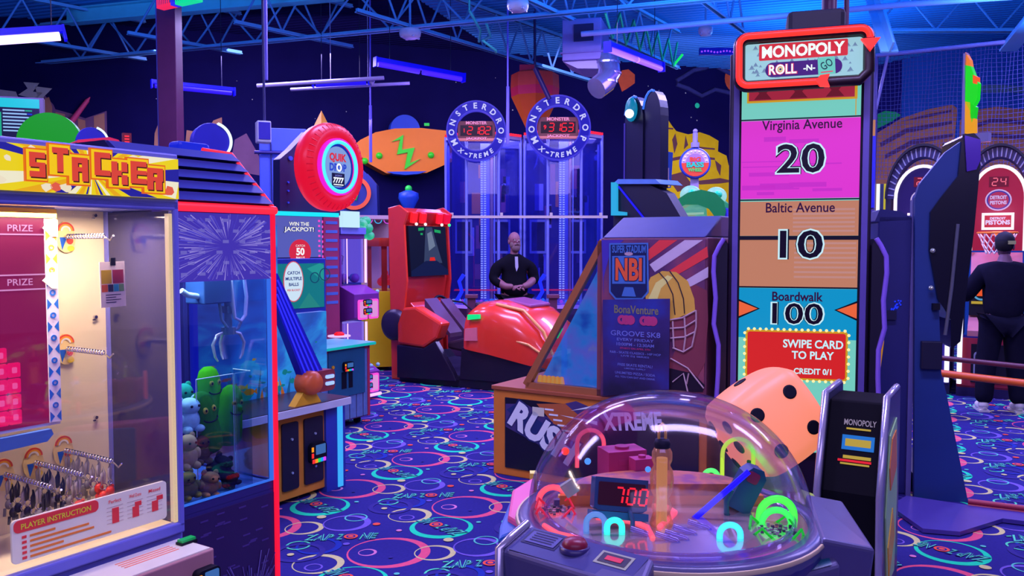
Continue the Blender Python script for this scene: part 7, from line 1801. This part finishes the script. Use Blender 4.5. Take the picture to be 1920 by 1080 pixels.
    b.build('station_print', [mat('#3a3488', .3), mat('#201850', .3), mat('#4a42a0', .3), mat('#8a84a0', .3), mat('#3a3058', .3), mat('#c02850', .4)], o)
    c0 = Vector(q(.47, .36, 0)); b = MB(); b.lathe([(.030, -.005), (.030, .012), (.024, .022), (.008, .026), (0, .026)], 24, tuple(c0)); b.build('red_button', mat('#6a1038', .35), o)
    b = MB(); b.lathe([(.036, -.005), (.036, .006), (.028, .008)], 24, tuple(c0)); b.build('button_collar', mat('#2a2070', .3), o)
    pa = [Vector(q(-.005, v, .004)) for v in (0, .3, .6, 1.0)]; pa.append(pa[-1] - Vector((0, 0, .3))); b = MB(); b.tube(pa, .011, 8); b.build('metal_edge', SILV, o)
    # right hand station and shoulders
    o, q, nn = station((1512, 925), (1540, 1010), (1642, 1030), (1580, 938), DZ + .02, DZ - .04, None)
    o, q, nn = station((1420, 1042), (1545, 1010), (1578, 1060), (1440, 1100), DZ - .015, DZ - .05, None)
    b = MB(); patch(b, .06, .94, .1, .9, 0); b.build('station_print', mat('#14407a', .3), o)
    # coloured left shoulder: pink above blue
    b = MB()
    for pts, mi in (([(1002, 892), (960, 918), (952, 965), (985, 985), (1000, 950)], 0), ([(958, 932), (936, 985), (934, 1010), (992, 985), (985, 955)], 1)):
        v = [on_z(a, c2, DZ - .03 - .02 * mi) - DMF.o for a, c2 in pts]; b.prismz([(k.x, k.y) for k in v], DZ - .3, DZ - .03 - .02 * mi, mi)
    b.build('left_shoulder', [mat('#b8409a', .4), mat('#1440b8', .4)], t, bev=.01)
    b = MB(); v = [on_z(a, c2, DZ - .0) - DMF.o for a, c2 in ((1500, 915), (1526, 925), (1552, 965), (1550, 985), (1528, 975), (1512, 940))]; b.prismz([(k.x, k.y) for k in v], DZ - .12, DZ - .0); b.build('lime_shoulder', mat('#7a8a3c', .4), t, bev=.006)
    b = MB(); q2 = on_z(1000, 885, DZ - .02) - DMF.o; b.box(q2.x - .012, q2.x + .012, q2.y - .02, q2.y + .02, DZ - .2, DZ - .02); b.build('yellow_tab', mat('#c8b060', .4), t)
domegame()


# ================================================================ dark cabinets on the right
TA = Fr.at(1680, 5.5, -14); TB = Fr.at(1760, 5.35, -14)
def plain_cabinet():
    t = thing('blue_side_cabinet', 'plain dark blue cabinet side with pale trim right of the screen tower', 'cabinet', TA)
    x0, x1 = TA.px(1640, 700)[0], TA.px(1712, 700)[0]; zt = TA.px(1690, 404)[1]
    b = MB(); b.box(x0, x1, 0, .5, 0, zt); b.prism(TA.poly([(1640, 416), (1650, 392), (1690, 396), (1712, 412)]), .0, .3); b.build('cabinet_body', mat('#1e1e7c', .5, var=.15, sc=3), t, bev=.01)
    b = MB(); b.box(x1 - .034, x1 - .004, -.03, .04, .0, zt + .1); b.build('pale_trim', mat('#5a50b8', .35), t)
    x, z = TA.px(1664, 590); b = MB(); b.box(x - .05, x + .05, -.03, 0, z - .03, z + .03); b.build('latch_box', mat('#18164a', .4), t)
    x, z = TA.px(1680, 572)
    b = MB(); r = random.Random(2)
    for k in range(16): b.ball((x + r.uniform(-.03, .03), -.004, z + r.uniform(-.03, .03)), .006, 6, 4)
    b.build('blue_leds', glow('#2038ff', .9), t)
plain_cabinet()
def curved_cabinet():
    t = thing('curved_cabinet', 'tall black and navy curved arcade cabinet seen from its side at right', 'arcade machine', TB)
    y = 0; P = TB.poly
    b = MB(); b.prism(P([(1714, 960), (1716, 370), (1724, 345), (1772, 286), (1806, 262), (1808, 330), (1790, 420), (1760, 560), (1765, 700), (1775, 740), (1818, 955)], y), .0, .05, 0); b.build('side_panel', mat('#182c8c', .45, var=.12, sc=4), t, bev=.006)
    b = MB(); b.prism(P([(1804, 252), (1826, 250), (1838, 262), (1838, 300), (1826, 430), (1800, 640), (1782, 655), (1782, 600), (1758, 560), (1742, 470), (1744, 398), (1764, 370), (1796, 330)], -.02), -.03, .46, 0); b.build('screen_hood', mat('#0c0a26', .25, var=.05), t, bev=.02)
    b = MB(); b.prism(P([(1808, 254), (1838, 262), (1838, 300), (1830, 318), (1812, 322)], -.034), -.045, -.03); b.build('glossy_corner', mat('#4a2ab8', .15, .3), t, bev=.01)
    b = MB(); q = P([(1796, 420), (1784, 540), (1772, 628)], -.034); b.tube([(a, -.038, c) for a, c in q], .012, 6); b.build('pale_stripe', mat('#4a4878', .3), t)
    for (a, c) in ((1749, 470), (1746, 540)):
        x, z = TB.px(a, c, -.034); b = MB(); b.lathe([(0, -.022), (.012, -.018), (.016, 0)], 14, (x, -.032, z), 'y'); b.build('bolt', mat('#b0b0e0', .2, .6), t)
    x, z = TB.px(1755, 575, -.03); b = MB(); b.box(x - .02, x + .02, -.05, .02, z - .02, z + .02); b.build('hinge', BLK, t)
    b = MB(); x, z = TB.px(1744, 665, 0); b.box(x - .06, x + .06, -.05, 0, z - .09, z + .09); b.build('coin_box', BLK2, t, bev=.006)
    b = MB(); b.prism(P([(1720, 960), (1816, 955), (1806, 900), (1722, 900)], 0), .05, .9); b.build('plinth', mat('#100f3c', .4), t)
curved_cabinet()
b = MB(); pts = [on_z(a, c, .02) for a, c in ((1668, 950), (1700, 932), (1816, 950), (1925, 962), (1960, 985), (1880, 975), (1800, 1000), (1730, 994))]
b.prismz([(p.x, p.y) for p in pts], .0055, .03); tag(b.build('floor_plate', mat('#3a2c9c', .35)), 'violet metal floor plate under the curved cabinet', 'plate')
b = MB(); P_, Q_ = on_z(1815, 940, .05), on_z(1960, 958, .05); b.tube([P_, Q_], .018, 8); b.tube([P_ - Vector((0, 0, .03)), Q_ - Vector((0, 0, .03))], .022, 8); tag(b.build('red_floor_trim', mat('#8a2048', .4)), 'dark red trim strip along the floor behind the curved cabinet', 'trim')
# cactus shaped led topper, seen nearly edge on
F = Fr.at(1820, 5.6, -50)
t = thing('cactus_light', 'green and orange led topper standing on the curved cabinet', 'lamp', F)
for nm, pts, hc in (('orange_tip', [(1810, 98), (1818, 112), (1820, 124), (1809, 122)], '#f08018'), ('green_body', [(1809, 122), (1820, 124), (1826, 140), (1834, 156), (1832, 186), (1824, 200), (1822, 214), (1809, 190)], '#18e018'), ('red_patch', [(1824, 140), (1832, 144), (1832, 158), (1824, 156)], '#ff5a18'), ('green_stem', [(1820, 194), (1829, 200), (1826, 222), (1822, 230), (1818, 214)], '#18d018'), ('orange_stem', [(1809, 190), (1819, 192), (1820, 222), (1827, 222), (1827, 250), (1809, 250)], '#f0a018')):
    b = MB(); y = -.004 if nm == 'red_patch' else 0; b.prism(F.poly(pts, y), y, y + .05); b.build(nm, glow(hc, .9), t)
q = F.poly([(1808, 100), (1808, 252)], .0); x, z = q[1]
b = MB(); b.box(x - .02, x + .0, .0, .05, z - .06, q[0][1]); b.box(x - .02, x + .15, .0, .05, z - .06, z); b.build('frame', mat('#6a60b8', .3), t)

# ================================================================ basketball games, railing, net and player
def hoops(F, pxc, label, red, digits, logo_lines, sign_text):
    t = thing('basketball_game', label, 'arcade machine', F, 'arched basketball games')
    P = lambda a, c, y=0: F.px(a, c, y)
    xc, zc = P(pxc, 372); hw = abs(P(pxc + 68, 372)[0] - xc); z0 = P(pxc, 470)[1]; D = 1.0
    zt = P(pxc, 276)[1]
    # arched hood with radial ribs
    o = arc(xc, zc, 1, 0, pi, 24); R1 = hw; R0 = hw * .80; sx = (zt - zc) / hw
    ar = lambda r, y: [(xc + r * cos(pi * k / 24), zc + r * sx * sin(pi * k / 24)) for k in range(25)]
    b = MB(); a1, a0 = ar(R1, 0), ar(R0, 0); b.prism(a1 + a0[::-1], -.10, .25, 0); a2 = ar(R1 * 1.05, 0); b.prism(a2 + a1[::-1], -.16, .25, 1); hd = b.build('arch_hood', [mat('#1c1858', .4), mat('#0c0a26', .4)], t)
    b = MB()
    for k in range(22):
        q = pi * (k + .5) / 22; b.tube([(xc + R0 * 1.01 * cos(q), -.105, zc + R0 * sx * sin(q)), (xc + R1 * .98 * cos(q), -.105, zc + R1 * .98 * sx * sin(q))], .010, 5)
    b.build('hood_ribs', mat('#6a68b0', .4), hd)
    nr = [(xc + hw * .74 * (1 if k == 0 else -1 if k == 2 else 0), 0) for k in range(3)]
    pth = [(xc + hw * .76, z0)] + [(xc + hw * .76 * cos(pi * k / 20), zc + hw * .76 * sx * .82 * sin(pi * k / 20)) for k in range(21)] + [(xc - hw * .76, z0)]
    b = MB(); b.tube([(x, -.06, z) for x, z in pth], .020, 8); b.build('neon_arch', glow('#ffd0e8' if red else '#e0c8ff', 1.2, core='#ffffff'), t)
    b = MB(); b.prism(pth, .0, .06, 0); bb = b.build('backboard', glow('#b8204c' if red else '#2a1a78', .62), t)
    b = MB(); zs = P(pxc, 341)[1]
    b.box(xc - .10, xc + .10, -.02, 0, zs - .06, zs + .06, 1)
    for k, ch in enumerate(digits): seg7(b, ch, xc - .04 + .085 * k, zs, .05, .085, -.022, 0, .05)
    b.build('shot_clock', [glow('#ff7088', 1.0), glow('#7a1434', .6)], bb)
    b = MB(); zl = P(pxc, 375)[1]
    b.prism([(xc + .135 * cos(q), zl + .125 * sin(q)) for q in [2 * pi * k / 24 for k in range(24)]], -.012, 0, 0); b.prism([(xc + .12 * cos(q), zl + .11 * sin(q)) for q in [2 * pi * k / 24 for k in range(24)]], -.014, -.012, 1); b.prism([(xc + .105 * cos(q), zl + .095 * sin(q)) for q in [2 * pi * k / 24 for k in range(24)]], -.016, -.014, 2)
    for k, s in enumerate(logo_lines): b.text(s, xc, zl + .03 - .06 * k, .045, -.018, 0, w=.17 if len(s) > 3 else None, bold=.05)
    b.build('team_logo', [glow('#d0b8f0', .8), glow('#3a3ab0', .7), glow('#b83060' if red else '#4a2a98', .7)], bb)
    zq0, zq1 = P(pxc, 431)[1], P(pxc, 399)[1]; wq = .165
    b = MB(); b.box(xc - wq, xc + wq, -.015, 0, zq0, zq1, 0); b.box(xc - wq + .03, xc + wq - .03, -.018, -.01, zq0 + .03, zq1 - .03, 1); zz = (zq0 + zq1) / 2
    for k, s in enumerate(sign_text): b.text(s, xc, zz + (.035 if k == 0 and len(sign_text) > 1 else -.012), .028 if k == 0 and len(sign_text) > 1 else .055, -.020, 2, w=.16 if k == 0 and len(sign_text) > 1 else .25, bold=.05, shear=.0)
    b.build('target_square', [glow('#ffe8f4', 1.1), glow('#c02038' if red else '#3a2a98', .8), glow('#d8d0ff', .9)], bb)
    # hoop with net
    zh = P(pxc, 437)[1]; yc = -.26
    b = MB(); b.tube([(xc + .20 * cos(q), yc + .20 * sin(q), zh) for q in [2 * pi * k / 24 for k in range(24)]], .011, 6, True); b.box(xc - .05, xc + .05, -.08, 0, zh - .03, zh + .02); hp = b.build('hoop', mat('#d86028', .4), t)
    b = MB()
    for k in range(14):
        q = 2 * pi * k / 14
        for dq in (.45, -.45): b.tube([(xc + .2 * cos(q), yc + .2 * sin(q), zh), (xc + .15 * cos(q + dq), yc + .15 * sin(q + dq), zh - .13), (xc + .11 * cos(q + dq * 2), yc + .11 * sin(q + dq * 2), zh - .24)], .007, 4)
    b.build('hoop_net', mat('#b0a8e8', .6), hp)
    # white-pink ramp, front cabinet and neon posts
    zr1 = z0 - .02; zr0 = P(pxc, 590)[1]; zf = P(pxc, 640, -1.0)[1]
    b = MB(); b.prismx([(.0, zr1), (.0, zr1 - .06), (-.55, zr0 - .05), (-.5, zr0 + .02)], xc - hw * .72, xc + hw * .72); b.prismx([(-.3, .9), (-.98, .72), (-.98, .66), (-.3, .82)], xc - hw * .72, xc + hw * .72); b.build('ball_ramp', mat('#9a5a90', .4), t)
    b = MB(); b.box(xc - hw * .72, xc + hw * .72, -.56, -.48, P(pxc, 592, -.5)[1], P(pxc, 528, -.5)[1]); fp = b.build('front_panel', BLK, t)
    b = MB(); zz = P(pxc, 556, -.57)[1]; xx = xc - hw * .38; b.ring(xx, zz + .04, .07, .09, -.575, -.562, 20, 0, .4, 5.6); b.prism([(xx - .05, zz + .0), (xx + .05, zz + .0), (xx + .03, zz + .07), (xx - .02, zz + .08)], -.573, -.562, 1); b.box(xx - .10, xx + .10, -.573, -.562, zz - .09, zz - .06, 2); b.build('round_logo', [glow('#60b0e0', .7), glow('#f05828', .9), glow('#d0b040', .7)], fp)
    b = MB(); b.box(xc - hw * .98, xc + hw * .98, -1.0, .2, .0, .12, 0); b.box(xc - hw * .95, xc + hw * .95, -1.0, -.94, .1, .64, 1); b.box(xc - hw * .97, xc - hw * .90, -1.0, .2, .1, .66, 1); b.box(xc + hw * .90, xc + hw * .97, -1.0, .2, .1, .66, 1); b.build('base', [mat('#1a1050', .4), mat('#8a2048' if red else '#2a1c90', .4)], t)
    b = MB(); b.box(xc - hw * .6, xc + hw * .7, -1.01, -1.0, .16, .58, 0); b.prism(rrect(xc - .19, xc - .02, .18, .50, .04), -1.018, -1.01, 1); b.prism(rrect(xc - .175, xc - .035, .195, .485, .035), -1.022, -1.018, 0); b.prism(blob((xc - .10, .36), .03, .10, 10, .3, 4), -1.026, -1.022, 1); b.text('NBA', xc - .105, .23, .045, -1.026, 1, bold=.05); b.build('base_print', [mat('#100c28', .4), mat('#8078c8', .4)], t)
    b = MB()
    for s in (-1, 1): b.box(xc + s * hw * .96 - .02, xc + s * hw * .96 + .02, -1.02, -.2, .66, .70); b.box(xc + s * hw * .96 - .03, xc + s * hw * .96 + .03, -.1, .2, .6, zc)
    b.build('side_frame', mat('#0e0c30', .4), t)
    for s in (-1, 1):
        b = MB(); x = xc + s * hw * .90; b.tube([(x, -1.035, .14), (x, -1.035, .78), (x, -.9, 1.06)], .025, 8); b.build('neon_post', glow('#d0c0ff', 1.2, core='#ffffff'), t)
HB1 = Fr.at(1730, 10.25, -30); HB2 = Fr.at(1872, 9.82, -30)
hoops(HB1, 1730, 'violet lit basketball game with white neon arch half hidden by the curved cabinet', False, '24', [], [])
hoops(HB2, 1872, 'red lit basketball game with Pistons board behind the player', True, '24', ['DETROIT', 'PISTONS'], ['DETROIT', 'PISTONS'])
lamp('POINT', HB2.W(0, -.45, 2.0), 14, (1, .25, .45), .15)
lamp('POINT', HB1.W(0, -.45, 2.0), 10, (.5, .3, 1), .15)
# orange guard rail
a, c = on_z(1740, 697, .42), on_z(1990, 727, .42)
t = thing('guard_rail', 'orange tube railing in front of the basketball games', 'railing', None, None, (0, 0, 0), 0)
b = MB(); b.tube([a, c], .035, 10); b.build('orange_bar', mat('#b8481c', .4), t)
b = MB(); b.tube([a + Vector((0, .1, .14)), c + Vector((0, .1, .14))], .025, 8); b.build('dark_bar', mat('#4a1a3a', .4), t)
for f in (.05, .95):
    p = a.lerp(c, f); b = MB(); b.box(p.x - .03, p.x + .03, p.y - .03, p.y + .12, 0.006, .56); b.build('post', mat('#2a1230', .4), t)
# hanging net
NF = Fr.at(1780, 11.0, -30)
t = thing('ball_net', 'white cord net hung from a pale pipe above the basketball games', 'net', NF)
x0, x1 = NF.px(1640, 200)[0], NF.px(2000, 200)[0]; z1 = NF.px(1780, 93)[1]; z0 = NF.px(1780, 330)[1]
b = MB(); n = 46; m = 30
for k in range(n + 1):
    x = x0 + (x1 - x0) * k / n; b.tube([(x + .012 * sin(k + j), .02 * sin(j * .7 + k * .3), z1 + (z0 - z1) * j / 8) for j in range(9)], .0035, 3)
for k in range(m + 1):
    z = z1 + (z0 - z1) * k / m; b.tube([(x0 + (x1 - x0) * j / 10, .02 * sin(j * .8 + k * .3), z - .012 * sin(j * pi / 2) ** 2) for j in range(11)], .0035, 3)
b.build('net', mat('#34349a', .7), t)
b = MB(); b.tube([(x0, 0, z1 + .02), (x1, 0, z1 + .02)], .03, 8); b.tube([(x0, 0, z1 - .8), (x0 + .15, 0, z1)], .02, 6); b.build('pipe', mat('#7a6ad8', .35), t)
b = MB(); b.tube([(x0, 0, 0), (x0, 0, z1)], .035, 10); b.build('post', mat('#4a3aa0', .35), t)
b = MB(); q0 = NF.px(1634, 256)[1]; q1 = NF.px(1634, 390)[1]; q2 = NF.px(1634, 226)[1]; b.box(x0 - .06, x0 + .03, -.06, -.04, q1, q0, 0); b.box(x0 - .03, x0 + .02, -.06, -.04, q0, q2, 1); b.build('post_wrap', [mat('#1c18d0', .4), mat('#e07830', .4)], t)
b = MB(); xx, zz = NF.px(1646, 380); b.box(xx - .02, xx + .02, -.02, .02, NF.px(1646, 412)[1], NF.px(1646, 345)[1], 0); b.box(xx + .07, xx + .10, 0, .02, NF.px(1646, 412)[1], NF.px(1646, 345)[1], 1); b.box(xx - .01, xx + .11, .02, .05, 0, NF.px(1646, 345)[1], 2); b.build('lit_strip', [glow('#f0ffff', 1.1), glow('#d0c030', .8), NAVY], t)

def player():
    p = on_y(1886, 460, 8.25)
    t = thing('person', 'man in dark clothes and cap seen from behind throwing at the red basketball game', 'person', None, None, (p.x, p.y, 0), radians(180 - 14))
    DK = mat('#12102e', .9, spec=.05, var=.2, sc=25)
    limb('body', [[(0, 0, .93), (-.10, 0, .88), (-.13, -.03, .48), (-.15, .03, .08)], [(0, 0, .93), (.10, 0, .88), (.14, -.02, .48), (.17, .04, .08)], [(0, 0, .93), (0, -.02, 1.15), (0, -.03, 1.38), (0, -.02, 1.50), (0, -.03, 1.58)], [(0, -.03, 1.38), (-.19, -.02, 1.38), (-.30, -.14, 1.16), (-.22, -.36, 1.20)], [(0, -.03, 1.38), (.19, -.02, 1.38), (.30, -.12, 1.16), (.27, -.34, 1.12)]],
         [[(.13, .10), .09, .07, .05]] * 2 + [[(.13, .10), (.15, .12), (.12, .10), .06, .058]] + [[(.12, .10), .07, .055, .04]] * 2, SKIN2, t)
    limb('trousers', [[(0, 0, .96), (-.10, 0, .88), (-.13, -.03, .48), (-.15, .03, .07)], [(0, 0, .96), (.10, 0, .88), (.14, -.02, .48), (.17, .04, .07)]], [[(.165, .14), (.125, .13), .10, .085]] * 2, DK, t)
    limb('sweatshirt', [[(0, 0, .84), (0, -.02, 1.15), (0, -.03, 1.38), (0, -.02, 1.50)], [(0, -.03, 1.38), (-.19, -.02, 1.38), (-.30, -.14, 1.16), (-.23, -.33, 1.20)], [(0, -.03, 1.38), (.19, -.02, 1.38), (.30, -.12, 1.16), (.27, -.31, 1.12)]], [[(.195, .16), (.205, .165), (.15, .13), (.08, .08)], [(.15, .13), .10, .08, .06], [(.15, .13), .10, .08, .06]], DK, t)
    hand('hand', (-.22, -.36, 1.20), (.2, -1, .3), (0, 0, 1), SKIN2, t, 1.05, .5, 1)
    hand('hand', (.27, -.34, 1.12), (-.1, -1, .2), (0, 0, 1), SKIN2, t, 1.05, .5, -1)
    for s, x, y in ((-1, -.15, .0), (1, .17, .01)):
        b = MB(); b.ball((x, y - .05, .045), (.05, .14, .048), 14, 8); b.ball((x, y + .03, .07), (.048, .06, .045), 12, 8); b.box(x - .045, x + .045, y - .17, y + .08, .0, .022); b.build('shoe', mat('#b8a8e8', .5), t)
    head_build(t, (0, -.04, 1.645), SKIN2, mat('#0c0a18', .8), turn=-.25, cap=mat('#15122e', .8))
    b = MB(); b.M = Matrix.Translation((-.03, .075, 1.66)) @ Matrix.Rotation(pi, 4, 'Z'); b.box(-.035, .035, -.003, .003, .0, .035); b.build('cap_patch', mat('#8a8478', .5), t)
player()
